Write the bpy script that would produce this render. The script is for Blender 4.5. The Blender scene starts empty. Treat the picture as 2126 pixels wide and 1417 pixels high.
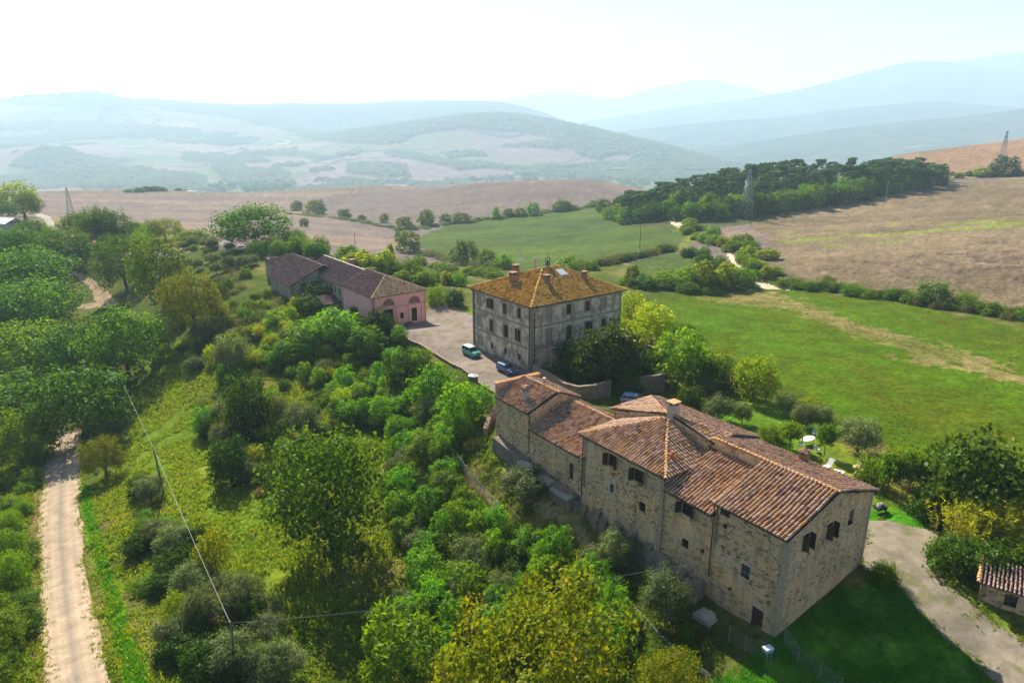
import bpy, math, random
import numpy as np
from mathutils import Vector, Matrix
R = math.radians
random.seed(7); RNG = np.random.default_rng(11)
SC = bpy.context.scene
COL = SC.collection
# ------------------------------------------------------------------ camera, sky, sun, exposure
F, HZ, CX, CY, H = 1440.0, 262.0, 1063.0, 708.5, 40.0
TH = math.atan((CY - HZ) / F); CT, ST = math.cos(TH), math.sin(TH)
cam = bpy.data.objects.new('camera', bpy.data.cameras.new('camera')); COL.objects.link(cam)
cam.location = (0, 0, H); cam.rotation_euler = (math.pi / 2 - TH, 0, 0)
cam.data.sensor_width = 36; cam.data.lens = F / 2126 * 36; cam.data.clip_start = 0.5; cam.data.clip_end = 40000
SC.camera = cam
SUN_AZ, SUN_EL = R(-23), R(36.5)          # azimuth measured from +Y towards +X
SC.world = bpy.data.worlds.new('World'); SC.world.use_nodes = True
_n = SC.world.node_tree.nodes; _l = SC.world.node_tree.links
_sky = _n.new('ShaderNodeTexSky'); _sky.sky_type = 'NISHITA'; _sky.sun_disc = False
_sky.sun_elevation = SUN_EL; _sky.sun_rotation = SUN_AZ
_sky.air_density = 0.8; _sky.dust_density = 0.3; _sky.ozone_density = 2.5; _sky.altitude = 200
_bg = _n['Background']; _bg.inputs[1].default_value = 0.05
_l.new(_sky.outputs[0], _bg.inputs[0])
sun = bpy.data.objects.new('sun', bpy.data.lights.new('sun', 'SUN')); COL.objects.link(sun)
sun.data.energy = 5.0; sun.data.angle = R(0.53); sun.data.color = (1.0, 0.92, 0.76)
sdir = Vector((math.sin(SUN_AZ) * math.cos(SUN_EL), math.cos(SUN_AZ) * math.cos(SUN_EL), math.sin(SUN_EL)))
sun.rotation_euler = sdir.to_track_quat('Z', 'Y').to_euler()
vs = SC.view_settings; vs.view_transform = 'Standard'; vs.look = 'None'; vs.exposure = 1.62; vs.gamma = 1.0
vs.use_curve_mapping = False
SC.cycles.max_bounces = 6; SC.cycles.transparent_max_bounces = 4; SC.cycles.volume_bounces = 1
SC.cycles.sample_clamp_indirect = 4.0

# ------------------------------------------------------------------ measuring helpers (photo pixels, 2126 wide)
def ray(px, py):
    a = (px - CX) / F; b = (CY - py) / F
    return np.array([a, CT + b * ST, -ST + b * CT])
def atz(px, py, z):
    r = ray(px, py); t = (z - H) / r[2]; return np.array([r[0] * t, r[1] * t, z])
def atY(px, py, Y):
    r = ray(px, py); t = Y / r[1]; return np.array([r[0] * t, Y, H + r[2] * t])
def proj(x, y, z):
    z = z - H; d = y * CT - z * ST; u = y * ST + z * CT
    return CX + F * x / d, CY - F * u / d
def depth(p): return p[1] * CT - (p[2] - H) * ST

# ------------------------------------------------------------------ object helpers
def mesh_obj(name, verts, faces, mats, parent=None, mi=None, smooth=False):
    me = bpy.data.meshes.new(name)
    me.from_pydata([tuple(v) for v in verts], [], faces)
    for m in (mats if isinstance(mats, (list, tuple)) else [mats]): me.materials.append(m)
    if mi is not None: me.polygons.foreach_set('material_index', np.asarray(mi, dtype=np.int32))
    if smooth: me.polygons.foreach_set('use_smooth', np.ones(len(me.polygons), dtype=bool))
    me.update()
    o = bpy.data.objects.new(name, me); COL.objects.link(o)
    if parent is not None: o.parent = parent
    return o
def quad_mesh(name, V, n4, mats, attr=None, mi=None):
    """V (4n,3) array of loose quads."""
    me = bpy.data.meshes.new(name)
    me.vertices.add(len(V)); me.vertices.foreach_set('co', np.asarray(V, dtype=np.float32).ravel())
    me.loops.add(len(V)); me.loops.foreach_set('vertex_index', np.arange(len(V), dtype=np.int32))
    me.polygons.add(n4); me.polygons.foreach_set('loop_start', np.arange(0, len(V), 4, dtype=np.int32))
    try: me.polygons.foreach_set('loop_total', np.full(n4, 4, dtype=np.int32))
    except Exception: pass
    for m in mats: me.materials.append(m)
    if mi is not None: me.polygons.foreach_set('material_index', np.asarray(mi, dtype=np.int32))
    me.update(calc_edges=True); me.validate()
    return me
def grid_mesh(name, XYZ, keep=None):
    """XYZ (r,c,3) grid -> mesh of quads (keep: bool mask of quads)."""
    r, c = XYZ.shape[:2]
    idx = np.arange(r * c).reshape(r, c)
    q = np.stack([idx[:-1, :-1], idx[:-1, 1:], idx[1:, 1:], idx[1:, :-1]], -1).reshape(-1, 4)
    V = XYZ.reshape(-1, 3); used = None
    if keep is not None:
        q = q[keep.ravel()]
        used = np.unique(q); remap = np.full(r * c, -1); remap[used] = np.arange(len(used)); q = remap[q]; V = V[used]
    me = bpy.data.meshes.new(name)
    me.vertices.add(len(V)); me.vertices.foreach_set('co', V.astype(np.float32).ravel())
    me.loops.add(q.size); me.loops.foreach_set('vertex_index', q.astype(np.int32).ravel())
    me.polygons.add(len(q)); me.polygons.foreach_set('loop_start', np.arange(0, q.size, 4, dtype=np.int32))
    try: me.polygons.foreach_set('loop_total', np.full(len(q), 4, dtype=np.int32))
    except Exception: pass
    me.polygons.foreach_set('use_smooth', np.ones(len(q), dtype=bool))
    me.update(calc_edges=True)
    return me, used
def add_color(me, col, name='Col'):
    a = me.color_attributes.new(name, 'FLOAT_COLOR', 'POINT')
    c4 = np.ones((len(col), 4), dtype=np.float32); c4[:, :3] = col
    a.data.foreach_set('color', c4.ravel())
def tag(o, label, cat, group=None, kind=None):
    if label: o['label'] = label
    if cat: o['category'] = cat
    if group: o['group'] = group
    if kind: o['kind'] = kind
    return o
def thing(name, label, cat, loc=(0, 0, 0), rz=0.0, group=None, scale=(1, 1, 1)):
    o = bpy.data.objects.new(name, None); COL.objects.link(o)
    o.location = tuple(float(v) for v in loc); o.rotation_euler = (0, 0, rz); o.scale = scale
    o.empty_display_size = 0.3
    return tag(o, label, cat, group)
class MB:
    def __init__(s): s.v = []; s.f = []
    def face(s, pts):
        b = len(s.v); s.v += [tuple(p) for p in pts]; s.f.append(tuple(range(b, b + len(pts)))); return s
    def box(s, x0, x1, y0, y1, z0, z1):
        b = len(s.v)
        s.v += [(x0, y0, z0), (x1, y0, z0), (x1, y1, z0), (x0, y1, z0), (x0, y0, z1), (x1, y0, z1), (x1, y1, z1), (x0, y1, z1)]
        s.f += [tuple(b + i for i in q) for q in ((0, 3, 2, 1), (4, 5, 6, 7), (0, 1, 5, 4), (1, 2, 6, 5), (2, 3, 7, 6), (3, 0, 4, 7))]
        return s
    def hexa(s, p):          # 8 points: 0-3 bottom ring, 4-7 top ring
        b = len(s.v); s.v += [tuple(q) for q in p]
        s.f += [tuple(b + i for i in q) for q in ((0, 3, 2, 1), (4, 5, 6, 7), (0, 1, 5, 4), (1, 2, 6, 5), (2, 3, 7, 6), (3, 0, 4, 7))]
        return s
    def tube(s, pts, rad, n=6, cap=True):
        pts = [Vector(p) for p in pts]; rings = []
        for i, p in enumerate(pts):
            d = (pts[min(i + 1, len(pts) - 1)] - pts[max(i - 1, 0)])
            d = d.normalized() if d.length > 1e-9 else Vector((0, 0, 1))
            a = d.cross(Vector((0, 0, 1))) if abs(d.z) < 0.95 else d.cross(Vector((1, 0, 0)))
            a.normalize(); b_ = d.cross(a); r = rad[i] if isinstance(rad, (list, tuple)) else rad
            st = len(s.v)
            for k in range(n):
                t = 2 * math.pi * k / n; s.v.append(tuple(p + a * (r * math.cos(t)) + b_ * (r * math.sin(t))))
            rings.append(st)
        for i in range(len(rings) - 1):
            for k in range(n):
                k2 = (k + 1) % n
                s.f.append((rings[i] + k, rings[i] + k2, rings[i + 1] + k2, rings[i + 1] + k))
        if cap:
            s.f.append(tuple(rings[0] + k for k in reversed(range(n)))); s.f.append(tuple(rings[-1] + k for k in range(n)))
        return s
    def build(s, name, mat, parent=None, smooth=False): return mesh_obj(name, s.v, s.f, mat, parent, smooth=smooth)

# ------------------------------------------------------------------ materials
def new_mat(name):
    m = bpy.data.materials.new(name); m.use_nodes = True
    nt = m.node_tree; return m, nt, nt.nodes['Principled BSDF']
def N(nt, t, **kw):
    n = nt.nodes.new('ShaderNode' + t)
    for k, v in kw.items():
        if k.startswith('i_'):
            key = k[2:]; key = int(key) if key.isdigit() else key.replace('_', ' ')
            n.inputs[key].default_value = v
        else: setattr(n, k, v)
    return n
def ramp(nt, stops, interp='LINEAR'):
    r = N(nt, 'ValToRGB'); e = r.color_ramp.elements; r.color_ramp.interpolation = interp
    while len(e) > 1: e.remove(e[-1])
    e[0].position, e[0].color = stops[0][0], (*stops[0][1], 1)
    for p, c in stops[1:]:
        x = e.new(p); x.color = (*c, 1)
    return r
def mixc(nt, a, b, fac, mode='MIX'):
    m = N(nt, 'Mix', data_type='RGBA', blend_type=mode)
    for s_, v in ((0, fac), (6, a), (7, b)):
        if hasattr(v, 'links') or hasattr(v, 'is_output'): nt.links.new(v, m.inputs[s_])
        else: m.inputs[s_].default_value = v if s_ == 0 else (*v, 1)
    return m.outputs[2]
def noise(nt, scale, detail=3.0, rough=0.55, vec=None, lac=2.0):
    n = N(nt, 'TexNoise', i_Scale=scale, i_Detail=detail, i_Roughness=rough, i_Lacunarity=lac)
    if vec is not None: nt.links.new(vec, n.inputs['Vector'])
    return n.outputs[0]
def coords(nt, kind='Object', scale=(1, 1, 1)):
    t = N(nt, 'TexCoord'); mp = N(nt, 'Mapping'); mp.inputs['Scale'].default_value = scale
    nt.links.new(t.outputs[kind], mp.inputs['Vector']); return mp.outputs[0]
def maprange(nt, v, a, b, c=0.0, d=1.0):
    m = N(nt, 'MapRange', i_1=a, i_2=b, i_3=c, i_4=d); nt.links.new(v, m.inputs[0]); return m.outputs[0]
def bump(nt, bs, h, strength, dist):
    b = N(nt, 'Bump', i_Strength=strength, i_Distance=dist); nt.links.new(h, b.inputs['Height']); nt.links.new(b.outputs[0], bs.inputs['Normal'])
def plain(name, col, rough=0.7, var=0.25, scale=6.0, metal=0.0, spec=0.3):
    m, nt, bs = new_mat(name)
    n = noise(nt, scale, 4, 0.6, coords(nt))
    c = mixc(nt, tuple(x * (1 - var) for x in col), tuple(min(1, x * (1 + var)) for x in col), n)
    nt.links.new(c, bs.inputs['Base Color']); bs.inputs['Roughness'].default_value = rough
    bs.inputs['Metallic'].default_value = metal; bs.inputs['Specular IOR Level'].default_value = spec
    return m

def stone_mat(name, tones, mortar, scale=(2.6, 2.6, 4.6), mottling=(0.30, 0.26, 0.2), mot=0.5):
    """rubble wall: Voronoi cells as stones, recessed mortar, patches of old render."""
    m, nt, bs = new_mat(name)
    co = coords(nt, 'Object', scale)
    wob = N(nt, 'TexNoise', i_Scale=1.3, i_Detail=2.0); nt.links.new(co, wob.inputs['Vector'])
    va = N(nt, 'VectorMath', operation='MULTIPLY_ADD'); nt.links.new(wob.outputs[1], va.inputs[0])
    va.inputs[1].default_value = (0.55, 0.55, 0.35); nt.links.new(co, va.inputs[2])
    v = N(nt, 'TexVoronoi', feature='F1', i_Scale=1.0); nt.links.new(va.outputs[0], v.inputs['Vector'])
    e = N(nt, 'TexVoronoi', feature='DISTANCE_TO_EDGE', i_Scale=1.0); nt.links.new(va.outputs[0], e.inputs['Vector'])
    sep = N(nt, 'SeparateColor'); nt.links.new(v.outputs['Color'], sep.inputs[0])
    rc = ramp(nt, tones); nt.links.new(sep.outputs[0], rc.inputs[0])
    edge = maprange(nt, e.outputs['Distance'], 0.03, 0.13)
    c = mixc(nt, mortar, rc.outputs[0], edge)
    big = maprange(nt, noise(nt, 0.33, 4, 0.6, coords(nt)), 0.5, 0.62)
    c = mixc(nt, c, mottling, N_mul(nt, big, mot))
    fine = noise(nt, 9.0, 3, 0.6, coords(nt))
    c = mixc(nt, c, mixc(nt, (0.35, 0.35, 0.35), (1.5, 1.5, 1.5), fine), 0.45, 'MULTIPLY')
    streak = maprange(nt, noise(nt, 0.9, 5, 0.65, coords(nt, 'Object', (1.6, 1.6, 0.22))), 0.50, 0.72)
    c = mixc(nt, c, mixc(nt, c, (0.45, 0.42, 0.40), 1.0, 'MULTIPLY'), N_mul(nt, streak, 0.6))
    rep = maprange(nt, noise(nt, 0.22, 3, 0.5, coords(nt, 'Object', (1, 1, 1.4))), 0.56, 0.60)
    c = mixc(nt, c, mixc(nt, c, (1.25, 1.12, 0.92), 1.0, 'MULTIPLY'), N_mul(nt, rep, 0.7))
    nt.links.new(c, bs.inputs['Base Color']); bs.inputs['Roughness'].default_value = 0.95
    bs.inputs['Specular IOR Level'].default_value = 0.1
    bump(nt, bs, edge, 0.9, 0.05)
    return m
def N_mul(nt, v, k):
    m = N(nt, 'Math', operation='MULTIPLY'); nt.links.new(v, m.inputs[0]); m.inputs[1].default_value = k; return m.outputs[0]
M = {}
M['stone'] = stone_mat('house_rubble_stone', [(0, (0.130, 0.088, 0.055)), (0.25, (0.425, 0.288, 0.165)), (0.5, (0.614, 0.412, 0.220)), (0.68, (0.709, 0.453, 0.202)), (0.82, (0.520, 0.392, 0.265)), (1, (0.237, 0.170, 0.114))], (0.614, 0.432, 0.265), mottling=(0.733, 0.514, 0.310), mot=0.55)
M['stone_dark'] = stone_mat('garden_wall_stone', [(0, (0.12, 0.10, 0.08)), (0.5, (0.24, 0.19, 0.14)), (1, (0.30, 0.20, 0.14))], (0.26, 0.21, 0.16), mottling=(0.18, 0.15, 0.11))
M['barn_stone'] = stone_mat('barn_stone', [(0, (0.22, 0.20, 0.16)), (0.5, (0.36, 0.32, 0.24)), (1, (0.42, 0.36, 0.26))], (0.38, 0.34, 0.26), mottling=(0.42, 0.38, 0.29), mot=0.7)

def plaster_mat(name, base, stain, patch, patch2):
    m, nt, bs = new_mat(name)
    co = coords(nt)
    n1 = maprange(nt, noise(nt, 0.6, 6, 0.68, co), 0.44, 0.57)
    c = mixc(nt, base, patch, n1)
    n2 = maprange(nt, noise(nt, 1.4, 6, 0.7, coords(nt, 'Object', (1, 1, 1.7))), 0.53, 0.66)
    c = mixc(nt, c, patch2, n2)
    st = maprange(nt, noise(nt, 1.2, 5, 0.65, coords(nt, 'Object', (2.0, 2.0, 0.25))), 0.5, 0.72)
    c = mixc(nt, c, stain, N_mul(nt, st, 0.75))
    fine = noise(nt, 12.0, 4, 0.6, co)
    c = mixc(nt, c, mixc(nt, (0.5, 0.5, 0.5), (1.4, 1.4, 1.4), fine), 0.5, 'MULTIPLY')
    nt.links.new(c, bs.inputs['Base Color']); bs.inputs['Roughness'].default_value = 0.95; bs.inputs['Specular IOR Level'].default_value = 0.1
    bump(nt, bs, noise(nt, 7.0, 4, 0.6, co), 0.4, 0.03)
    return m
M['villa_plaster'] = plaster_mat('villa_weathered_plaster', (0.689, 0.540, 0.391), (0.166, 0.125, 0.093), (0.320, 0.245, 0.176), (0.617, 0.414, 0.259))
M['villa_trim'] = plain('villa_trim_stone', (0.27, 0.225, 0.175), 0.9, 0.4, 3.0)
M['pink'] = plaster_mat('pink_plaster', (0.799, 0.400, 0.366), (0.486, 0.260, 0.227), (0.734, 0.360, 0.324), (0.799, 0.460, 0.412))

def tile_mat(name, tones, lich, lich_amt, dark):
    m, nt, bs = new_mat(name)
    g = N(nt, 'NewGeometry'); rc = ramp(nt, tones); nt.links.new(g.outputs['Random Per Island'], rc.inputs[0])
    co = coords(nt)
    n1 = maprange(nt, noise(nt, 0.45, 5, 0.65, co), 0.48, 0.68)
    c = mixc(nt, rc.outputs[0], lich, N_mul(nt, n1, lich_amt))
    n2 = maprange(nt, noise(nt, 5.0, 4, 0.7, co), 0.5, 0.75)
    c = mixc(nt, c, dark, N_mul(nt, n2, 0.65))
    nt.links.new(c, bs.inputs['Base Color']); bs.inputs['Roughness'].default_value = 0.9; bs.inputs['Specular IOR Level'].default_value = 0.15
    return m
M['tile'] = tile_mat('house_clay_tile', [(0, (0.186, 0.102, 0.074)), (0.2, (0.316, 0.181, 0.125)), (0.5, (0.419, 0.265, 0.187)), (0.75, (0.521, 0.363, 0.271)), (0.93, (0.428, 0.279, 0.156)), (1, (0.539, 0.261, 0.074))], (0.465, 0.270, 0.095), 0.5, (0.140, 0.093, 0.079))
M['tile_villa'] = tile_mat('villa_clay_tile', [(0, (0.20, 0.10, 0.035)), (0.35, (0.40, 0.22, 0.05)), (0.7, (0.54, 0.33, 0.08)), (1, (0.62, 0.43, 0.14))], (0.56, 0.34, 0.03), 0.8, (0.09, 0.055, 0.03))
M['tile_barn'] = tile_mat('barn_clay_tile', [(0, (0.13, 0.085, 0.075)), (0.5, (0.22, 0.14, 0.12)), (0.85, (0.29, 0.19, 0.16)), (1, (0.38, 0.24, 0.17))], (0.25, 0.19, 0.14), 0.5, (0.08, 0.06, 0.055))
M['tile_ridge'] = tile_mat('ridge_clay_tile', [(0, (0.34, 0.19, 0.12)), (0.5, (0.48, 0.29, 0.18)), (0.8, (0.50, 0.24, 0.06)), (1, (0.58, 0.32, 0.10))], (0.55, 0.25, 0.04), 0.6, (0.15, 0.10, 0.07))
M['underroof'] = plain('tile_channel_painted_shade', (0.035, 0.024, 0.02), 0.95, 0.35, 4)  # near-black: the shade between the tile rows is put into this colour
M['mortar_ridge'] = plain('pale_mortar', (0.55, 0.48, 0.40), 0.9, 0.2, 2)
M['lintel'] = plain('pale_stone_lintel', (0.46, 0.40, 0.31), 0.9, 0.2, 5)
M['wood_dark'] = plain('dark_brown_shutter', (0.055, 0.032, 0.022), 0.6, 0.35, 14)
M['wood_red'] = plain('dark_red_shutter', (0.085, 0.025, 0.020), 0.6, 0.35, 12)
M['wood_door'] = plain('red_brown_door', (0.09, 0.03, 0.022), 0.7, 0.4, 9)
M['glass'] = plain('dark_window_glass', (0.012, 0.014, 0.017), 0.12, 0.2, 3, spec=0.6)
M['glass_grey'] = plain('grey_window_glass', (0.10, 0.13, 0.16), 0.2, 0.3, 4, spec=0.6)
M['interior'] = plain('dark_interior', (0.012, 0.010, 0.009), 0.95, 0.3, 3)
M['blind'] = plain('blind_window_plaster', (0.30, 0.245, 0.19), 0.95, 0.3, 2.5)
M['curtain'] = plain('pale_roller_blind', (0.50, 0.46, 0.40), 0.9, 0.15, 3)
M['brick'] = plain('old_brick', (0.26, 0.145, 0.095), 0.95, 0.45, 9)
M['brickwork'] = stone_mat('brick_infill', [(0, (0.150, 0.068, 0.045)), (0.5, (0.270, 0.128, 0.075)), (1, (0.315, 0.188, 0.112))], (0.300, 0.210, 0.165), scale=(4, 4, 9), mot=0.1)
M['chim_plaster'] = plain('chimney_render', (0.38, 0.31, 0.24), 0.95, 0.35, 4)
M['gutter'] = plain('dark_copper_gutter', (0.035, 0.030, 0.027), 0.5, 0.3, 4, metal=0.3)
M['terracotta'] = plain('terracotta_pot', (0.42, 0.10, 0.045), 0.8, 0.25, 6)
M['copper'] = plain('copper_pipe', (0.42, 0.22, 0.09), 0.5, 0.3, 5, metal=0.6)
M['steel'] = plain('bright_steel', (0.62, 0.62, 0.62), 0.35, 0.1, 5, metal=0.6)
M['metal_grey'] = plain('galvanised_metal', (0.30, 0.31, 0.32), 0.5, 0.2, 5, metal=0.5)
M['white'] = plain('white_plastic', (0.58, 0.57, 0.54), 0.5, 0.06, 3)
M['concrete'] = plain('concrete', (0.36, 0.33, 0.28), 0.95, 0.25, 3)
M['pole_wood'] = plain('weathered_pole', (0.16, 0.13, 0.10), 0.9, 0.3, 5)
M['pole_pale'] = plain('pale_concrete_pole', (0.38, 0.36, 0.32), 0.9, 0.2, 5)
M['wire'] = plain('pale_cable', (0.30, 0.31, 0.25), 0.5, 0.1, 1)
M['black'] = plain('black_rubber', (0.015, 0.015, 0.016), 0.8, 0.3, 6)
M['bark'] = plain('tree_bark', (0.085, 0.065, 0.048), 0.95, 0.4, 5)
M['bark_grey'] = plain('grey_bark', (0.15, 0.13, 0.11), 0.95, 0.4, 5)

def leaf_mat(name, a, b, trans=0.40, hue=0.04, dry=None, dry_amt=0.0):
    m = bpy.data.materials.new(name); m.use_nodes = True; nt = m.node_tree
    nt.nodes.remove(nt.nodes['Principled BSDF']); out = nt.nodes['Material Output']
    g = N(nt, 'NewGeometry'); oi = N(nt, 'ObjectInfo')
    c = mixc(nt, a, b, g.outputs['Random Per Island'])
    if dry is not None:
        c = mixc(nt, c, dry, maprange(nt, noise(nt, 0.9, 3, 0.6, coords(nt)), 0.56 - dry_amt * 0.2, 0.72, 0, 1))
    hs = N(nt, 'HueSaturation')
    nt.links.new(maprange(nt, oi.outputs['Random'], 0, 1, 0.5 - hue / 2, 0.5 + hue / 2), hs.inputs['Hue'])
    mu = N(nt, 'Math', operation='FRACT'); m7 = N(nt, 'Math', operation='MULTIPLY'); m7.inputs[1].default_value = 7.31
    nt.links.new(oi.outputs['Random'], m7.inputs[0]); nt.links.new(m7.outputs[0], mu.inputs[0])
    nt.links.new(maprange(nt, mu.outputs[0], 0, 1, 0.72, 1.28), hs.inputs['Value']); nt.links.new(c, hs.inputs['Color'])
    d = N(nt, 'BsdfDiffuse'); t = N(nt, 'BsdfTranslucent'); gl = N(nt, 'BsdfGlossy'); gl.inputs['Roughness'].default_value = 0.45
    nt.links.new(hs.outputs[0], d.inputs[0]); gl.inputs[0].default_value = (0.5, 0.55, 0.5, 1)
    tc = mixc(nt, hs.outputs[0], (2.1, 1.9, 0.45), 1.0, 'MULTIPLY'); nt.links.new(tc, t.inputs[0])
    ms = N(nt, 'MixShader'); ms.inputs[0].default_value = trans
    nt.links.new(d.outputs[0], ms.inputs[1]); nt.links.new(t.outputs[0], ms.inputs[2])
    m2 = N(nt, 'MixShader'); m2.inputs[0].default_value = 0.012
    nt.links.new(ms.outputs[0], m2.inputs[1]); nt.links.new(gl.outputs[0], m2.inputs[2])
    nt.links.new(m2.outputs[0], out.inputs['Surface'])
    return m
L = {}
L['oak'] = leaf_mat('oak_leaves', (0.022, 0.062, 0.0015), (0.095, 0.180, 0.003), 0.36)
L['oak_bright'] = leaf_mat('bright_oak_leaves', (0.050, 0.120, 0.002), (0.145, 0.250, 0.004), 0.38)
L['robinia'] = leaf_mat('robinia_leaves', (0.042, 0.125, 0.002), (0.140, 0.265, 0.004), 0.45)
L['olive'] = leaf_mat('olive_leaves', (0.065, 0.100, 0.032), (0.175, 0.210, 0.090), 0.25, 0.02)
L['shrub'] = leaf_mat('shrub_leaves', (0.040, 0.095, 0.002), (0.125, 0.205, 0.004), 0.4, 0.035)
L['yellow'] = leaf_mat('yellow_green_leaves', (0.11, 0.175, 0.002), (0.23, 0.29, 0.005), 0.5, 0.03, (0.28, 0.19, 0.005), 0.1)
L['autumn'] = leaf_mat('autumn_oak_leaves', (0.055, 0.092, 0.002), (0.16, 0.19, 0.004), 0.38, 0.02, (0.22, 0.16, 0.008), 0.12)
L['dark'] = leaf_mat('dark_glossy_leaves', (0.013, 0.041, 0.0021), (0.057, 0.115, 0.0049), 0.25)
L['pine'] = leaf_mat('pine_needles', (0.030, 0.075, 0.022), (0.085, 0.150, 0.042), 0.2, 0.03)
L['willow'] = leaf_mat('willow_leaves', (0.070, 0.115, 0.030), (0.150, 0.190, 0.055), 0.35, 0.05)
L['bramble'] = leaf_mat('bramble_leaves', (0.065, 0.095, 0.025), (0.17, 0.18, 0.065), 0.3, 0.05, (0.20, 0.15, 0.05), 0.3)
L['reed'] = leaf_mat('yellow_cane_leaves', (0.24, 0.27, 0.015), (0.42, 0.44, 0.03), 0.55, 0.02)
L['grass'] = leaf_mat('grass_blades', (0.07, 0.13, 0.003), (0.18, 0.245, 0.006), 0.45, 0.02, (0.24, 0.20, 0.03), 0.1)
L['grass_lush'] = leaf_mat('lush_grass_blades', (0.024, 0.129, 0.0021), (0.076, 0.239, 0.0035), 0.45, 0.03)
L['dry'] = leaf_mat('dry_twigs', (0.15, 0.11, 0.09), (0.24, 0.18, 0.14), 0.2, 0.02)
# ------------------------------------------------------------------ terrain height (thin plate spline over measured points)
_cz = [  # (px, py, z)
 (160, 1417, -4), (128, 1100, -10), (135, 943, -14), (150, 800, -14), (225, 614, -10), (170, 570, -8), (105, 465, -2), (40, 480, -1.5),
 (10, 1417, -4.5), (20, 1100, -12), (20, 900, -17), (20, 700, -16), (20, 560, -8), (260, 1417, -3.5), (230, 1200, -7.5),
 (340, 1022, -8), (260, 960, -11.5), (300, 800, -10), (400, 700, -5), (480, 640, -2.2), (545, 605, -0.8), (400, 850, -8), (400, 600, -3), (300, 640, -8),
 (500, 1380, -4.5), (690, 1130, -5.5), (560, 1000, -6.5), (750, 860, -4.5), (600, 870, -6), (640, 720, -2.6), (660, 665, -1.0), (600, 640, -0.6),
 (889, 665, -1.0), (835, 680, -0.9), (782, 690, -1.0), (820, 725, -2.6), (900, 810, -3.2), (985, 862, -2.0), (760, 700, -1.8),
 (830, 692, 0), (900, 640, 0), (930, 640, 0), (905, 720, 0), (960, 770, 0), (1030, 812, 0), (985, 745, 0), (1100, 800, 0.2), (1180, 770, 0.2),
 (1020, 860, 1.6), (1060, 925, 1.8), (1120, 975, 1.2), (1180, 1040, 0.4), (1260, 1085, 0.0), (1380, 1175, -0.4), (1480, 1250, -0.7), (1612, 1318, -0.2),
 (1000, 980, -0.6), (1100, 1080, -1.6), (1000, 1060, -3.4), (1250, 1160, -2.2), (1390, 1300, -2.0), (900, 1200, -5.2), (1000, 1417, -5), (700, 1417, -5.5), (1300, 1417, -2.8), (1550, 1400, -1.4),
 (1797, 1170, 1.6), (1720, 1235, 0.8), (2022, 1350, -0.1), (1800, 1400, -0.9), (2126, 1400, 0), (1900, 1150, 1.7), (2126, 1300, 1), (2050, 1240, 1.5), (2126, 1100, 1.6),
 (1820, 1060, 1.6), (1700, 930, 1.3), (1600, 850, 0.6), (1500, 800, 0.2), (1317, 832, 0.5), (1400, 1000, 1.2), (1600, 1050, 1.4), (1250, 960, 1.0),
 (1950, 1000, 1.2), (2126, 1000, 1.5), (2126, 850, 1), (1900, 800, 0), (1800, 720, -1.5), (1650, 760, -0.8), (1400, 640, -3), (1700, 650, -3.5), (1500, 610, -6), (1500, 700, -1.8),
 (1300, 640, -2), (1350, 720, -0.4), (1200, 690, 0), (1100, 650, 0), (1000, 600, -1), (1100, 565, -9),
 (560, 540, 0.3), (500, 515, 0), (440, 500, 0), (540, 508, 0), (640, 520, -1), (740, 545, -2), (700, 600, -0.3), (330, 500, -3), (200, 500, -3),
 (350, 470, -9), (260, 462, -12), (300, 425, -30), (300, 397, -42), (120, 420, -28), (120, 398, -40), (-100, 440, -10), (-100, 400, -38), (-300, 430, -12), (-300, 395, -40),
 (640, 470, -17), (700, 440, -28), (600, 420, -36), (640, 396, -45), (740, 520, -11), (850, 520, -13), (900, 560, -10), (850, 480, -22), (1000, 520, -15), (1100, 480, -18.5), (1250, 440, -18), (1000, 455, -24),
 (1000, 400, -24), (1000, 379, -26), (1250, 377, -22), (850, 400, -34), (1160, 376, -23), (800, 388, -40),
 (1328, 515, -9.5), (1440, 500, -8), (1560, 570, -6), (1560, 455, -6), (1840, 413, -1), (2126, 370, 6), (2000, 372, 3.5), (1700, 430, -4), (1300, 455, -15),
 (2126, 660, -3.2), (1900, 620, -4), (1650, 590, -6), (1800, 500, -3), (2126, 480, 0.5), (2126, 560, -1), (2400, 600, -2), (2400, 450, 2), (2400, 900, 1), (2500, 1300, 1), (-250, 1100, -14), (-250, 700, -16), (-400, 1417, -6),
 (-300, 520, -6),
]
_cY = [  # (px, py, Y)
 (2126, 288, 760), (1990, 305, 730), (1860, 322, 700), (2300, 270, 780), (2078, 337, 600), (1900, 345, 610),
]
_cw = [  # (px direction, Y, z)
 (1350, 430, -9), (1500, 450, -1), (1600, 470, 3), (1750, 470, 2), (1900, 480, 3), (1400, 560, -20), (1600, 620, -10), (1750, 640, 2), (1280, 520, -18),
 (1500, 900, -55), (1750, 950, -50), (1900, 1000, -40), (2126, 1050, -20), (2400, 1050, -10), (2126, 1500, -110), (2400, 1500, -110), (1700, 1300, -110),
 (1400, 900, -60),
] + [(p, Yv, zz) for p in (-500, -200, 100, 400, 700, 1000, 1300) for Yv, zz in ((1120, -82), (1350, -112), (1900, -155), (2250, -160))] + [(p, 2000, -158) for p in (1600, 1900, 2200, 2600)] + [
 (p, Yv, zz) for p in (-600, 200, 1063, 1900, 2700) for Yv, zz in ((22, -3),)]
_P = []
for px, py, z in _cz: _P.append(atz(px, py, z))
for px, py, Yv in _cY: _P.append(atY(px, py, Yv))
for px, Yv, z in _cw:
    _P.append(np.array([(px - CX) / F / CT * Yv, Yv, z]))
_P = np.array(_P)
def _uv(X, Y): return np.stack([X / Y * 1.5, np.log(Y)], -1)
def _phi(d2): return 0.5 * d2 * np.log(d2 + 1e-12)
_A = _uv(_P[:, 0], _P[:, 1]); _n_ = len(_A)
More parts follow.
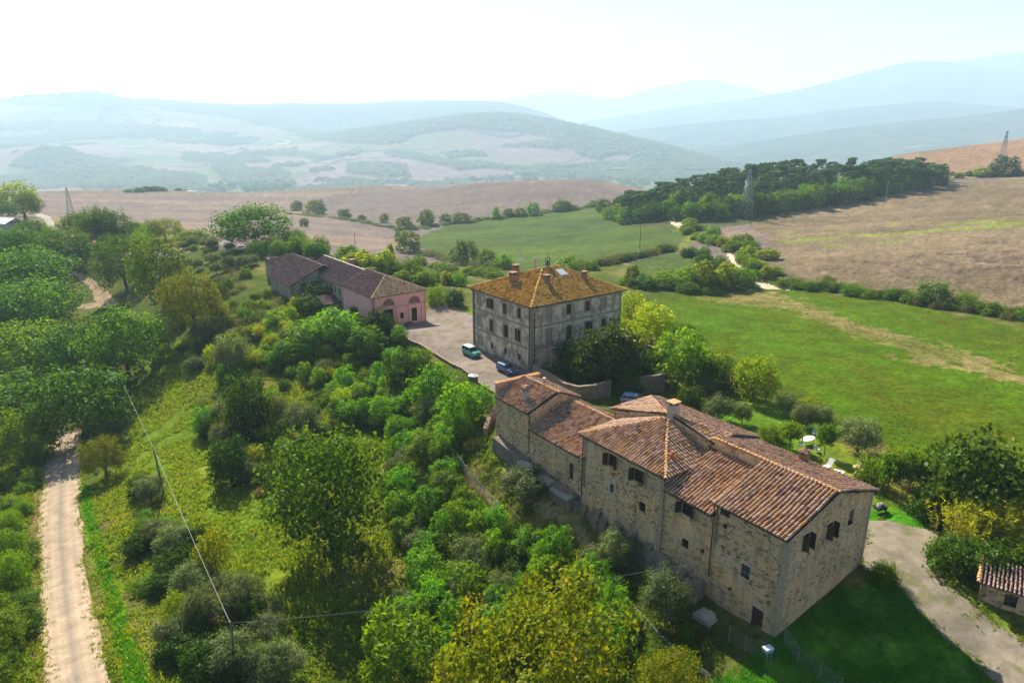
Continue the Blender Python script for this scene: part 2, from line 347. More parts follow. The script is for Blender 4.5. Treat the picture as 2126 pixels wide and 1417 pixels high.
_K = _phi(((_A[:, None] - _A[None]) ** 2).sum(-1)) + np.eye(_n_) * 2e-4
_Q = np.concatenate([np.ones((_n_, 1)), _A], 1)
_sol = np.linalg.solve(np.block([[_K, _Q], [_Q.T, np.zeros((3, 3))]]), np.concatenate([_P[:, 2], np.zeros(3)]))
def hgt(X, Y):
    X = np.atleast_1d(np.asarray(X, float)); Y = np.atleast_1d(np.asarray(Y, float)); sh = X.shape
    B = _uv(X.ravel(), np.clip(Y.ravel(), 20, 2300)); out = np.empty(len(B))
    for i in range(0, len(B), 40000):
        b = B[i:i + 40000]
        d2 = ((b[:, None, 0] - _A[None, :, 0]) ** 2 + (b[:, None, 1] - _A[None, :, 1]) ** 2)
        out[i:i + 40000] = _phi(d2) @ _sol[:_n_] + _sol[_n_] + b @ _sol[_n_ + 1:]
    return out.reshape(sh)
_MY = np.geomspace(22, 2000, 420)
def ground_at(px, py):
    r = ray(px, py); t = _MY / r[1]; X = r[0] * t; Z = H + r[2] * t; g = hgt(X, _MY) - Z
    k = np.argmax(g > 0)
    if k == 0: k = len(_MY) - 1
    Ya, Yb = _MY[k - 1], _MY[k]
    for _ in range(5):
        Ym = (Ya + Yb) / 2; tm = Ym / r[1]
        if hgt(r[0] * tm, Ym)[0] > H + r[2] * tm: Yb = Ym
        else: Ya = Ym
    Ym = (Ya + Yb) / 2; x = r[0] * Ym / r[1]
    return np.array([x, Ym, hgt(x, Ym)[0]])
def inpoly(px, py, poly):
    poly = np.asarray(poly, float); ins = np.zeros(px.shape, bool); j = len(poly) - 1
    for i in range(len(poly)):
        xi, yi = poly[i]; xj, yj = poly[j]
        c = ((yi > py) != (yj > py)) & (px < (xj - xi) * (py - yi) / (yj - yi + 1e-12) + xi)
        ins ^= c; j = i
    return ins
def vnoise(x, y, seed=0):
    """cheap value noise, vectorised, 0..1"""
    xi = np.floor(x).astype(np.int64); yi = np.floor(y).astype(np.int64); fx = x - xi; fy = y - yi
    fx = fx * fx * (3 - 2 * fx); fy = fy * fy * (3 - 2 * fy)
    def h(a, b):
        n = (a * 374761393 + b * 668265263 + seed * 1442695041) & 0xffffffff
        n = ((n ^ (n >> 13)) * 1274126177) & 0xffffffff
        return ((n ^ (n >> 16)) & 0xffff) / 65535.0
    return (h(xi, yi) * (1 - fx) + h(xi + 1, yi) * fx) * (1 - fy) + (h(xi, yi + 1) * (1 - fx) + h(xi + 1, yi + 1) * fx) * fy
def fbm(x, y, seed=0, o=4):
    s = 0; a = 0.5; t = 0
    for k in range(o): s = s + a * vnoise(x * 2 ** k, y * 2 ** k, seed + k); t += a; a *= 0.55
    return s / t
# grid: columns by direction, rows denser close to the camera
_us = np.linspace(-1.45, 1.45, 860)
_yp = np.arange(1900, 286, -2.4)
_al = TH + np.arctan((_yp - CY) / F)
_Yr = 44.0 / np.tan(_al); _Yr = _Yr[_Yr < 1750]
_Yr = np.concatenate([[16, 19], _Yr[_Yr > 20], np.linspace(1760, 2250, 14)])
GX = _us[None, :] * _Yr[:, None]; GY = np.repeat(_Yr[:, None], len(_us), 1)
GZ = hgt(GX, GY)
PX, PY = proj(GX, GY, GZ)
nz1 = fbm(GX / 9, GY / 9, 1); nz2 = fbm(GX / 2.2, GY / 2.2, 5); nzL = fbm(GX / 45, GY / 45, 9)
nzx = (fbm(GX / 3.5, GY / 3.5, 21) - 0.5); nzy = (fbm(GX / 3.5, GY / 3.5, 31) - 0.5)
_am = np.clip(9000 / GY, 8, 90)      # ragged edges: about the same on the ground everywhere
QX = PX + nzx * _am; QY = PY + nzy * _am * 0.7
POLY = dict(
 gravel_road=[(92, 1440), (84, 1250), (80, 1100), (88, 980), (105, 925), (118, 890), (172, 890), (170, 940), (167, 1060), (176, 1180), (205, 1300), (232, 1440)],
 gravel_road2=[(148, 640), (232, 640), (246, 628), (215, 596), (178, 572), (145, 560), (140, 566), (165, 578), (190, 600), (200, 628)],
 gravel_road3=[(118, 475), (105, 450), (85, 443), (72, 438), (72, 446), (90, 455), (100, 475)],
 paved_road=[(430, 495), (470, 500), (520, 512), (560, 524), (610, 540), (610, 548), (555, 536), (510, 522), (455, 508)],
 courtyard=[(826, 690), (838, 668), (885, 650), (889, 634), (905, 628), (935, 636), (985, 655), (1090, 700), (1120, 790), (1140, 830), (1060, 835), (1032, 818)],
 driveway=[(1790, 1180), (1796, 1082), (1850, 1083), (1950, 1104), (1940, 1135), (1920, 1168), (1990, 1232), (2060, 1290), (2180, 1365), (2180, 1500), (2090, 1440), (2000, 1352), (1962, 1330), (1925, 1290), (1885, 1240), (1840, 1195)],
 dirt_track=[(1380, 450), (1420, 462), (1428, 470), (1412, 474), (1384, 458)],
 dirt_track2=[(1497, 498), (1510, 512), (1530, 540), (1560, 566), (1572, 572), (1590, 590), (1640, 596), (1640, 602), (1585, 600), (1556, 575), (1520, 545), (1502, 515)],
 green_field=[(862, 512), (872, 492), (925, 468), (1010, 455), (1130, 441), (1255, 424), (1285, 446), (1380, 462), (1412, 478), (1425, 492), (1405, 512), (1330, 528), (1235, 544), (1180, 556), (1090, 562), (1010, 552), (940, 535), (890, 522)],
 green_field2=[(1310, 545), (1400, 522), (1440, 530), (1475, 548), (1470, 560), (1300, 562)],
 grass_track=[(1385, 463), (1440, 474), (1452, 486), (1438, 505), (1415, 516), (1440, 522), (1500, 545), (1500, 560), (1475, 550), (1440, 530), (1398, 518), (1420, 500), (1424, 490), (1395, 474)],
 stubble_field=[(1548, 468), (1640, 440), (1800, 412), (1960, 384), (2126, 368), (2600, 350), (2600, 740), (2126, 645), (2000, 625), (1900, 606), (1700, 585), (1632, 582), (1610, 520), (1580, 480)],
 upper_field=[(1845, 328), (1980, 308), (2126, 286), (2600, 240), (2600, 345), (2126, 366), (2040, 366), (1960, 372)],
 meadow=[(1365, 616), (1450, 612), (1590, 600), (1640, 598), (1760, 618), (1900, 640), (2126, 682), (2600, 780), (2600, 1120), (2126, 1035), (2010, 1010), (1900, 955), (1830, 915), (1760, 880), (1660, 830), (1560, 790), (1480, 735), (1420, 680)],
)
# base colours per vertex: what the soil or grass itself looks like
C_scrub = np.array([0.050, 0.075, 0.008]); C_dry = np.array([0.15, 0.115, 0.040]); C_grass = np.array([0.09, 0.14, 0.010])
C_brown = np.array([0.150, 0.114, 0.098]); C_brown2 = np.array([0.115, 0.092, 0.088])
def lerp(a, b, t): return a + (b - a) * t[..., None]
col = lerp(np.broadcast_to(C_scrub, GX.shape + (3,)), C_dry, np.clip((nz1 - 0.42) * 3.0, 0, 1) * np.clip(nz2 * 1.4 - 0.1, 0, 1))
def paint(poly, c1, c2=None, nz=None, soft=False):
    global col
    m = inpoly(QX, QY, poly)
    c = np.broadcast_to(np.array(c1), GX.shape + (3,)) if c2 is None else lerp(np.broadcast_to(np.array(c1), GX.shape + (3,)), np.array(c2), nz)
    col = np.where(m[..., None], c, col); return m
# far brown fields of the valley
far = (QY < 545) & (GY > 235)
brown = lerp(np.broadcast_to(C_brown, GX.shape + (3,)), C_brown2, np.clip((nzL - 0.3) * 2.2, 0, 1))
col = np.where(far[..., None], brown, col)
_tone = np.clip((fbm(GX / 120, GY / 30, 77) - 0.45) * 4, 0, 1)
col = np.where((far & (GY > 300))[..., None], lerp(col, np.array([0.235, 0.165, 0.115]), _tone * 0.6), col)
_m = inpoly(QX, QY, [(600, 436), (700, 402), (1000, 382), (1260, 372), (1252, 427), (1000, 457), (870, 492), (830, 478), (700, 456)])
col = np.where(_m[..., None], lerp(np.broadcast_to(np.array([0.112, 0.088, 0.082]), GX.shape + (3,)), np.array([0.145, 0.113, 0.10]), np.clip(fbm(GX / 150, GY / 25, 78) * 2 - .5, 0, 1)), col)
paint([(-200, 402), (420, 392), (700, 388), (900, 384), (1000, 381), (700, 398), (520, 402)], (0.10, 0.095, 0.065), (0.16, 0.12, 0.09), nzL)
paint([(80, 470), (160, 440), (240, 455), (400, 485), (460, 500), (420, 520), (200, 520), (60, 520)], (0.10, 0.10, 0.02), (0.16, 0.13, 0.045), nz1)
# olive-tree meadow between the road and the slope
paint([(300, 760), (380, 690), (420, 720), (390, 800), (420, 900), (470, 960), (520, 1000), (560, 1060), (640, 1090), (680, 1200), (640, 1420), (560, 1420), (560, 1250), (430, 1120), (340, 1040), (255, 960), (262, 880)], (0.072, 0.128, 0.006), (0.115, 0.15, 0.012), np.clip(nz1 * 1.6 - 0.35, 0, 1))
paint([(172, 1010), (182, 1080), (215, 1210), (262, 1440), (315, 1440), (262, 1290), (215, 1130), (186, 1010)], (0.04, 0.13, 0.005), (0.10, 0.16, 0.010), nz2)
paint([(60, 1440), (55, 1250), (60, 1080), (70, 980), (90, 930), (84, 1250), (94, 1440)], (0.16, 0.105, 0.05), (0.12, 0.09, 0.035), nz2)
# bare terraces below the house
for pl in ([(955, 968), (985, 1000), (1040, 1060), (1030, 1078), (975, 1020)], [(1135, 1040), (1190, 1085), (1175, 1095), (1120, 1055)], [(1280, 1172), (1318, 1210), (1308, 1225), (1275, 1190)], [(1060, 950), (1100, 1010), (1200, 1090), (1260, 1150), (1230, 1160), (1120, 1060), (1050, 990)]):
    paint(pl, (0.30, 0.215, 0.115), (0.14, 0.13, 0.03), np.clip(nz2 * 2 - 0.6, 0, 1))
# lawns round the houses
paint([(1590, 1330), (1800, 1190), (1850, 1190), (1920, 1250), (2020, 1345), (2110, 1440), (1450, 1440), (1520, 1390)], (0.022, 0.095, 0.006), (0.06, 0.13, 0.010), np.clip(nz2 * 1.8 - .4, 0, 1))
paint([(1860, 1180), (1920, 1168), (2126, 1310), (2126, 1345), (2000, 1250)], (0.06, 0.14, 0.008), (0.14, 0.13, 0.03), np.clip(nz2 * 2 - 0.6, 0, 1))
paint([(1430, 790), (1520, 800), (1650, 850), (1800, 960), (1960, 1080), (1940, 1110), (1800, 1085), (1600, 1000), (1420, 860)], (0.065, 0.15, 0.008), (0.145, 0.145, 0.02), np.clip(nz1 * 2 - 0.6, 0, 1))
paint([(1800, 1075), (1960, 1075), (1955, 1108), (1800, 1085)], (0.045, 0.16, 0.006))
paint([(885, 632), (985, 640), (985, 662), (935, 640)], (0.07, 0.15, 0.008), (0.14, 0.14, 0.02), nz2)
paint([(840, 690), (880, 672), (892, 668), (912, 680), (870, 700), (845, 712)], (0.06, 0.11, 0.01), (0.17, 0.14, 0.055), nz2)
for nme in ('green_field', 'green_field2'): paint(POLY[nme], (0.045, 0.068, 0.016), (0.065, 0.100, 0.016), np.clip(fbm(GX / 60, GY / 25, 3) * 2.2 - 0.7, 0, 1))
paint(POLY['grass_track'], (0.135, 0.14, 0.028), (0.105, 0.13, 0.022), nz1)
_st = np.clip(fbm(GX / 55, GY / 18, 13) * 2.4 - 0.8, 0, 1)
paint(POLY['stubble_field'], (0.132, 0.098, 0.060), (0.182, 0.138, 0.084), _st)
_gb = np.clip((fbm(GX / 35, GY / 12, 17) - 0.52) * 6, 0, 1)
_m = inpoly(QX, QY, [(1600, 478), (1700, 486), (1840, 470), (2126, 440), (2600, 400), (2600, 470), (2126, 480), (1900, 500), (1700, 512), (1620, 505)])
col = np.where(_m[..., None], lerp(col, np.array([0.15, 0.185, 0.026]), np.clip(_gb * 1.1, 0, .9)), col)
_m = inpoly(QX, QY, [(1780, 545), (1960, 520), (2126, 515), (2600, 520), (2600, 600), (2126, 600), (1900, 580)])
col = np.where(_m[..., None], lerp(col, np.array([0.09, 0.065, 0.05]), np.clip((fbm(GX / 4, GY / 4, 19) - 0.42) * 5, 0, 1) * 0.8), col)
paint(POLY['upper_field'], (0.235, 0.150, 0.090), (0.19, 0.12, 0.08), np.clip(fbm(GX / 80, GY / 10, 23) * 2 - 0.5, 0, 1))
_pa, _pb = ground_at(1590, 604), ground_at(2126, 780); _dv = (_pb - _pa)[:2] / np.linalg.norm((_pb - _pa)[:2]); _al_ = GX * _dv[0] + GY * _dv[1]; _ac = -GX * _dv[1] + GY * _dv[0]
_md = np.clip(fbm(_al_ / 70, _ac / 9, 29) * 2.4 - 0.7, 0, 1) * 0.8 + 0.35 * np.clip(fbm(GX / 3, GY / 3, 39) * 3 - 1.2, 0, 1)
paint(POLY['meadow'], (0.068, 0.074, 0.004), (0.052, 0.112, 0.003), _md)
_m = inpoly(QX, QY, [(1440, 618), (1590, 604), (1700, 640), (1860, 690), (2126, 768), (2600, 880), (2600, 940), (2126, 800), (1900, 748), (1760, 690), (1640, 640)])
col = np.where(_m[..., None], lerp(col, np.array([0.165, 0.135, 0.050]), np.clip(nz1 * 2.0 - 0.1, 0.6, 1)), col)
col = np.where((inpoly(QX, QY, [(1545, 468), (1590, 455), (1960, 380), (1990, 372), (1900, 350), (1300, 400), (1255, 440), (1300, 470), (1420, 475)]))[..., None], np.array([0.06, 0.07, 0.025]), col)
col = col * (0.72 + 0.56 * nz2)[..., None] * (0.85 + 0.3 * nz1)[..., None]
# relief: clods and hummocks on open ground
_road = np.zeros(GX.shape, bool)
for k in ('gravel_road', 'gravel_road2', 'gravel_road3', 'paved_road', 'courtyard', 'driveway'): _road |= inpoly(PX, PY, POLY[k])
_hum = (nz2 - 0.5) * np.where(_road, 0.0, 0.35) + np.where(inpoly(PX, PY, POLY['stubble_field']), (fbm(GX / 1.6, GY / 1.6, 41) - 0.5) * 1.0, 0)
GZ2 = GZ + _hum * np.clip(1.5 - GY / 900, 0.2, 1)
GRID = np.stack([GX, GY, GZ2], -1)

def ground_mat(name, amp=0.5, sc=1.6, bmp=0.6, dist=0.12, strips=None):
    m, nt, bs = new_mat(name)
    at = N(nt, 'Attribute', attribute_name='Col'); co = coords(nt)
    a = noise(nt, sc, 6, 0.68, co); b = noise(nt, sc * 0.13, 5, 0.6, co)
    c = mixc(nt, at.outputs['Color'], mixc(nt, (1 - amp,) * 3, (1 + amp,) * 3, maprange(nt, a, 0.3, 0.7)), 1.0, 'MULTIPLY')
    c = mixc(nt, c, mixc(nt, (0.8, 0.8, 0.8), (1.2, 1.2, 1.2), maprange(nt, b, 0.3, 0.7)), 1.0, 'MULTIPLY')
    if strips:
        w = N(nt, 'TexWave', wave_type='BANDS', bands_direction='X', i_Scale=strips[0], i_Distortion=3.5, i_Detail=3.0, i_Detail_Scale=0.4)
        mp = N(nt, 'Mapping'); mp.inputs['Rotation'].default_value = (0, 0, strips[1]); tc = N(nt, 'TexCoord')
        nt.links.new(tc.outputs['Object'], mp.inputs['Vector']); nt.links.new(mp.outputs[0], w.inputs['Vector'])
        c = mixc(nt, c, mixc(nt, (0.82, 0.82, 0.82), (1.12, 1.12, 1.12), w.outputs['Fac']), strips[2], 'MULTIPLY')
    nt.links.new(c, bs.inputs['Base Color']); bs.inputs['Roughness'].default_value = 1.0; bs.inputs['Specular IOR Level'].default_value = 0.02
    bump(nt, bs, a, bmp, dist); return m
M['ground'] = ground_mat('scrub_and_field_ground', strips=(0.05, 0.9, 0.35))
M['hillsoil'] = ground_mat('hill_fields', 0.25, 0.02, 0.2, 1.0)
def sheet(name, masks, cfun, mat, lift=0.05, kind='structure'):
    """a road or field laid on the ground: the same surface lifted a few centimetres"""
    keep = np.zeros((GX.shape[0] - 1, GX.shape[1] - 1), bool)
    qx = (PX[:-1, :-1] + PX[1:, 1:]) / 2; qy = (PY[:-1, :-1] + PY[1:, 1:]) / 2
    k = 0.35
    road = "road" in name or name in ("courtyard", "driveway", "lane", "dirt_track")
    jx = (vnoise(GX[:-1, :-1] / 2.5, GY[:-1, :-1] / 2.5, 7) - 0.5) * np.clip(900 / GY[:-1, :-1], 1, 9) if road else nzx[:-1, :-1] * _am[:-1, :-1] * k
    jy = jx * 0.5 if road else nzy[:-1, :-1] * _am[:-1, :-1] * k
    for p in masks: keep |= inpoly(qx + jx, qy + jy, POLY[p])
    G2 = np.stack([GX, GY, GZ2 + lift], -1)
    me, used = grid_mesh(name, G2, keep)
    c = cfun(GX.ravel()[used], GY.ravel()[used], col.reshape(-1, 3)[used]); add_color(me, c)
    me.materials.append(mat); o = bpy.data.objects.new(name, me); COL.objects.link(o); o['kind'] = kind
    return o
me, _ = grid_mesh('ground', GRID); add_color(me, col.reshape(-1, 3)); me.materials.append(M['ground'])
g = bpy.data.objects.new('ground', me); COL.objects.link(g); g['kind'] = 'structure'
def gravel(c, dark, amt=0.5):
    def f(X, Y, base):
        n = fbm(X / 1.3, Y / 1.3, 51) * 0.5 + fbm(X / 6, Y / 6, 52) * 0.5
        c_ = lerp(np.broadcast_to(np.array(c), (len(X), 3)), np.array(dark), np.clip((n - 0.35) * 2.2, 0, 1) * amt); g_ = np.clip((fbm(X / 2.2, Y / 2.2, 57) - 0.60) * 6, 0, 0.55)
        return lerp(c_, np.array([0.10, 0.11, 0.03]), g_) * (0.8 + 0.4 * fbm(X / .5, Y / .5, 58))[:, None]
    return f
def road_col(X, Y, base):
    # pale wheel tracks along the road, greyer crown in the middle
    px, py = proj(X, Y, hgt(X, Y))
    ys = [1440, 1250, 1100, 980, 925, 890]; lx = [92, 84, 80, 88, 105, 118]; rx = [238, 190, 170, 168, 170, 172]
    l = np.interp(-py, [-v for v in ys], lx); r = np.interp(-py, [-v for v in ys], rx); t = (px - l) / (r - l)
    c = np.broadcast_to(np.array([0.33, 0.25, 0.175]), (len(X), 3)); n = fbm(X / 1.2, Y / 4, 61)
    for cen, wd, a in ((0.5, 0.09, 0.75), (0.22, 0.05, 0.3), (0.78, 0.05, 0.3), (0.62, 0.03, 0.25), (0.36, 0.03, 0.25)):
        c = lerp(c, np.array([0.20, 0.165, 0.13]), np.exp(-((t - cen + (n - 0.5) * 0.05) / wd) ** 2) * a * 1.25)
    e = np.clip((np.abs(t - 0.5) - 0.40) * 9, 0, 1); c = lerp(c, np.array([0.20, 0.145, 0.075]), e * 0.8 * np.clip(n * 2 - 0.3, 0, 1))
    return c * (0.93 + 0.14 * fbm(X / 0.8, Y / 0.8, 62))[:, None]
M['gravel'] = ground_mat('pale_gravel', 0.18, 5.0, 0.35, 0.04)
sheet('gravel_road', ['gravel_road', 'gravel_road2'], road_col, M['gravel'], 0.05)
sheet('lane', ['gravel_road3'], gravel((0.30, 0.27, 0.24), (0.22, 0.19, 0.17)), M['gravel'], 0.05)
sheet('paved_road', ['paved_road'], gravel((0.22, 0.205, 0.20), (0.17, 0.16, 0.15)), M['gravel'], 0.05)
sheet('courtyard', ['courtyard'], gravel((0.215, 0.172, 0.152), (0.15, 0.125, 0.10), 0.9), M['gravel'], 0.06)
sheet('driveway', ['driveway'], gravel((0.235, 0.200, 0.150), (0.155, 0.130, 0.095), 0.9), M['gravel'], 0.06)
sheet('dirt_track', ['dirt_track', 'dirt_track2'], gravel((0.50, 0.40, 0.29), (0.36, 0.30, 0.20)), M['gravel'], 0.06)
sheet('green_field', ['green_field', 'green_field2'], lambda X, Y, b: b, ground_mat('young_crop', 0.3, 0.5, 0.4, 0.2, (0.09, 0.5, 0.4)), 0.04)
sheet('stubble_field', ['stubble_field', 'upper_field'], lambda X, Y, b: b, ground_mat('stubble', 0.5, 0.9, 0.9, 0.35), 0.04)
sheet('meadow', ['meadow'], lambda X, Y, b: b, ground_mat('tall_meadow_grass', 0.55, 1.4, 0.8, 0.25), 0.04)

# ------------------------------------------------------------------ far hills
def tps(P, lam=1e-4, su=1.5):
    A = np.stack([P[:, 0] * su, np.log(P[:, 1])], -1); n = len(A)
    K = _phi(((A[:, None] - A[None]) ** 2).sum(-1)) + np.eye(n) * lam; Q = np.concatenate([np.ones((n, 1)), A], 1)
    s = np.linalg.solve(np.block([[K, Q], [Q.T, np.zeros((3, 3))]]), np.concatenate([P[:, 2], np.zeros(3)]))
    def f(u, Y):
        B = np.stack([u.ravel() * su, np.log(Y.ravel())], -1); o = np.empty(len(B))
        for i in range(0, len(B), 60000):
            b = B[i:i + 60000]; d2 = (b[:, None, 0] - A[None, :, 0]) ** 2 + (b[:, None, 1] - A[None, :, 1]) ** 2
            o[i:i + 60000] = _phi(d2) @ s[:n] + s[n] + b @ s[n + 1:]
        return o.reshape(u.shape)
    return f
_hp = []
def hp(px, py, Y): p = atY(px, py, Y * 1.65); Y *= 1.65; _hp.append((p[0] / Y, Y, p[2]))
def hw(px, Y, z): Y *= 1.65; z = 40 + (z - 40) * 1.65; _hp.append(((px - CX) / F / CT, Y, z))
for px in (-600, -250, 0, 250, 500, 750, 1000, 1250, 1500, 1800, 2126, 2500): hw(px, 1300, -78); hw(px, 1650, -76)
for px, py in ((-600, 200), (-300, 205), (0, 208), (90, 203), (130, 200), (170, 194), (230, 199), (270, 208), (330, 209), (400, 215), (470, 219), (540, 220), (600, 217), (700, 219), (830, 215), (940, 213), (1040, 215), (1100, 228), (1150, 245)):
    hp(px, py, 3700); p = atY(px, py, 3700); hw(px, 4600, p[2] - 90)
for px, py, Y in ((760, 268, 2700), (850, 256, 2700), (960, 240, 2600), (1060, 238, 2600), (1120, 246, 2550), (1220, 266, 2450), (1320, 291, 2350), (1390, 306, 2300), (1450, 325, 2200)):
    hp(px, py, Y); p = atY(px, py, Y); hw(px, Y + 420, min(p[2] - 25, p[2] * 0.6 - 20))
for px, py, Y in ((100, 308, 2050), (40, 330, 1950), (200, 330, 2000), (0, 300, 2500), (300, 300, 2500), (500, 300, 2500), (650, 310, 2300), (0, 250, 3100), (200, 245, 3100), (400, 255, 3000), (600, 262, 3000), (700, 290, 2400), (0, 375, 1700), (300, 360, 1750), (600, 360, 1750), (850, 345, 1850), (900, 300, 2200), (1050, 300, 2150), (1200, 318, 2000), (1000, 345, 1800), (1150, 350, 1780), (1250, 345, 1900)): hp(px, py, Y)
for px in (1550, 1750, 1950, 2200, 2500):
    for Y in (2200, 3000, 3800, 4600): hw(px, Y, -76 + (Y - 2200) * 0.006)
hw(1400, 3000, -70); hw(1400, 3700, -70); hw(1300, 4500, -60); hw(1250, 3400, -40)
hfun = tps(np.array(_hp))
hu = np.linspace(-1.6, 1.6, 1240); hY = np.concatenate([np.linspace(2145, 4620, 280), np.linspace(4630, 6190, 120), np.linspace(6220, 7590, 12)])
HU, HYY = np.meshgrid(hu, hY); HXX = HU * HYY; HZZ = hfun(HU, HYY)
hpx, hpy = proj(HXX, HYY, HZZ)
_wx = hpx + (fbm(HXX / 150, HYY / 260, 5) - 0.5) * 34; _wy = hpy + (fbm(HXX / 150, HYY / 260, 15) - 0.5) * 12
patch = vnoise(HXX / 560 + 40, HYY / 700 + 9, 3); patch2 = vnoise(HXX / 450 + 7, HYY / 430 + 31, 8)
hc = lerp(np.broadcast_to(np.array([0.15, 0.105, 0.10]), HXX.shape + (3,)), np.array([0.085, 0.105, 0.05]), (np.clip((patch - 0.45) * 12, 0, 1)))
hc = lerp(hc, np.array([0.19, 0.14, 0.11]), np.clip((patch2 - 0.62) * 14, 0, 1) * 0.8)
hc = lerp(hc, np.array([0.11, 0.12, 0.06]), np.clip((vnoise(HXX / 330, HYY / 330, 12) - 0.6) * 10, 0, 1) * 0.8)
_hedge = (np.abs(patch - 0.45) < 0.010) | (np.abs(patch2 - 0.62) < 0.010); hc = np.where((_hedge & (fbm(HXX / 60, HYY / 60, 88) > 0.42))[..., None], np.array([0.045, 0.06, 0.035]), hc)
hc = hc * (0.94 + 0.12 * (np.sin((HXX * 0.8 + HYY * 0.35) / 9) > 0))[..., None]
WOODS = [
 [(-300, 200), (0, 195), (120, 192), (270, 196), (400, 208), (560, 212), (560, 232), (400, 226), (280, 220), (220, 226), (130, 222), (0, 216), (-300, 220)],
 [(130, 185), (260, 190), (280, 222), (170, 220)],
 [(280, 205), (700, 205), (1100, 200), (1200, 260), (1000, 262), (880, 270), (800, 300), (700, 296), (640, 285), (560, 262), (440, 240), (330, 228)],
 [(760, 258), (900, 238), (1060, 225), (1240, 262), (1400, 300), (1500, 340), (1360, 330), (1280, 318), (1240, 332), (1200, 320), (1130, 282), (1040, 272), (960, 268), (830, 288), (760, 290)],
 [(0, 258), (110, 250), (330, 262), (420, 268), (420, 280), (200, 276), (60, 268), (0, 272)],
 [(-200, 290), (60, 285), (180, 262), (330, 270), (330, 285), (150, 292), (60, 302), (-200, 310)],
 [(20, 345), (60, 318), (90, 305), (140, 306), (200, 328), (250, 345), (230, 352), (60, 352)],
 [(330, 272), (420, 282), (520, 300), (400, 300), (330, 292)],
 [(60, 362), (240, 342), (330, 352), (430, 368), (440, 392), (60, 394), (0, 388), (0, 372)],
 [(380, 318), (440, 320), (540, 330), (560, 340), (480, 342), (390, 334)],
 [(440, 342), (480, 338), (520, 352), (580, 348), (600, 362), (610, 385), (480, 384), (455, 366)],
 [(728, 342), (790, 338), (848, 346), (852, 364), (800, 370), (725, 362)],
 [(800, 310), (860, 318), (960, 338), (1060, 348), (1060, 358), (940, 348), (800, 325)],
 [(1060, 350), (1200, 340), (1330, 338), (1500, 335), (1500, 378), (1260, 376), (1070, 366)],
 [(930, 320), (1000, 314), (1010, 324), (930, 330)], [(640, 372), (900, 376), (1060, 366), (1060, 374), (700, 384)],
 [(1300, 300), (1700, 300), (2126, 270), (2126, 340), (1300, 345)],
 [(500, 312), (620, 318), (700, 326), (690, 332), (520, 322)],
]
wood = np.zeros(HXX.shape, bool)
for pl in WOODS: wood |= inpoly(_wx, _wy, pl)
wood |= (vnoise(HXX / 200, HYY / 250, 44) > 0.83) & (hpy > 250)
wn = fbm(HXX / 13, HYY / 22, 71, 3)
hc = np.where(wood[..., None], lerp(np.broadcast_to(np.array([0.030, 0.048, 0.030]), hc.shape), np.array([0.075, 0.092, 0.045]), np.clip(wn * 1.8 - 0.4, 0, 1)), hc)
hc = np.where(inpoly(hpx, hpy, [(568, 301), (572, 298), (590, 297.5), (600, 294), (592, 291.5), (592, 290), (602, 292.5), (602, 295.5), (592, 299.5), (575, 300.5)])[..., None], np.array([0.34, 0.30, 0.26]), hc)
HZ2 = HZZ + np.where(wood, 6 + (wn - 0.4) * 26, 0)
me, _ = grid_mesh('hills', np.stack([HXX, HYY, HZ2], -1)); add_color(me, hc.reshape(-1, 3)); me.materials.append(M['hillsoil'])
o = bpy.data.objects.new('hills', me); COL.objects.link(o); o['kind'] = 'structure'
def ridge(prof, Y, dep, base, amp, seed, rows=70, cols=520):
    prof = np.array(prof, float); u = np.linspace(prof[0, 0], prof[-1, 0], cols)
    # smooth the crest between the measured points
    py = np.interp(u, prof[:, 0], prof[:, 1]); k = np.hanning(31); k /= k.sum(); py = np.convolve(np.pad(py, 15, 'edge'), k, 'valid')
    crest = np.array([atY(a, b, Y)[2] for a, b in zip(u, py)]); U = (u - CX) / F / CT
    v = np.concatenate([np.linspace(0, 1, rows), np.linspace(1.05, 1.6, 8)])
    prof_v = np.where(v <= 1, v ** 1.25, 1 - (v - 1) ** 1.3 * 0.9)
    YY = Y + (v[:, None] - 1) * dep + 0 * U[None]; XX = U[None] * Y * (0.5 + 0.5 * YY / Y)
    n = fbm(XX / 700, YY / 900, seed, 5) - 0.5; n2 = fbm(XX / 60, YY / 90, seed + 9, 3)
    w = np.sin(np.clip(v, 0, 1) * np.pi)[:, None]
    ZZ = base + (crest[None] - base) * prof_v[:, None] + n * amp * w * 2 + (n2 - 0.5) * amp * 0.10
    c = lerp(np.broadcast_to(np.array([0.03, 0.045, 0.03]), XX.shape + (3,)), np.array([0.06, 0.075, 0.045]), np.clip(n2 * 2 - 0.5, 0, 1))
    c = lerp(c, np.array([0.28, 0.25, 0.12]), np.clip((vnoise(XX / 500, YY / 300, seed + 3) - 0.86) * 12, 0, 1) * (v < 0.4)[:, None])
    me, _ = grid_mesh('mountain', np.stack([XX, YY, ZZ], -1)); add_color(me, c.reshape(-1, 3)); me.materials.append(M['hillsoil'])
    o = bpy.data.objects.new('mountain', me); COL.objects.link(o); o['kind'] = 'structure'
ridge([(1150, 345), (1250, 333), (1400, 314), (1500, 300), (1600, 282), (1700, 264), (1800, 252), (1900, 244), (2000, 229), (2126, 207), (2400, 190), (2700, 200)], 4400, 1400, -130, 60, 3)
ridge([(1150, 300), (1300, 268), (1450, 252), (1600, 241), (1700, 224), (1800, 215), (1860, 211), (1950, 218), (2050, 226), (2126, 224), (2400, 215), (2700, 225)], 5900, 1500, -140, 70, 13)
ridge([(1050, 290), (1150, 262), (1240, 246), (1350, 226), (1500, 206), (1600, 186), (1700, 156), (1780, 131), (1820, 126), (1860, 127), (1930, 138), (2000, 150), (2126, 180), (2300, 190), (2700, 170)], 7900, 2000, -120, 110, 23)
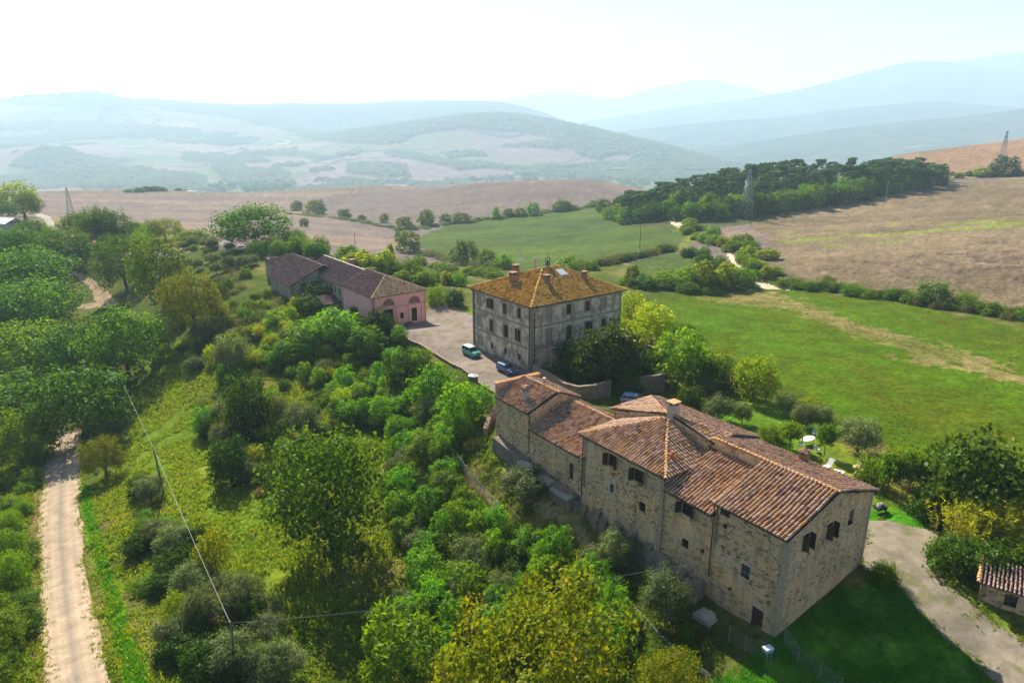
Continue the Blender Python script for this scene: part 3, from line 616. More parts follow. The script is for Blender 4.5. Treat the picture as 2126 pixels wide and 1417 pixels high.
ridge([(1750, 160), (1850, 135), (1950, 115), (2020, 107), (2080, 107), (2126, 106), (2300, 98), (2700, 120)], 9000, 1300, 0, 80, 33, 40, 200)
ridge([(960, 240), (1000, 213), (1080, 198), (1150, 188), (1210, 200), (1260, 206), (1330, 181), (1390, 168), (1430, 165), (1480, 175), (1515, 186), (1600, 215), (1700, 240)], 11500, 1600, 0, 60, 43, 40, 300)
ridge([(740, 235), (790, 213), (840, 206), (900, 206), (960, 210), (1040, 222), (1100, 240)], 11000, 1600, -20, 40, 53, 40, 200)
# ------------------------------------------------------------------ buildings
# every building has a local frame: x = T (to the right and back), y = U (to the left and back), z up
class Frame:
    def __init__(s, ox, oy, ang, root):
        s.o = np.array([ox, oy]); s.T = np.array([math.cos(ang), math.sin(ang)]); s.U = np.array([-math.sin(ang), math.cos(ang)]); s.ang = ang; s.root = root
    def loc(s, X, Y): d = np.array([X, Y]) - s.o; return d @ s.T, d @ s.U
    def ray(s, px, py):
        r = ray(px, py); c = np.array([0, 0]) - s.o
        return np.array([c @ s.T, c @ s.U, H]), np.array([r[:2] @ s.T, r[:2] @ s.U, r[2]])
    def onplane(s, px, py, p0, n):
        o, d = s.ray(px, py); p0 = np.array(p0, float); n = np.array(n, float); return o + d * ((p0 - o) @ n / (d @ n))
class Wall:
    """vertical wall from a to b (local xy); outward normal is to the right of a->b"""
    def __init__(s, fr, a, b):
        s.fr = fr; s.a = np.array(a, float); s.b = np.array(b, float); s.len = np.linalg.norm(s.b - s.a)
        s.d = (s.b - s.a) / s.len; s.n = np.array([s.d[1], -s.d[0]])
    def P(s, x, z, off=0.0): q = s.a + s.d * x + s.n * off; return (q[0], q[1], z)
    def at(s, px, py):
        p = s.fr.onplane(px, py, (*s.a, 0), (*s.n, 0)); return float((p[:2] - s.a) @ s.d), float(p[2])
    def box(s, mb, x0, x1, z0, z1, o0, o1):
        mb.hexa([s.P(x0, z0, o0), s.P(x1, z0, o0), s.P(x1, z0, o1), s.P(x0, z0, o1), s.P(x0, z1, o0), s.P(x1, z1, o0), s.P(x1, z1, o1), s.P(x0, z1, o1)])
def wall_mesh(mb, w, z0, top, holes=(), thick=0.45, rev=0.22):
    """top: list of (x, z); holes: list of (x0, x1, za, zb). Front skin with openings, reveals, back skin and top."""
    xs = sorted({0.0, w.len, *[p[0] for p in top], *[h[0] for h in holes], *[h[1] for h in holes]})
    xs = [x for x in xs if -1e-6 <= x <= w.len + 1e-6]
    tz = lambda x: float(np.interp(x, [p[0] for p in top], [p[1] for p in top]))
    zs = sorted({z0, *[h[2] for h in holes], *[h[3] for h in holes]})
    for i in range(len(xs) - 1):
        xa, xb = xs[i], xs[i + 1]
        if xb - xa < 1e-4: continue
        for k in range(len(zs)):
            za = zs[k]; last = k == len(zs) - 1; zb = None if last else zs[k + 1]
            xm = (xa + xb) / 2
            if not last and any(h[0] < xm < h[1] and h[2] < (za + zb) / 2 < h[3] for h in holes): continue
            if last: mb.face([w.P(xa, za), w.P(xb, za), w.P(xb, tz(xb)), w.P(xa, tz(xa))])
            else: mb.face([w.P(xa, za), w.P(xb, za), w.P(xb, zb), w.P(xa, zb)])
        mb.face([w.P(xa, tz(xa)), w.P(xb, tz(xb)), w.P(xb, tz(xb), -thick), w.P(xa, tz(xa), -thick)])
    for (xa, xb, za, zb) in holes:
        r = -rev
        mb.face([w.P(xa, za), w.P(xa, za, r), w.P(xb, za, r), w.P(xb, za)]); mb.face([w.P(xa, zb), w.P(xb, zb), w.P(xb, zb, r), w.P(xa, zb, r)])
        mb.face([w.P(xa, za), w.P(xa, zb), w.P(xa, zb, r), w.P(xa, za, r)]); mb.face([w.P(xb, za), w.P(xb, za, r), w.P(xb, zb, r), w.P(xb, zb)])
    mb.face([w.P(0, z0), w.P(0, tz(0)), w.P(0, tz(0), -thick), w.P(0, z0, -thick)])
    mb.face([w.P(w.len, z0), w.P(w.len, z0, -thick), w.P(w.len, tz(w.len), -thick), w.P(w.len, tz(w.len))])
def window(w, root, x, z, wd, ht, style='dark', trim=None, shutter='wood_dark', rev=0.22, lintel=None, sill=None, glass='glass', name='window', label=None, arch=False):
    """a window of the wall w centred at (x, z). Children: pane, frame, shutters, sill."""
    x0, x1, z0, z1 = x - wd / 2, x + wd / 2, z - ht / 2, z + ht / 2
    mb = MB(); r = -rev
    fmat = M['wood_dark']
    if style == 'blind':
        w.box(mb, x0, x1, z0, z1, -0.30, -0.06); o = mb.build(name, M['blind'], root)
    elif style in ('hole',):
        w.box(mb, x0, x1, z0, z1, -0.5, -0.3); o = mb.build('opening', M['interior'], root)
    else:
        t = 0.07; bx = lambda a, b, c, d: w.box(mb, a, b, c, d, r, r + 0.07)
        bx(x0, x0 + t, z0, z1); bx(x1 - t, x1, z0, z1); bx(x0 + t, x1 - t, z0, z0 + t); bx(x0 + t, x1 - t, z1 - t, z1)
        if style != 'door' and wd > 0.55: bx(x - 0.03, x + 0.03, z0 + t, z1 - t)
        if style not in ('door', 'grille') and ht > 1.1: bx(x0 + t, x - 0.03, z, z + 0.05); bx(x + 0.03, x1 - t, z, z + 0.05)
        o = mb.build(name if style != 'door' else 'door', fmat if style != 'grille' else M['gutter'], root)
        g = MB(); w.box(g, x0, x1, z0, z1, r - 0.06, r - 0.01)
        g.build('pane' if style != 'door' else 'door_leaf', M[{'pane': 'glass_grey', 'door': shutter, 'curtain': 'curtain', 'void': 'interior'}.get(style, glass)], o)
        if style == 'door':
            h_ = MB(); w.box(h_, x1 - 0.22, x1 - 0.16, z - 0.12, z + 0.02, r + 0.075, r + 0.12); h_.build('door_handle', M['metal_grey'], o)
            for k in range(1, 4):
                pass
        if style == 'curtain':
            g = MB(); w.box(g, x0 + 0.05, x1 - 0.05, z0 + 0.03, z0 + ht * 0.2, r + 0.071, r + 0.075); g.build('dark_lower_pane', M['glass'], o)
        def leaf(xa, xb, oa, ob, hinge_out):
            # a shutter leaf of boards between two points of the wall plan (x, offset)
            s_ = MB(); n = 5
            for i in range(n):
                f0, f1 = i / n + 0.012, (i + 1) / n - 0.012
                px0, px1 = xa + (xb - xa) * f0, xa + (xb - xa) * f1; q0, q1 = oa + (ob - oa) * f0, oa + (ob - oa) * f1
                dx, do = xb - xa, ob - oa; L_ = math.hypot(dx, do); nx, no = -do / L_ * 0.04, dx / L_ * 0.04
                A = w.P(px0, z0, q0); B = w.P(px1, z0, q1); C = w.P(px1 + nx, z0, q1 + no); D = w.P(px0 + nx, z0, q0 + no)
                s_.hexa([A, B, C, D] + [(p[0], p[1], z1) for p in (A, B, C, D)])
            for zz in (z0 + ht * 0.15, z1 - ht * 0.2):
                A = w.P(xa, zz, oa + 0.0); B = w.P(xb, zz, ob); dx, do = xb - xa, ob - oa; L_ = math.hypot(dx, do); nx, no = -do / L_, dx / L_
                p4 = [w.P(xa - nx * 0.02, zz, oa - no * 0.02), w.P(xb - nx * 0.02, zz, ob - no * 0.02), w.P(xb + nx * 0.06, zz, ob + no * 0.06), w.P(xa + nx * 0.06, zz, oa + no * 0.06)]
                s_.hexa(p4 + [(p[0], p[1], zz + 0.08) for p in p4])
            s_.build('shutter', M[shutter], o)
        hw_ = wd / 2
        if style == 'open':        # both leaves swung out about 100-130 degrees
            a1 = R(118); leaf(x0, x0 + hw_ * math.cos(a1) * 0.95, 0.02, 0.02 + hw_ * math.sin(a1) * 0.95, 1)
            a2 = R(62); leaf(x1, x1 + hw_ * math.cos(a2) * 0.95, 0.02, 0.02 + hw_ * math.sin(a2) * 0.95, 1)
        if style == 'ajar':
            a1 = R(70); leaf(x0, x0 + hw_ * math.cos(a1), 0.02, 0.02 + hw_ * math.sin(a1), 1)
            a2 = R(100); leaf(x1, x1 + hw_ * math.cos(a2), 0.02, 0.02 + hw_ * math.sin(a2), 1)
        if style == 'closed': leaf(x0 + 0.01, x - 0.005, -0.09, -0.09, 1); leaf(x + 0.005, x1 - 0.01, -0.09, -0.09, 1)
        if style == 'half': leaf(x0 + 0.01, x - 0.005, -0.09, -0.09, 1); leaf(x1, x1 + hw_ * math.cos(R(25)), 0.02, 0.02 + hw_ * math.sin(R(25)), 1)
        if style == 'halfl': leaf(x0 - hw_ * 0.92, x0, 0.10, 0.02, 1)
    if label: o['label'] = label
    if trim is not None:
        tb = MB(); tw = 0.17
        w.box(tb, x0 - tw, x0, z0 - 0.02, z1 + 0.02, -0.02, 0.05); w.box(tb, x1, x1 + tw, z0 - 0.02, z1 + 0.02, -0.02, 0.05)
        w.box(tb, x0 - tw - 0.03, x1 + tw + 0.03, z1 + 0.02, z1 + 0.24, -0.02, 0.08); w.box(tb, x0 - tw - 0.05, x1 + tw + 0.05, z0 - 0.16, z0 - 0.02, -0.02, 0.11)
        tb.build('window_surround', M[trim], o)
    if lintel: lb = MB(); w.box(lb, x0 - 0.2, x1 + 0.2, z1, z1 + 0.2, -0.2, 0.035); lb.build('lintel', M['lintel'], o)
    if sill: sb = MB(); w.box(sb, x0 - 0.12, x1 + 0.12, z0 - 0.1, z0, -0.2, 0.09); sb.build('window_sill', M['lintel'], o)
    return o
def hole_of(x, z, wd, ht): return (x - wd / 2, x + wd / 2, z - ht / 2, z + ht / 2)

def roof_slope(poly, mat, root, name='roof_slope', sp=0.36, tl=0.46, rad=None, seed=0, thick=0.10, overlap=0.06):
    """a planar convex slope covered with rows of half-round clay tiles; poly local 3D points"""
    rg = np.random.default_rng(seed + 5); P = np.array(poly, float); c = P.mean(0)
    n = np.zeros(3)
    for i in range(len(P)): n += np.cross(P[i] - c, P[(i + 1) % len(P)] - c)
    n /= np.linalg.norm(n)
    if n[2] < 0: n = -n; P = P[::-1]
    up = np.array([0, 0, 1.0]); e = up - n * (up @ n); e /= np.linalg.norm(e); a = np.cross(e, n); a /= np.linalg.norm(a)
    A = (P - c) @ a; E = (P - c) @ e; rad = rad or sp * 0.29
    V = []; Fq = []
    nseg = 4; k = 0
    x = A.min() + sp * 0.5; ph = rg.uniform(0, 6, 4); sag = lambda u_, v_: 0.035 * math.sin(u_ * .9 + ph[0]) * math.sin(v_ * .8 + ph[1]) + 0.02 * math.sin(u_ * 2.3 + ph[2] + v_) ; wav = lambda v_: 0.035 * math.sin(v_ * .8 + ph[3])
    while x < A.max():
        hits = []
        for i in range(len(P)):
            j = (i + 1) % len(P)
            if (A[i] - x) * (A[j] - x) < 0: hits.append(E[i] + (E[j] - E[i]) * (x - A[i]) / (A[j] - A[i]))
        if len(hits) >= 2:
            lo, hi = min(hits) - 0.05, max(hits); s = lo
            while s < hi - 0.03:
                s1 = min(s + tl, hi + 0.02); jx = rg.normal(0, sp * 0.045); jr = rad * rg.uniform(0.9, 1.12); lift = rg.normal(0, 0.006)
                for (ss, rr, lf) in ((s - overlap, jr * 1.08, 0.036), (s1, jr * 0.90, 0.0)):
                    for q in range(nseg + 1):
                        t = math.pi * q / nseg; V.append(c + a * (x + jx + wav(ss + x * .2) + rr * math.cos(t)) + e * ss + n * (rr * math.sin(t) * 1.5 + 0.04 + lf + lift + sag(x, ss)))
                b = k * 2 * (nseg + 1)
                for q in range(nseg): Fq.append((b + q, b + q + 1, b + nseg + 1 + q + 1, b + nseg + 1 + q))
                Fq.append(tuple(b + q for q in range(nseg, -1, -1)))
                k += 1; s = s1
        x += sp
    mb = MB(); top = [tuple(p) for p in P]; bot = [tuple(p - np.array([0, 0, thick])) for p in P]
    m = len(P); base = len(V)
    V = V + [np.array(p) for p in top] + [np.array(p) for p in bot]; mi = [0] * len(Fq)
    Fq.append(tuple(base + i for i in range(m))); Fq.append(tuple(base + m + i for i in reversed(range(m))))
    for i in range(m): Fq.append((base + i, base + m + i, base + m + (i + 1) % m, base + (i + 1) % m))
    mi += [1] * (m + 2)
    return mesh_obj(name, V, Fq, [mat, M['underroof']], root, mi)
def ridge_tiles(p0, p1, mat, root, r=0.15, tl=0.42, seed=0, name='ridge_tiles', parent=None):
    rg = np.random.default_rng(seed + 99); p0 = np.array(p0, float); p1 = np.array(p1, float); Lg = np.linalg.norm(p1 - p0); d = (p1 - p0) / Lg
    s_ = np.cross(d, [0, 0, 1.0]); s_ /= np.linalg.norm(s_); u = np.cross(s_, d); V = []; Fq = []; k = 0; x = 0.0
    while x < Lg:
        x1 = min(x + tl, Lg); rr = r * rg.uniform(0.92, 1.1); jx = rg.normal(0, 0.015)
        for (xx, f, lf) in ((x - 0.05, 1.1, 0.03), (x1, 0.92, 0.0)):
            for q in range(6):
                t = math.pi * q / 5; V.append(p0 + d * xx + s_ * (rr * f * math.cos(t) + jx) + u * (rr * f * math.sin(t) - 0.02 + lf))
        b = k * 12
        for q in range(5): Fq.append((b + q, b + q + 1, b + 7 + q, b + 6 + q))
        Fq.append(tuple(b + q for q in range(5, -1, -1))); Fq.append(tuple(b + 6 + q for q in range(6)))
        k += 1; x = x1
    return mesh_obj(name, V, Fq, mat, root)
def gutter(p0, p1, root, r=0.075):
    mb = MB(); mb.tube([p0, p1], r, 6); return mb.build('gutter', M['gutter'], root)
def pipe(pts, root, r=0.055): mb = MB(); mb.tube(pts, r, 6); return mb.build('downpipe', M['gutter'], root)
def chimney(root, x, y, z, w=0.7, d=0.7, h=1.3, mat='brick', style='tiles', roofmat='tile', sink=0.6):
    mb = MB(); mb.box(x - w / 2, x + w / 2, y - d / 2, y + d / 2, z - sink, z + h * 0.66)
    mb.box(x - w / 2 - 0.05, x + w / 2 + 0.05, y - d / 2 - 0.05, y + d / 2 + 0.05, z + h * 0.66, z + h * 0.72)
    for sx in (-1, 1):
        for sy in (-1, 1): mb.box(x + sx * (w / 2 - 0.07) - 0.07, x + sx * (w / 2 - 0.07) + 0.07, y + sy * (d / 2 - 0.07) - 0.07, y + sy * (d / 2 - 0.07) + 0.07, z + h * 0.72, z + h * 0.92)
    for f in (-0.17, 0.17):
        mb.box(x + f * w - 0.04, x + f * w + 0.04, y - d / 2 + 0.012, y - d / 2 + 0.11, z + h * 0.72, z + h * 0.92); mb.box(x + f * w - 0.04, x + f * w + 0.04, y + d / 2 - 0.11, y + d / 2 - 0.012, z + h * 0.72, z + h * 0.92)
    o = mb.build('chimney', M[mat], root)
    zi = z + h * 0.92; i_ = MB(); i_.box(x - w / 2 + 0.15, x + w / 2 - 0.15, y - d / 2 + 0.15, y + d / 2 - 0.15, z + h * 0.715, zi - 0.01); i_.build('flue', M['interior'], o)
    a, b = w / 2 + 0.13, d / 2 + 0.13; c_ = MB()
    if style == 'flat':
        c_.box(x - a, x + a, y - b, y + b, zi, zi + 0.09); c_.build('chimney_cap', M[roofmat], o)
    elif style == 'dome':
        for k in range(5):
            f0, f1 = math.cos(k * 0.3), math.cos((k + 1) * 0.3); c_.hexa([(x - a * f0, y - b * f0, zi + 0.5 * math.sin(k * 0.3)), (x + a * f0, y - b * f0, zi + 0.5 * math.sin(k * 0.3)), (x + a * f0, y + b * f0, zi + 0.5 * math.sin(k * 0.3)), (x - a * f0, y + b * f0, zi + 0.5 * math.sin(k * 0.3)),
              (x - a * f1, y - b * f1, zi + 0.5 * math.sin((k + 1) * 0.3)), (x + a * f1, y - b * f1, zi + 0.5 * math.sin((k + 1) * 0.3)), (x + a * f1, y + b * f1, zi + 0.5 * math.sin((k + 1) * 0.3)), (x - a * f1, y + b * f1, zi + 0.5 * math.sin((k + 1) * 0.3))])
        c_.build('chimney_cap', M['brick'], o)
    else:
        pk = [(x - 0.05, y, zi + 0.34), (x + 0.05, y, zi + 0.34)]
        cs = [(x - a, y - b, zi), (x + a, y - b, zi), (x + a, y + b, zi), (x - a, y + b, zi)]
        c_.face([cs[0], cs[1], pk[1], pk[0]]); c_.face([cs[1], cs[2], pk[1]]); c_.face([cs[2], cs[3], pk[0], pk[1]]); c_.face([cs[3], cs[0], pk[0]]); c_.face(cs[::-1])
        for q in range(4):
            A, B = np.array(cs[q]), np.array(cs[(q + 1) % 4]); pt = np.array(pk[0]) * 0.5 + np.array(pk[1]) * 0.5
            for f in np.linspace(0.12, 0.88, 4):
                s0 = A + (B - A) * f; s1 = s0 + (pt - s0) * (0.95 - abs(f - 0.5)); c_.tube([s0 + [0, 0, 0.03], s1 + [0, 0, 0.03]], 0.07, 6)
        c_.build('chimney_cap', M[roofmat], o)
    return o
def below(fr, x, y):      # ground height at a local point
    q = fr.o + fr.T * x + fr.U * y; return float(hgt(q[0], q[1])[0])

# ===== the long stone farmhouse in front
farm = thing('stone_farmhouse', 'long rubble-stone farmhouse in front with stepped clay-tile roofs, nearest building', 'house', (21.69, 47.39, 0), math.atan2(.583, .812))
FA = Frame(21.69, 47.39, math.atan2(.583, .812), farm)
E1, RG, W1 = 9.24, 11.2, 12.83
def gw(px, py, w): return w.at(px, py)
# gable wall (towards the camera and right)
wG = Wall(FA, (0, 0), (W1, 0))
hs = []; wins = []
def opening(w, px, py, wd, ht, style, **k):
    x, z = w.at(px, py); return (w, x, z, wd, ht, style, k)
opsG = [opening(wG, 1674.5, 1122, 1.05, 1.45, 'ajar', lintel=True, sill=True), opening(wG, 1724, 1099, 1.05, 1.45, 'ajar', lintel=True, sill=True), opening(wG, 1767.5, 1072, 0.85, 1.5, 'curtain', lintel=True, sill=True)]
wF = Wall(FA, (0, 6.9), (0, 0))
opsF = [opening(wF, 1504, 1060, 1.15, 0.95, 'closed'), opening(wF, 1505, 1091.5, 0.42, 0.5, 'hole'), opening(wF, 1547.5, 1185, 0.9, 1.25, 'pane', lintel=True, sill=True),
        opening(wF, 1514.5, 1222, 0.35, 0.4, 'hole'), opening(wF, 1571, 1283, 1.15, 2.05, 'door', shutter='wood_door', lintel=True)]
wE = Wall(FA, (0.06, 12.75), (0.06, 6.9))
opsE = [opening(wE, 1427, 1057, 1.3, 1.15, 'open', sill=True), opening(wE, 1422, 1128, 0.8, 0.95, 'dark', trim=None), opening(wE, 1458, 1144, 0.4, 0.5, 'hole')]
wC = Wall(FA, (-0.12, 24.0), (-0.12, 12.75))
opsC = [opening(wC, 1271, 956, 1.2, 1.35, 'open'), opening(wC, 1326, 988, 1.2, 1.35, 'open'), opening(wC, 1270.7, 1012.5, 0.6, 1.0, 'pane', trim='lintel'), opening(wC, 1333, 1052, 0.85, 1.05, 'dark', trim=None)] + \
       [opening(wC, a, b, 0.24, 0.26, 'hole') for a, b in ((1254, 975), (1272, 984.5), (1302, 1005), (1327, 1006.5), (1344, 1031))]
wB = Wall(FA, (0, 33.6), (0, 24.0))
opsB = [opening(wB, 1186, 978, 0.7, 2.0, 'closed'), opening(wB, 1086, 901, 0.4, 0.55, 'hole'), opening(wB, 1200, 999, 0.25, 0.25, 'hole')]
wA = Wall(FA, (0, 40.4), (0, 33.6)); opsA = []
def do_wall(name, w, z0, top, ops, mat, root, rev=0.22):
    mb = MB(); wall_mesh(mb, w, z0, top, [hole_of(o[1], o[2], o[3], o[4]) for o in ops], rev=rev)
    wo = mb.build(name, mat, root)
    for o in ops: window(o[0], root, o[1], o[2], o[3], o[4], o[5], **o[6])
    return wo
S_ = M['stone']
do_wall('gable_wall', wG, -2.5, [(0, E1 - .02), (W1 / 2, RG - .06), (W1, E1 - .02)], opsG, S_, farm)
do_wall('wall', wF, -2.5, [(0, E1 - .06), (6.9, E1 - .06)], opsF, S_, farm)
do_wall('wall', wE, -2.5, [(0, 7.92), (5.85, 7.92)], opsE, S_, farm)
do_wall('wall', wC, -2.5, [(0, E1 - .06), (11.25, E1 - .06)], opsC, S_, farm)
do_wall('wall', wB, -2.0, [(0, 6.5), (9.6, 6.5)], opsB, S_, farm)
do_wall('wall', wA, -1.5, [(0, 8.25), (6.8, 8.25)], opsA, S_, farm)
do_wall('wall', Wall(FA, (W1, 0), (W1, 12.9)), -2.0, [(0, E1 - .06), (12.9, E1 - .06)], [], S_, farm)
do_wall('wall', Wall(FA, (13.7, 12.9), (13.7, 26.4)), -2.0, [(0, E1 - .1), (13.5, E1 - .1)], [], S_, farm)
do_wall('wall', Wall(FA, (W1, 12.9), (13.7, 12.9)), -2.0, [(0, 9.2), (.87, 9.1)], [], S_, farm)
# party walls that rise above the lower roofs
do_wall('wall', Wall(FA, (6.5, 12.95), (6.5, 6.9)), 6.0, [(0, RG - .12), (6.05, RG - .12)], [], S_, farm)
do_wall('wall', Wall(FA, (6.4, 26.4), (6.4, 12.95)), 5.0, [(0, 9.35), (8.0, 11.6), (13.45, 10.66)], [], S_, farm)
do_wall('wall', Wall(FA, (6.4, 12.95), (13.7, 12.95)), 6.0, [(0, 10.66), (2.9, 10.62), (7.3, 9.15)], [], S_, farm)
do_wall('wall', Wall(FA, (-0.12, 12.75), (6.4, 12.75)), 5.0, [(0, E1 - .08), (6.5, E1 - .08)], [], S_, farm)
do_wall('wall', Wall(FA, (6.4, 24.0), (-0.12, 24.0)), 3.0, [(0, E1 - .08), (6.5, E1 - .08)], [], S_, farm)
do_wall('wall', Wall(FA, (6.4, 6.9), (0, 6.9)), 5.0, [(0, RG - .12), (6.4, E1 - .1)], [], S_, farm)
do_wall('wall', Wall(FA, (0, 33.55), (7.2, 33.55)), 3.0, [(0, 8.2), (4.2, 9.75), (7.2, 8.5)], [], S_, farm)
do_wall('wall', Wall(FA, (13.7, 26.4), (6.4, 26.4)), -2, [(0, 9.1), (7.3, 9.25)], [], S_, farm)
do_wall('wall', Wall(FA, (7.2, 24.0), (7.2, 40.4)), -2, [(0, 7.8), (9.6, 7.8), (9.7, 8.3), (16.4, 8.3)], [], S_, farm)
wP = Wall(FA, (0, 40.4), (6.7, 40.4)); mbp = MB(); wall_mesh(mbp, Wall(FA, (6.7, 40.75), (0, 40.75)), -1.5, [(0, 9.5), (6.7, 9.65)]); wall_mesh(mbp, wP, 5, [(0, 9.65), (6.7, 9.5)], thick=0.34); mbp.build('parapet_wall', S_, farm)
ov = 0.38
TM = M['tile']; roofs = []
def slope(poly, seed, mat=TM, root=farm, **k): return roof_slope(poly, mat, root, seed=seed, **k)
k17 = (RG - E1) / (W1 / 2)
slope([(-ov, -.25, E1 - k17 * ov), (-ov, 6.98, E1 - k17 * ov), (W1 / 2, 6.98, RG), (W1 / 2, -.25, RG)], 1)
slope([(W1 / 2, -.25, RG), (W1 / 2, 12.6, RG), (W1 + ov, 12.6, E1 - k17 * ov), (W1 + ov, -.25, E1 - k17 * ov)], 2)
slope([(-ov, 6.86, 7.86), (-ov, 12.72, 7.86), (6.5, 12.72, 10.0), (6.5, 6.86, 10.0)], 3)
ap = (6.35, 18.45, 11.25)
slope([(-.12 - ov, 12.35, 9.1), (-.12 - ov, 24.4, 9.1), ap], 4)
slope([(-.12 - ov, 12.35, 9.1), ap, (6.35, 12.35, 9.1)], 5)
slope([(-.12 - ov, 24.4, 9.1), (6.35, 24.4, 9.1), ap], 6)
A_ = (6.3, 18.4, 11.75); R1 = (6.3, 12.6, 10.72); R2 = (9.35, 12.6, 10.72); R3 = (14.1, 12.6, 9.1); L1 = (6.3, 26.8, 9.4); L2 = (13.0, 26.8, 9.4); L3 = (14.1, 26.8, 9.1)
slope([A_, R1, R2], 7); slope([A_, R2, R3, L3, L2], 8); slope([A_, L2, L1], 9)
slope([(-ov, 23.9, 6.32), (-ov, 33.5, 6.32), (6.1, 33.5, 8.4), (6.1, 23.9, 8.4)], 10)
slope([(6.1, 23.9, 8.4), (6.1, 33.5, 8.4), (7.5, 33.5, 7.95), (7.5, 23.9, 7.95)], 11)
slope([(-ov, 33.4, 8.15), (-ov, 40.4, 8.15), (4.2, 40.4, 9.8), (4.2, 33.4, 9.8)], 12)
slope([(4.2, 33.4, 9.8), (4.2, 40.4, 9.8), (7.6, 40.4, 8.4), (7.6, 33.4, 8.4)], 13)
RT = M['tile_ridge']
for k, (p, q) in enumerate([((W1 / 2, -.25, RG + .03), (W1 / 2, 12.6, RG + .03)), ((-.12 - ov, 12.35, 9.13), ap), ((-.12 - ov, 24.4, 9.13), ap), (A_, R2), (A_, L2),
      ((6.1, 23.9, 8.43), (6.1, 33.4, 8.43)), ((4.2, 33.4, 9.83), (4.2, 40.4, 9.83))]): ridge_tiles(p, q, RT, farm, seed=k)
slope([(-.15, 40.3, 9.66), (-.15, 40.85, 9.66), (6.8, 40.85, 9.56), (6.8, 40.3, 9.56)], 14, RT, thick=0.05) if False else None
mbc = MB()
for t_ in np.arange(-0.1, 6.8, 0.25): mbc.tube([(t_, 40.22, 9.72 - t_ * .022), (t_ + 0.02, 40.93, 9.72 - t_ * .022)], [0.10, 0.12], 7)
mbc.build('parapet_tiles', RT, farm)
gutter((-ov - .05, -.2, E1 - k17 * ov - .06), (-ov - .05, 6.95, E1 - k17 * ov - .06), farm); gutter((-ov - .05, 7.0, 7.78), (-ov - .05, 12.6, 7.78), farm)
gutter((-.17 - ov, 12.4, 9.02), (-.17 - ov, 24.3, 9.02), farm); gutter((6.0, 12.53, 9.02), (-.1 - ov, 12.3, 9.02), farm); gutter((6.3, 12.52, 10.62), (9.6, 12.52, 10.62), farm)
gutter((-ov - .05, 24.4, 6.24), (-ov - .05, 33.4, 6.24), farm); gutter((-ov - .05, 33.5, 8.06), (-ov - .05, 40.3, 8.06), farm)
pipe([(-ov, 6.98, 8.9), (-.12, 6.98, 8.6), (-.10, 6.98, 1.6)], farm); pipe([(-.5, 12.5, 9.0), (-.2, 12.62, 8.6), (-.14, 12.62, 7.9)], farm); pipe([(-.45, 24.12, 9.0), (-.14, 24.12, 8.6), (-.14, 24.12, 1.5), (-.8, 24.6, 1.2)], farm); pipe([(6.2, 12.5, 10.6), (6.3, 12.86, 10.3), (6.3, 12.86, 9.4)], farm)
pipe([(-.3, 33.5, 8.0), (-.08, 33.5, 7.7), (-.08, 33.5, 6.6)], farm)
chimney(farm, 6.75, 18.15, 11.7, 0.95, 0.8, 1.45, 'chim_plaster', 'flat', 'tile_ridge')
chimney(farm, *FA.onplane(1668, 958, (W1 / 2, 0, RG), (k17, 0, 1)), w=0.66, d=0.66, h=1.15, mat='brick', style='tiles', roofmat='tile')
kA = 1.65 / 4.58
chimney(farm, *FA.onplane(1092, 829, (4.2, 0, 9.8), (-kA, 0, 1)), w=0.75, d=0.75, h=1.5, mat='chim_plaster', style='dome')
fp = FA.onplane(1129.5, 814, (4.2, 0, 9.8), (-kA, 0, 1))
fm = MB(); fm.tube([(fp[0], fp[1], fp[2] - .2), (fp[0], fp[1], fp[2] + 1.75)], 0.085, 8); fo = fm.build('stove_pipe', M['copper'], farm)
fm = MB(); fm.tube([(fp[0], fp[1], fp[2] + 1.76), (fp[0], fp[1], fp[2] + 1.86)], 0.19, 10); fm.build('pipe_cap', M['steel'], fo)
tp = FA.onplane(1395, 953, ap, (0, -(2.15 / 6.1), 1)); tm = MB()
tm.tube([(tp[0], tp[1], tp[2] - .2), (tp[0], tp[1], tp[2] + .35), (tp[0], tp[1], tp[2] + .36), (tp[0], tp[1], tp[2] + .62), (tp[0], tp[1], tp[2] + .64), (tp[0], tp[1], tp[2] + .85)], [0.17, 0.17, 0.22, 0.22, 0.15, 0.13], 10); tm.build('terracotta_flue', M['terracotta'], farm)
# stone ledges and buttressed plinth along the foot of the front walls
mb = MB(); mb.hexa([(-1.7, 24.6, -1), (-.05, 24.6, -1), (-.05, 33, -1), (-1.5, 33, -1), (-1.2, 24.6, 1.35), (-.05, 24.6, 1.6), (-.05, 33, 2.2), (-1.1, 33, 1.95)]); mb.hexa([(-1.5, 33.2, -1), (-.05, 33.2, -1), (-.05, 40, -1), (-1.4, 40, -1), (-1.0, 33.2, 2.1), (-.05, 33.2, 2.4), (-.05, 40, 3.0), (-.9, 40, 2.8)])
_rp = np.random.default_rng(4)
for yy in np.arange(7.2, 24.2, 1.05):
    d_, t_ = _rp.uniform(.35, 1.15), _rp.uniform(.15, 1.25); mb.hexa([(-d_ - .5, yy, -2), (-.17, yy, -2), (-.17, yy + 1.03, -2), (-d_ - .45, yy + 1.03, -2), (-d_ * .55 - .1, yy, t_), (-.17, yy, t_ + .3), (-.17, yy + 1.03, t_ + .25), (-d_ * .5 - .1, yy + 1.03, t_ - .05)])
mb.build('stone_plinth', M['stone_dark'], farm)
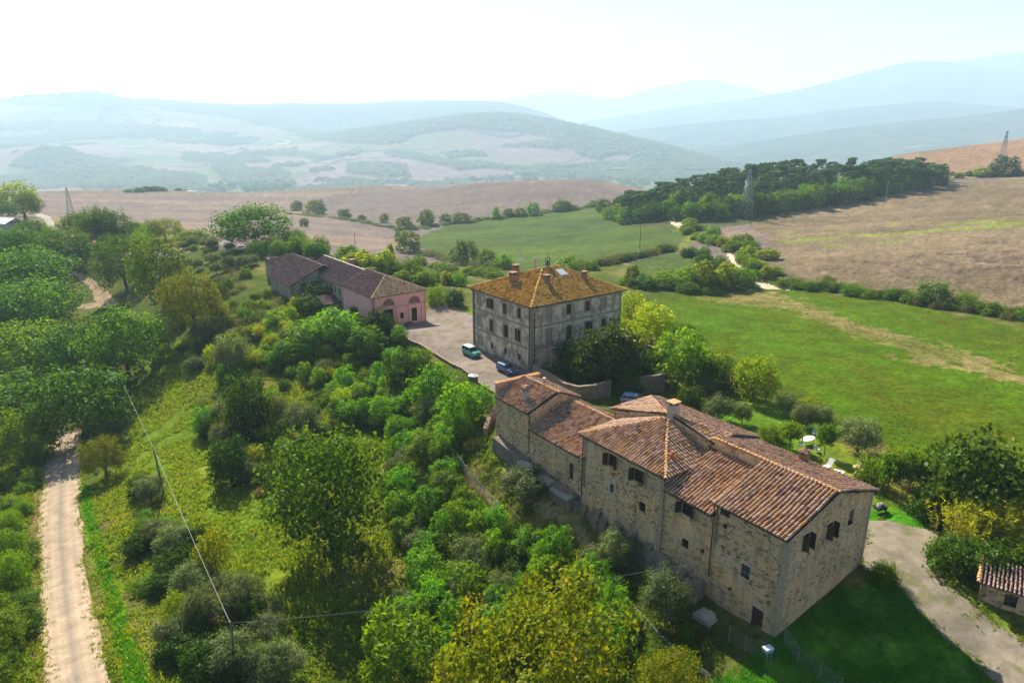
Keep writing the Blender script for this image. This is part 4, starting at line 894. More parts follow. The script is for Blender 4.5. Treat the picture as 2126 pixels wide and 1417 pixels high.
def quoin(x, y, sx, sy, z0, z1, seed):
    rq = np.random.default_rng(seed); mb = MB(); z = z0; k = 0
    while z < z1 - .2:
        h_ = rq.uniform(.26, .42); la, lb = (rq.uniform(.5, .75), rq.uniform(.28, .4)) if k % 2 else (rq.uniform(.28, .4), rq.uniform(.5, .75)); xa, xb = sorted((x - sx * .025, x + sx * la)); ya, yb = sorted((y - sy * .025, y + sy * lb)); mb.box(xa, xb, ya, yb, z, min(z + h_ - .03, z1)); z += h_; k += 1
    return mb.build('quoins', M['quoin'], farm)
M['quoin'] = plain('grey_quoin_stone', (0.33, 0.265, 0.185), .95, .5, 2.2)
quoin(0, 0, 1, 1, -1.5, E1 - .12, 1); quoin(-.12, 12.75, 1, 1, -.5, E1 - .2, 2); quoin(-.12, 24.0, 1, -1, 6.6, E1 - .2, 3); quoin(W1, 0, -1, 1, 0, E1 - .15, 4)
mb = MB()
for (a, b, zz) in ((24.8, 27.8, 1.5), (28.2, 31.0, 1.85), (31.3, 34.0, 2.2)): mb.box(-1.55, -.5, a, b, zz - .35, zz)
mb.build('stone_ledge', M['concrete'], farm)

# ===== the villa
villa = thing('villa', 'large square three-storey villa with weathered grey plaster and ochre hipped tile roof', 'house', (3.19, 110.9, 0), R(36.4))
VI = Frame(3.19, 110.9, R(36.4), villa)
VE, VW, VD = 11.55, 20.8, 17.7
vL = Wall(VI, (0, VD), (0, 0)); vR = Wall(VI, (0, 0), (VW, 0))
def z3(x, y): return 930 + x / 4.2936, 520 + y / 4.2936
def vo(w, x, y, wd, ht, st, **k): return opening(w, *z3(x, y), wd, ht, st, **{'shutter': 'wood_red', 'trim': 'villa_trim', **k})
opsVL = [vo(vL, 277, 430, 1.0, 1.6, 'blind'), vo(vL, 383, 473, 1.05, 1.7, 'open'), vo(vL, 507, 518, 1.0, 1.75, 'closed'), vo(vL, 634, 556, 0.95, 1.75, 'dark'),
         vo(vL, 279, 620, 1.0, 2.0, 'blind'), vo(vL, 388, 668, 1.05, 2.15, 'closed'), vo(vL, 512, 715, 1.0, 2.15, 'half'), vo(vL, 630, 757, 1.0, 2.15, 'halfl'),
         vo(vL, 290, 800, 1.3, 1.4, 'blind'), vo(vL, 391, 846, .75, 1.15, 'pane', trim=None), vo(vL, 511, 897, .8, 1.25, 'pane', trim=None), vo(vL, 635, 948, .8, 1.25, 'pane', trim=None)]
opsVR = [vo(vR, 900, 555, 1.05, 1.6, 'blind'), vo(vR, 1078, 523, 1.05, 1.65, 'dark'), vo(vR, 1245, 493, 1.1, 1.7, 'closed'), vo(vR, 1390, 465, 1.0, 1.6, 'blind'),
         vo(vR, 900, 757, 1.15, 2.2, 'blind'), vo(vR, 1080, 728, 1.1, 2.3, 'closed'), vo(vR, 1240, 690, 1.1, 2.3, 'half'), vo(vR, 1388, 662, 1.1, 2.3, 'closed')]
VP = M['villa_plaster']
do_wall('wall', vL, -1.5, [(0, VE), (VD, VE)], opsVL, VP, villa, 0.28); do_wall('wall', vR, -1.5, [(0, VE), (VW, VE)], opsVR, VP, villa, 0.28)
do_wall('wall', Wall(VI, (VW, 0), (VW, VD)), -2.5, [(0, VE), (VD, VE)], [], VP, villa); do_wall('wall', Wall(VI, (VW, VD), (0, VD)), -2, [(0, VE), (VW, VE)], [], VP, villa)
for zz, hh, pr in ((7.75, 0.26, 0.09), (3.95, 0.28, 0.09)):
    mb = MB(); mb.box(-pr, VW + pr, -pr, 0.03, zz, zz + hh); mb.box(-pr, .03, 0.03, VD + pr, zz, zz + hh); mb.box(VW - .03, VW + pr, .03, VD + pr, zz, zz + hh); mb.build('string_course', M['villa_trim'], villa)
mb = MB()
for i in range(24):
    z_ = -0.6 + i * 0.5; a = 0.62 if i % 2 else 0.42; mb.box(-.035, a, -.035, .02, z_, z_ + .46); mb.box(-.035, .02, .02, (0.42 if i % 2 else 0.62), z_, z_ + .46)
    mb.box(VW - a, VW + .035, -.035, .02, z_, z_ + .46); mb.box(-.035, .02, VD - a, VD + .035, z_, z_ + .46)
mb.build('quoins', M['villa_trim'], villa)
mb = MB(); mb.box(-.16, VW + .16, -.16, .02, VE - .42, VE - .02); mb.box(-.16, .02, .02, VD + .16, VE - .42, VE - .02); mb.box(-.34, VW + .34, -.34, VD + .34, VE - .02, VE + .10); mb.build('cornice', M['villa_trim'], villa)
o_ = 0.62; vz = VE + 0.10; pz = 15.6; pa, pb = (9.4, 8.85, pz), (12.9, 8.85, pz)
c0, c1, c2, c3 = (-o_, -o_, vz), (VW + o_, -o_, vz), (VW + o_, VD + o_, vz), (-o_, VD + o_, vz)
TV = M['tile_villa']
for k, pl in enumerate(([c0, c1, pb, pa], [c1, c2, pb], [c2, c3, pa, pb], [c3, c0, pa])): slope(pl, 30 + k, TV, villa, sp=0.29, tl=0.45)
for k, (p, q) in enumerate(((c0, pa), (c1, pb), (c2, pb), (c3, pa), (pa, pb))): ridge_tiles(p, q, TV, villa, 0.19, 0.45, 40 + k)
gutter((-o_ - .05, -o_, vz - .03), (-o_ - .05, VD + o_, vz - .03), villa, .09); gutter((-o_, -o_ - .05, vz - .03), (VW + o_, -o_ - .05, vz - .03), villa, .09)
pipe([(-.6, -.3, vz - .1), (-.12, .35, VE - .7), (-.12, .35, 0.2)], villa, .07); pipe([(-.6, VD - .3, vz - .1), (-.12, VD - .6, VE - .7), (-.12, VD - .6, 0.2)], villa, .07); pipe([(.9, -.6, vz - .1), (.65, -.12, VE - .8), (.65, -.12, 0.4)], villa, .07)
nA = np.cross(np.array(c0) - pa, np.array(c3) - pa); nB = np.cross(np.array(c0) - pa, np.array(c1) - pa)
for (x, y, s, w_, h_) in ((582, 285, 'A', 1.15, 2.0), (880, 288, 'B', 0.95, 1.5), (1212, 250, 'B', 0.85, 1.4)):
    p = VI.onplane(*z3(x, y), pa, nA if s == 'A' else nB); chimney(villa, p[0], p[1], p[2], w_, w_ * .85, h_, 'brick', 'flat', 'brick', 0.8)
chimney(villa, 6.6, 13.2, 14.0, 1.0, .9, 1.9, 'brick', 'flat', 'brick'); mb = MB(); mb.box(9.6, 9.9, 11.2, 11.5, 14.2, 16.9); mb.build('slim_flue', M['chim_plaster'], villa)
# skylight
p = VI.onplane(*z3(1013, 198), pa, nB); ez = np.array([0, 1, (pz - vz) / (8.85 + o_)]); ez /= np.linalg.norm(ez); nn = np.cross([1, 0, 0], ez); q = np.array(p) + nn * 0.14
mb = MB(); a_, b_ = np.array([0.85, 0, 0]), ez * 0.95
mb.hexa([q - a_ - b_, q + a_ - b_, q + a_ + b_, q - a_ + b_] + [v + nn * .08 for v in (q - a_ - b_, q + a_ - b_, q + a_ + b_, q - a_ + b_)]); sk = mb.build('skylight', M['steel'], villa)
# belfry frame, antennas and dishes on the ridge
mb = MB()
for dx in (-.45, .45): mb.box(10.6 + dx - .04, 10.6 + dx + .04, 8.8, 8.9, pz, pz + 1.7)
mb.box(10.1, 11.1, 8.8, 8.9, pz + 1.6, pz + 1.7); mb.tube([(10.6, 8.85, pz + 1.7), (10.6, 8.85, pz + 2.6)], .03, 5); bf = mb.build('bell_frame', M['gutter'], villa)
mb = MB(); mb.tube([(10.6, 8.85, pz + .35), (10.6, 8.85, pz + .5), (10.6, 8.85, pz + .9), (10.6, 8.85, pz + 1.2), (10.6, 8.85, pz + 1.3)], [.30, .26, .19, .15, .04], 10); mb.build('bell', M['gutter'], bf)
mb = MB(); mb.tube([(7.2, 12.4, 14.0), (7.2, 12.4, 18.6)], .03, 5); mb.tube([(6.8, 12.4, 18.2), (7.6, 12.4, 18.2)], .02, 4); mb.tube([(6.9, 12.4, 17.8), (7.5, 12.4, 17.8)], .02, 4); an = mb.build('aerial', M['metal_grey'], villa)
mb = MB()
for k in range(6):
    r0, r1 = k / 6 * .42, (k + 1) / 6 * .42
    for t in range(12):
        t0, t1 = 2 * math.pi * t / 12, 2 * math.pi * (t + 1) / 12; Q = lambda r, tt: (7.2 + r * math.cos(tt) * .8, 12.25 - .25 * (0.42 - r * r * 2.2), 16.9 + r * math.sin(tt))
        mb.face([Q(r0, t0), Q(r1, t0), Q(r1, t1), Q(r0, t1)])
mb.build('dish', M['white'], an)
mb = MB(); mb.tube([(8.6, 10.2, 15.0), (8.6, 10.2, 17.3)], .04, 5); mb.build('aerial', M['metal_grey'], villa)

# ===== the pink barn, the middle barn and the far barn
ang3 = math.atan2(.6, .8)
pink = thing('pink_barn', 'pink plastered barn with two brick-filled arches facing the courtyard', 'barn', (-29, 140.2, 0), ang3)
PK = Frame(-29, 140.2, ang3, pink); PW, PL, PE, PR = 12.6, 15.2, 5.95, 8.85
pF = Wall(PK, (0, 0), (PW, 0)); pS = Wall(PK, (0, PL), (0, 0))
def z4(x, y): return 530 + x / 4.944, 500 + y / 4.944
x1, zz1 = pF.at(*z4(1634, 752)); x2, zz2 = pF.at(*z4(1507, 765)); x3, zz3 = pF.at(*z4(1368, 745))
opsP = [(pF, x1, zz1, 1.35, 2.9, 'void', {}), (pF, x2, zz2, .85, 1.3, 'void', {}), (pF, x3, zz3 - .4, 2.3, 2.6, 'void', {})]
do_wall('wall', pF, -2.0, [(0, PE), (PW, PE)], opsP, M['pink'], pink)
s1, sz1 = pS.at(*z4(1165, 750)); do_wall('wall', pS, -3, [(0, PE), (PL, PE)], [(pS, s1, sz1, .8, 1.2, 'void', {})], M['pink'], pink)
do_wall('wall', Wall(PK, (PW, 0), (PW, PL)), -2, [(0, PE), (PL, PE)], [], M['pink'], pink)
for (ax, ay) in ((1366, 632), (1632, 598)):      # brick lunettes with a plaster rim, proud of the wall
    cx_, cz_ = pF.at(*z4(ax, ay)); mb = MB(); rr = 1.45; zb = cz_ - .75; arc = [(cx_ + rr * math.cos(t), zb + rr * 1.05 * math.sin(t)) for t in np.linspace(0, math.pi, 17)]
    mb.face([pF.P(a, b, .05) for a, b in arc])
    for i in range(16): mb.face([pF.P(*arc[i], -.05), pF.P(*arc[i + 1], -.05), pF.P(*arc[i + 1], .05), pF.P(*arc[i], .05)])
    lo = mb.build('brick_lunette', M['brickwork'], pink)
    mb = MB()
    for i in range(16):
        (a, b), (c, d) = arc[i], arc[i + 1]; f = 1.09; g_ = lambda x, z: (cx_ + (x - cx_) * f, zb + (z - zb) * f)
        mb.hexa([pF.P(a, b, -.02), pF.P(c, d, -.02), pF.P(*g_(c, d), -.02), pF.P(*g_(a, b), -.02), pF.P(a, b, .08), pF.P(c, d, .08), pF.P(*g_(c, d), .08), pF.P(*g_(a, b), .08)])
    mb.build('arch_rim', M['pink'], lo)
    [(lambda m_: (pF.box(m_, cx_ + a - .06, cx_ + a + .06, -1.5, zb, -.02, .04), m_.build('pilaster_edge', M['villa_trim'], pink)))(MB()) for a in (1.61, -1.61)]
mb = MB(); pF.box(mb, 0, PW, 3.25, 3.4, -.02, .05); mb.build('string_course', M['villa_trim'], pink)
po = .45; pz_ = PE + .03; h0 = (PW / 2, 6.4, PR); h1 = (PW / 2, PL, PR); TB = M['tile_barn']
slope([(-po, -po, pz_), (PW + po, -po, pz_), h0], 50, tile_mat('barn_tile_painted_lit', [(0, (0.20, 0.13, 0.08)), (0.5, (0.34, 0.24, 0.15)), (1, (0.48, 0.36, 0.22))], (0.4, 0.3, 0.12), 0.5, (0.08, 0.06, 0.05)), pink, sp=.33, tl=.5)  # front hip: lighter copy of the barn tile, sunlit tone painted in
slope([(-po, -po, pz_), h0, h1, (-po, PL, pz_)], 51, TB, pink, sp=.33, tl=.5); slope([(PW + po, -po, pz_), (PW + po, PL, pz_), h1, h0], 52, TB, pink, sp=.33, tl=.5)
for k, (p, q) in enumerate((((-po, -po, pz_), h0), ((PW + po, -po, pz_), h0), (h0, h1), (h1, (-po, PL, pz_)))): ridge_tiles(p, q, M['tile_ridge'] if k < 2 else TB, pink, .16, .5, 60 + k)
# round stone well beside the door
mid = thing('stone_barn', 'long stone barn with pale mortar ridge between the pink barn and the low barn', 'barn', (-29, 140.2, 0), ang3)
MD = Frame(-29, 140.2, ang3, mid); mS = Wall(MD, (.6, 39.6), (.6, 15.25)); ME, MR = 5.6, 8.45
opsM = []
for (ax, ay, w_, h_) in ((537, 335, .7, 1.2), (600, 367, .8, 1.5), (703, 413, .7, 1.2), (777, 462, .7, 1.3), (819, 497, .8, 1.7), (864, 523, .8, 1.6)): x, z = mS.at(*z4(ax, ay)); opsM.append((mS, x, z, w_, h_, 'void', {}))
do_wall('wall', mS, -3, [(0, ME), (24.35, ME)], opsM, M['barn_stone'], mid); do_wall('gable_wall', Wall(MD, (12, 39.6), (.6, 39.6)), -3, [(0, ME), (5.7, MR - .1), (11.4, ME)], [], M['barn_stone'], mid); do_wall('wall', Wall(MD, (12, 15.25), (12, 39.6)), -3, [(0, ME), (24.35, ME)], [], M['barn_stone'], mid)
slope([(.6 - .4, 15.3, ME - .15), (.6 - .4, 40, ME - .15), (6.2, 40, MR), (6.2, 15.3, MR)], 53, TB, mid, sp=.33, tl=.5); slope([(6.2, 15.3, MR), (6.2, 40, MR), (12.4, 40, ME - .15), (12.4, 15.3, ME - .15)], 54, TB, mid, sp=.33, tl=.5)
mb = MB(); mb.tube([(6.2, 15.6, MR + .06), (6.2, 40, MR + .06)], .17, 7); mb.build('mortar_ridge', M['mortar_ridge'], mid)
p = MD.onplane(*z4(945, 215), (6.2, 0, MR), (0, 0, 1)); mb = MB(); mb.box(7.2, 8.2, 26.0, 27.2, 7.2, 9.2); mb.box(7.1, 8.3, 25.9, 27.3, 9.2, 9.32); mb.build('chimney', M['brick'], mid)
low = thing('low_barn', 'lowest farm barn at the far left end of the row with broken corner roof', 'barn', (-29, 140.2, 0), ang3)
LW = Frame(-29, 140.2, ang3, low)
lS = Wall(LW, (-6.5, 45.2), (-6.5, 30.2)); lE = Wall(LW, (-6.5, 30.2), (.55, 30.2)); lB = Wall(LW, (-1.9, 62.5), (-1.9, 52.2)); lC = Wall(LW, (-1.9, 52.2), (-5.5, 45.2))
def lo_(w, ax, ay, a, b): x, z = w.at(*z4(ax, ay)); return (w, x, z, a, b, 'void', {})
do_wall('wall', lS, -3, [(0, 4.05), (15, 4.05)], [lo_(lS, 232, 423, .6, 1.6)], M['barn_stone'], low); do_wall('gable_wall', lE, -3, [(0, 4.05), (7.05, 7.3)], [lo_(lE, 500, 480, 1.7, 1.9)], M['barn_stone'], low)
do_wall('wall', lB, -3, [(0, 4.65), (10.3, 4.65)], [lo_(lB, 160, 300, .6, .9)], M['barn_stone'], low); do_wall('wall', lC, -3, [(0, 4.6), (7.87, 4.3)], [], M['barn_stone'], low); do_wall('wall', Wall(LW, (7, 62.5), (-1.9, 62.5)), -3, [(0, 4.6), (8.9, 4.6)], [], M['barn_stone'], low)
do_wall('wall', Wall(LW, (7, 30.2), (7, 62.5)), -3, [(0, 5), (32, 5)], [], M['barn_stone'], low)
slope([(-6.9, 29.8, 3.85), (-6.9, 45.3, 3.85), (1.8, 45.3, 7.9), (1.8, 29.8, 7.9)], 55, TB, low, sp=.33, tl=.5); slope([(-6.9, 45.3, 3.85), (-2.3, 52.3, 5.95), (1.8, 50.3, 7.9), (1.8, 45.3, 7.9)], 56, TB, low, sp=.33, tl=.5)
slope([(-2.3, 52.3, 4.6), (-2.3, 62.9, 4.6), (1.8, 50.3, 7.9)], 57, TB, low, sp=.33, tl=.5); slope([(1.8, 29.8, 7.9), (1.8, 50.3, 7.9), (7.5, 50.3, 5.1), (7.5, 29.8, 5.1)], 58, TB, low, sp=.33, tl=.5); slope([(-2.3, 62.9, 4.6), (7.5, 62.9, 4.6), (7.5, 50.3, 5.1), (1.8, 50.3, 7.9)], 59, TB, low, sp=.33, tl=.5)
ridge_tiles((1.8, 29.8, 7.93), (1.8, 50.3, 7.93), TB, low, .16, .5, 70); ridge_tiles((1.8, 50.3, 7.93), (-2.3, 62.9, 4.63), TB, low, .16, .5, 71)
# ------------------------------------------------------------------ plants
def unit(v): return v / (np.linalg.norm(v, axis=-1, keepdims=True) + 1e-9)
def leaf_quads(c, n, Ls, Ws, tang=None, rg=RNG):
    k = len(c); n = unit(n); t = rg.normal(size=(k, 3)) if tang is None else tang
    t = unit(t - n * (t * n).sum(1, keepdims=True)); b = np.cross(n, t); Ls = np.broadcast_to(Ls, (k,))[:, None]; Ws = np.broadcast_to(Ws, (k,))[:, None]
    V = np.stack([c - t * Ls / 2, c + b * Ws / 2 - t * Ls * 0.06, c + t * Ls / 2, c - b * Ws / 2 - t * Ls * 0.06], 1)
    return V.reshape(-1, 3)
def shell(rg, n, cen, rad, lo=0.55, up=0.3, flat=1.0, out=1.1):
    d = unit(rg.normal(size=(n, 3))); r = rg.uniform(lo ** 2, 1.05, n) ** 0.5
    p = cen + d * (r * rad)[:, None] * np.array([1, 1, flat]); nn = d * out + rg.normal(size=(n, 3)) * 0.26 + np.array([0, 0, up])
    return p, nn, d
def lumps(rg, H_, W_, z0, nl, rmin, rmax, fill=0.68, top=1.0):
    cz_, rz_ = (H_ + z0) / 2, (H_ - z0) / 2; out = []
    for i in range(nl):
        f = (i + 0.5) / nl; zz = 1 - 1.75 * f; a = i * 2.39996 + rg.uniform(-.35, .35); q = math.sqrt(max(0, 1 - zz * zz)); k = fill * rg.uniform(0.82, 1.14)
        out.append((np.array([q * math.cos(a) * W_ / 2 * k, q * math.sin(a) * W_ / 2 * k, cz_ + zz * rz_ * k * top]), rg.uniform(rmin, rmax) * W_))
    out.append((np.array([0, 0, cz_]), W_ * 0.26)); return out
def trunk_mb(rg, H_, W_, z0, lp, r0, nb=7, lean=0.0):
    mb = MB(); top = np.array([rg.normal(0, .03) * W_ + lean, rg.normal(0, .03) * W_, z0 + (H_ - z0) * 0.45])
    mb.tube([(0, 0, -1.2), (0, 0, 0.15), tuple(top * [.5, .5, .5]), tuple(top)], [r0 * 1.5, r0 * 1.1, r0 * .85, r0 * .45], 7)
    for i in rg.permutation(len(lp))[:nb]:
        c = lp[i][0]; s_ = top * rg.uniform(0.45, 0.95); m = s_ * .5 + c * .5 + np.array([0, 0, -.06 * H_]); mb.tube([s_, m, c], [r0 * .42, r0 * .28, r0 * .1], 5, cap=False)
    return mb
KIND = {}     # name -> list of (crown mesh, trunk mesh, height, width)
def mk(kind, leaf, trunk_mb_, V, H_, W_, bark='bark'):
    me = quad_mesh(kind + '_crown', V, len(V) // 4, [L[leaf]])
    tm = None
    if trunk_mb_ is not None:
        tm = bpy.data.meshes.new(kind + '_trunk'); tm.from_pydata([tuple(v) for v in trunk_mb_.v], [], trunk_mb_.f); tm.materials.append(M[bark]); tm.polygons.foreach_set('use_smooth', np.ones(len(tm.polygons), dtype=bool)); tm.update()
    KIND.setdefault(kind, []).append((me, tm, H_, W_))
def broad(kind, leaf, seed, H_=8, W_=8, z0=1.2, nl=34, per=230, ls=(.22, .36), wf=.62, rm=(.12, .20), r0=.22, lo=.5, up=.35, fill=.7, bark='bark', droop=0.0, flat=.85, out=.75, stray=.2, far=1.6):
    rg = np.random.default_rng(seed); lp = lumps(rg, H_, W_, z0, nl, *rm, fill=fill); P_, N_, D_ = [], [], []
    for c, r in lp:
        p, n, d = shell(rg, int(per * (r / W_ / .16) ** 2), c, r, lo, up, flat, out); P_.append(p); N_.append(n); D_.append(d)
        # stray twigs that break the outline
        k = int(per * stray); dd = unit(unit(c - np.array([0, 0, (H_ + z0) / 2])) + rg.normal(size=(k, 3)) * .5); q = c + dd * (r * rg.uniform(1.0, far, k))[:, None]; P_.append(q); N_.append(dd * .3 + rg.normal(size=(k, 3))); D_.append(dd)
    p, n, d = np.concatenate(P_), np.concatenate(N_), np.concatenate(D_); ok = p[:, 2] > 0.05; p, n, d = p[ok], n[ok], d[ok]; k = len(p)
    sz = rg.uniform(*ls, k); tang = (d + np.array([0, 0, -droop]) + rg.normal(size=(k, 3)) * .35) if droop else None
    mk(kind, leaf, trunk_mb(rg, H_, W_, z0, lp, r0), leaf_quads(p, n, sz, sz * wf, tang, rg), H_, W_, bark)
for s_ in range(4): broad('oak', 'oak', 100 + s_, nl=40, per=230, ls=(.19, .36), lo=.82, rm=(.075, .18), fill=.78, z0=.4, stray=.14, far=1.5, up=.5, wf=.7)
for s_ in range(3): broad('oak_bright', 'oak_bright', 110 + s_, H_=7, W_=8, z0=.1, nl=42, per=230, ls=(.19, .36), lo=.82, rm=(.075, .18), fill=.8, stray=.14, far=1.5, up=.5, wf=.7)
for s_ in range(2): broad('autumn', 'autumn', 120 + s_, per=460, nl=64, ls=(.12, .24), z0=.9, lo=.8, rm=(.06, .125), fill=.84, stray=.15, far=1.6, up=.5, wf=.7)
for s_ in range(4): broad('robinia', 'robinia', 130 + s_, H_=5.5, W_=4.2, z0=.1, nl=24, per=84, ls=(.32, .62), wf=.30, rm=(.09, .19), r0=.09, droop=.3, up=1.0, flat=1.4, fill=.8, out=.6, lo=.6, stray=.5, far=1.9)
for s_ in range(3): broad('olive', 'olive', 140 + s_, H_=4, W_=4.2, z0=.8, nl=26, per=190, ls=(.18, .34), wf=.34, rm=(.11, .2), r0=.14, bark='bark_grey', droop=.2, up=.4, out=.6, lo=.6, fill=.76)
for s_ in range(3): broad('shrub', 'shrub', 150 + s_, H_=2.6, W_=3.4, z0=-.5, nl=24, per=130, ls=(.14, .28), wf=.5, rm=(.11, .2), r0=.05, up=.6, fill=.78, lo=.75, stray=.35, far=1.8)
for s_ in range(2): broad('dark_shrub', 'dark', 156 + s_, H_=3.2, W_=3.8, z0=-.4, nl=26, per=130, ls=(.15, .28), wf=.6, rm=(.11, .2), r0=.07, lo=.65, fill=.76)
for s_ in range(2): broad('yellow', 'yellow', 160 + s_, H_=6, W_=4.6, z0=.6, nl=32, per=120, ls=(.17, .32), wf=.6, rm=(.1, .19), r0=.10, lo=.65, fill=.78)
for s_ in range(2): broad('bramble', 'bramble', 165 + s_, H_=1.5, W_=4.2, z0=-.7, nl=30, per=60, ls=(.18, .34), wf=.4, rm=(.1, .18), r0=.03, up=.7, fill=.76)
for s_ in range(2): broad('fig', 'dark', 170 + s_, H_=6, W_=8.5, z0=.2, nl=42, per=110, ls=(.36, .60), wf=.75, rm=(.1, .18), r0=.18, up=.5, lo=.65, fill=.76)
for s_ in range(2): broad('willow', 'willow', 175 + s_, H_=9, W_=8, z0=.3, nl=24, per=70, ls=(.45, .8), wf=.5, rm=(.14, .22), r0=.2, droop=.3)
for s_ in range(2): broad('green_fruit', 'shrub', 180 + s_, H_=4, W_=3.2, z0=1.1, nl=20, per=80, ls=(.2, .36), wf=.6, r0=.08, lo=.6)
def pine(seed):
    rg = np.random.default_rng(seed); H_, W_ = 14, 7.0; P_, N_ = [], []; lp = []
    for i in range(16):
        a = i * 2.4; f = rg.uniform(0, 1); c = np.array([math.cos(a) * W_ * .34 * math.sqrt(f), math.sin(a) * W_ * .34 * math.sqrt(f), H_ * (.93 - .30 * rg.uniform(0, 1) ** 1.3 * (.4 + f))]); r = W_ * rg.uniform(.13, .22); lp.append((c, r))
        p, n, d = shell(rg, 60, c, r, .4, .4, .62); P_.append(p); N_.append(n)
    p, n = np.concatenate(P_), np.concatenate(N_); sz = rg.uniform(.5, .95, len(p))
    mk('pine', 'pine', trunk_mb(rg, H_, W_, H_ * .55, lp, .2, 6), leaf_quads(p, n, sz, sz * .55, None, rg), H_, W_)
for s_ in range(4): pine(200 + s_)
def far_broad(kind, leaf, seed, H_=9, W_=9):
    rg = np.random.default_rng(seed); lp = lumps(rg, H_, W_, -2.0, 24, .12, .22, fill=.78); P_, N_ = [], []
    for c, r in lp: p, n, d = shell(rg, int(60 * (r / W_ / .17) ** 2), c, r, .5, .4, .9); P_.append(p); N_.append(n)
    p, n = np.concatenate(P_), np.concatenate(N_); ok = p[:, 2] > 0; p, n = p[ok], n[ok]; sz = rg.uniform(.5, 1.0, len(p))
    mk(kind, leaf, trunk_mb(rg, H_, W_, .6, lp, .22, 4), leaf_quads(p, n, sz, sz * .65, None, rg), H_, W_)
for s_ in range(3): far_broad('far_oak', 'oak', 210 + s_)
for s_ in range(3): far_broad('far_green', 'oak_bright', 215 + s_)
for s_ in range(2): far_broad('far_willow', 'willow', 220 + s_)
for s_ in range(2): far_broad('far_yellow', 'yellow', 225 + s_, 8, 7)
for s_ in range(2): far_broad('far_dark', 'pine', 228 + s_, 9, 9)
def cypress(seed):
    rg = np.random.default_rng(seed); H_, W_ = 10, 2.0; k = 1500; z = rg.uniform(.2, H_, k); r = W_ / 2 * np.sin(np.clip((z / H_) ** .7, 0, 1) * math.pi) ** .6 * rg.uniform(.6, 1.08, k); a = rg.uniform(0, 6.283, k); d = np.stack([np.cos(a), np.sin(a), 0 * a], 1)
    p = d * r[:, None]; p[:, 2] = z; sz = rg.uniform(.3, .55, k); mb = MB(); mb.tube([(0, 0, -1), (0, 0, H_ * .8)], [.18, .05], 6)
    mk('cypress', 'pine', mb, leaf_quads(p, d + rg.normal(size=(k, 3)) * .4, sz, sz * .5, d * .3 + [0, 0, 1], rg), H_, W_)
cypress(240)
def cane(seed):
    rg = np.random.default_rng(seed); H_, W_ = 4.2, 4.0; P_, N_, T_ = [], [], []; mb = MB()
    for i in range(120):
        b = rg.normal(size=2) * W_ * .2; l = rg.normal(size=2) * .55 + b * .22; h_ = H_ * rg.uniform(.65, 1.0)
        if i < 70: mb.tube([(b[0], b[1], -.3), (b[0] + l[0] * .4, b[1] + l[1] * .4, h_ * .6), (b[0] + l[0], b[1] + l[1], h_)], [.025, .02, .008], 4, cap=False)
        k = 42; f = rg.uniform(.2, 1.04, k); base = np.stack([b[0] + l[0] * f ** 1.5, b[1] + l[1] * f ** 1.5, h_ * f], 1); a = rg.uniform(0, 6.283, k); d = np.stack([np.cos(a), np.sin(a), rg.uniform(.1, 1.0, k)], 1)
        P_.append(base + d * .16); N_.append(rg.normal(size=(k, 3))); T_.append(d)
    p, n, t = np.concatenate(P_), np.concatenate(N_), np.concatenate(T_); sz = rg.uniform(.3, .55, len(p)); mk('cane', 'reed', mb, leaf_quads(p, n, sz, sz * .12, t, rg), H_, W_, 'bark_grey')
cane(250); cane(251)
def bare(seed):
    rg = np.random.default_rng(seed); mb = MB(); H_, W_ = 6, 5; mb.tube([(0, 0, -.6), (0, 0, 1.2)], [.16, .11], 6); P_, N_, T_ = [], [], []
    for i in range(26):
        a = rg.uniform(0, 6.283); e = np.array([math.cos(a) * W_ * .4, math.sin(a) * W_ * .4, 0]) * rg.uniform(.3, 1) + [0, 0, H_ * rg.uniform(.6, 1)]; s0 = np.array([0, 0, rg.uniform(.8, 1.4)]); mb.tube([s0, s0 * .5 + e * .5 + [0, 0, .4], e], [.06, .04, .012], 4, cap=False)
        k = 14; q = s0 + (e - s0) * rg.uniform(.4, 1.05, k)[:, None] + rg.normal(size=(k, 3)) * .25; P_.append(q); N_.append(rg.normal(size=(k, 3))); T_.append(rg.normal(size=(k, 3)) + [0, 0, 1])
    p, n, t = np.concatenate(P_), np.concatenate(N_), np.concatenate(T_); mk('bare', 'dry', mb, leaf_quads(p, n, .55, .035, t, rg), H_, W_, 'bark_grey')
bare(260)
def heap(seed):
    rg = np.random.default_rng(seed); k = 900; d = unit(rg.normal(size=(k, 3)) * [1, 1, .55]); d[:, 2] = abs(d[:, 2]); p = d * rg.uniform(.5, 1, k)[:, None] * [1.3, 1.1, .8]; mk('heap', 'dry', None, leaf_quads(p, rg.normal(size=(k, 3)), .8, .035, rg.normal(size=(k, 3)) * [1, 1, .4], rg), .9, 2.6)
heap(270)

NAMES = dict(oak=('oak_tree', 'tree'), oak_bright=('broadleaf_tree', 'tree'), autumn=('oak_tree', 'tree'), robinia=('robinia_tree', 'tree'), olive=('olive_tree', 'olive tree'), shrub=('shrub', 'shrub'), dark_shrub=('evergreen_shrub', 'shrub'), yellow=('yellow_green_tree', 'tree'),
  bramble=('bramble', 'bramble'), fig=('fig_tree', 'tree'), willow=('willow_tree', 'tree'), green_fruit=('fruit_tree', 'tree'), pine=('pine_tree', 'pine'), far_oak=('oak_tree', 'tree'), far_green=('broadleaf_tree', 'tree'), far_willow=('willow_tree', 'tree'), far_yellow=('yellow_green_tree', 'tree'), far_dark=('evergreen_tree', 'tree'),
  cypress=('cypress_tree', 'cypress'), cane=('cane_clump', 'cane'), bare=('bare_tree', 'tree'), heap=('brushwood_heap', 'brushwood'))
PR_ = random.Random(5); PLANTED = []
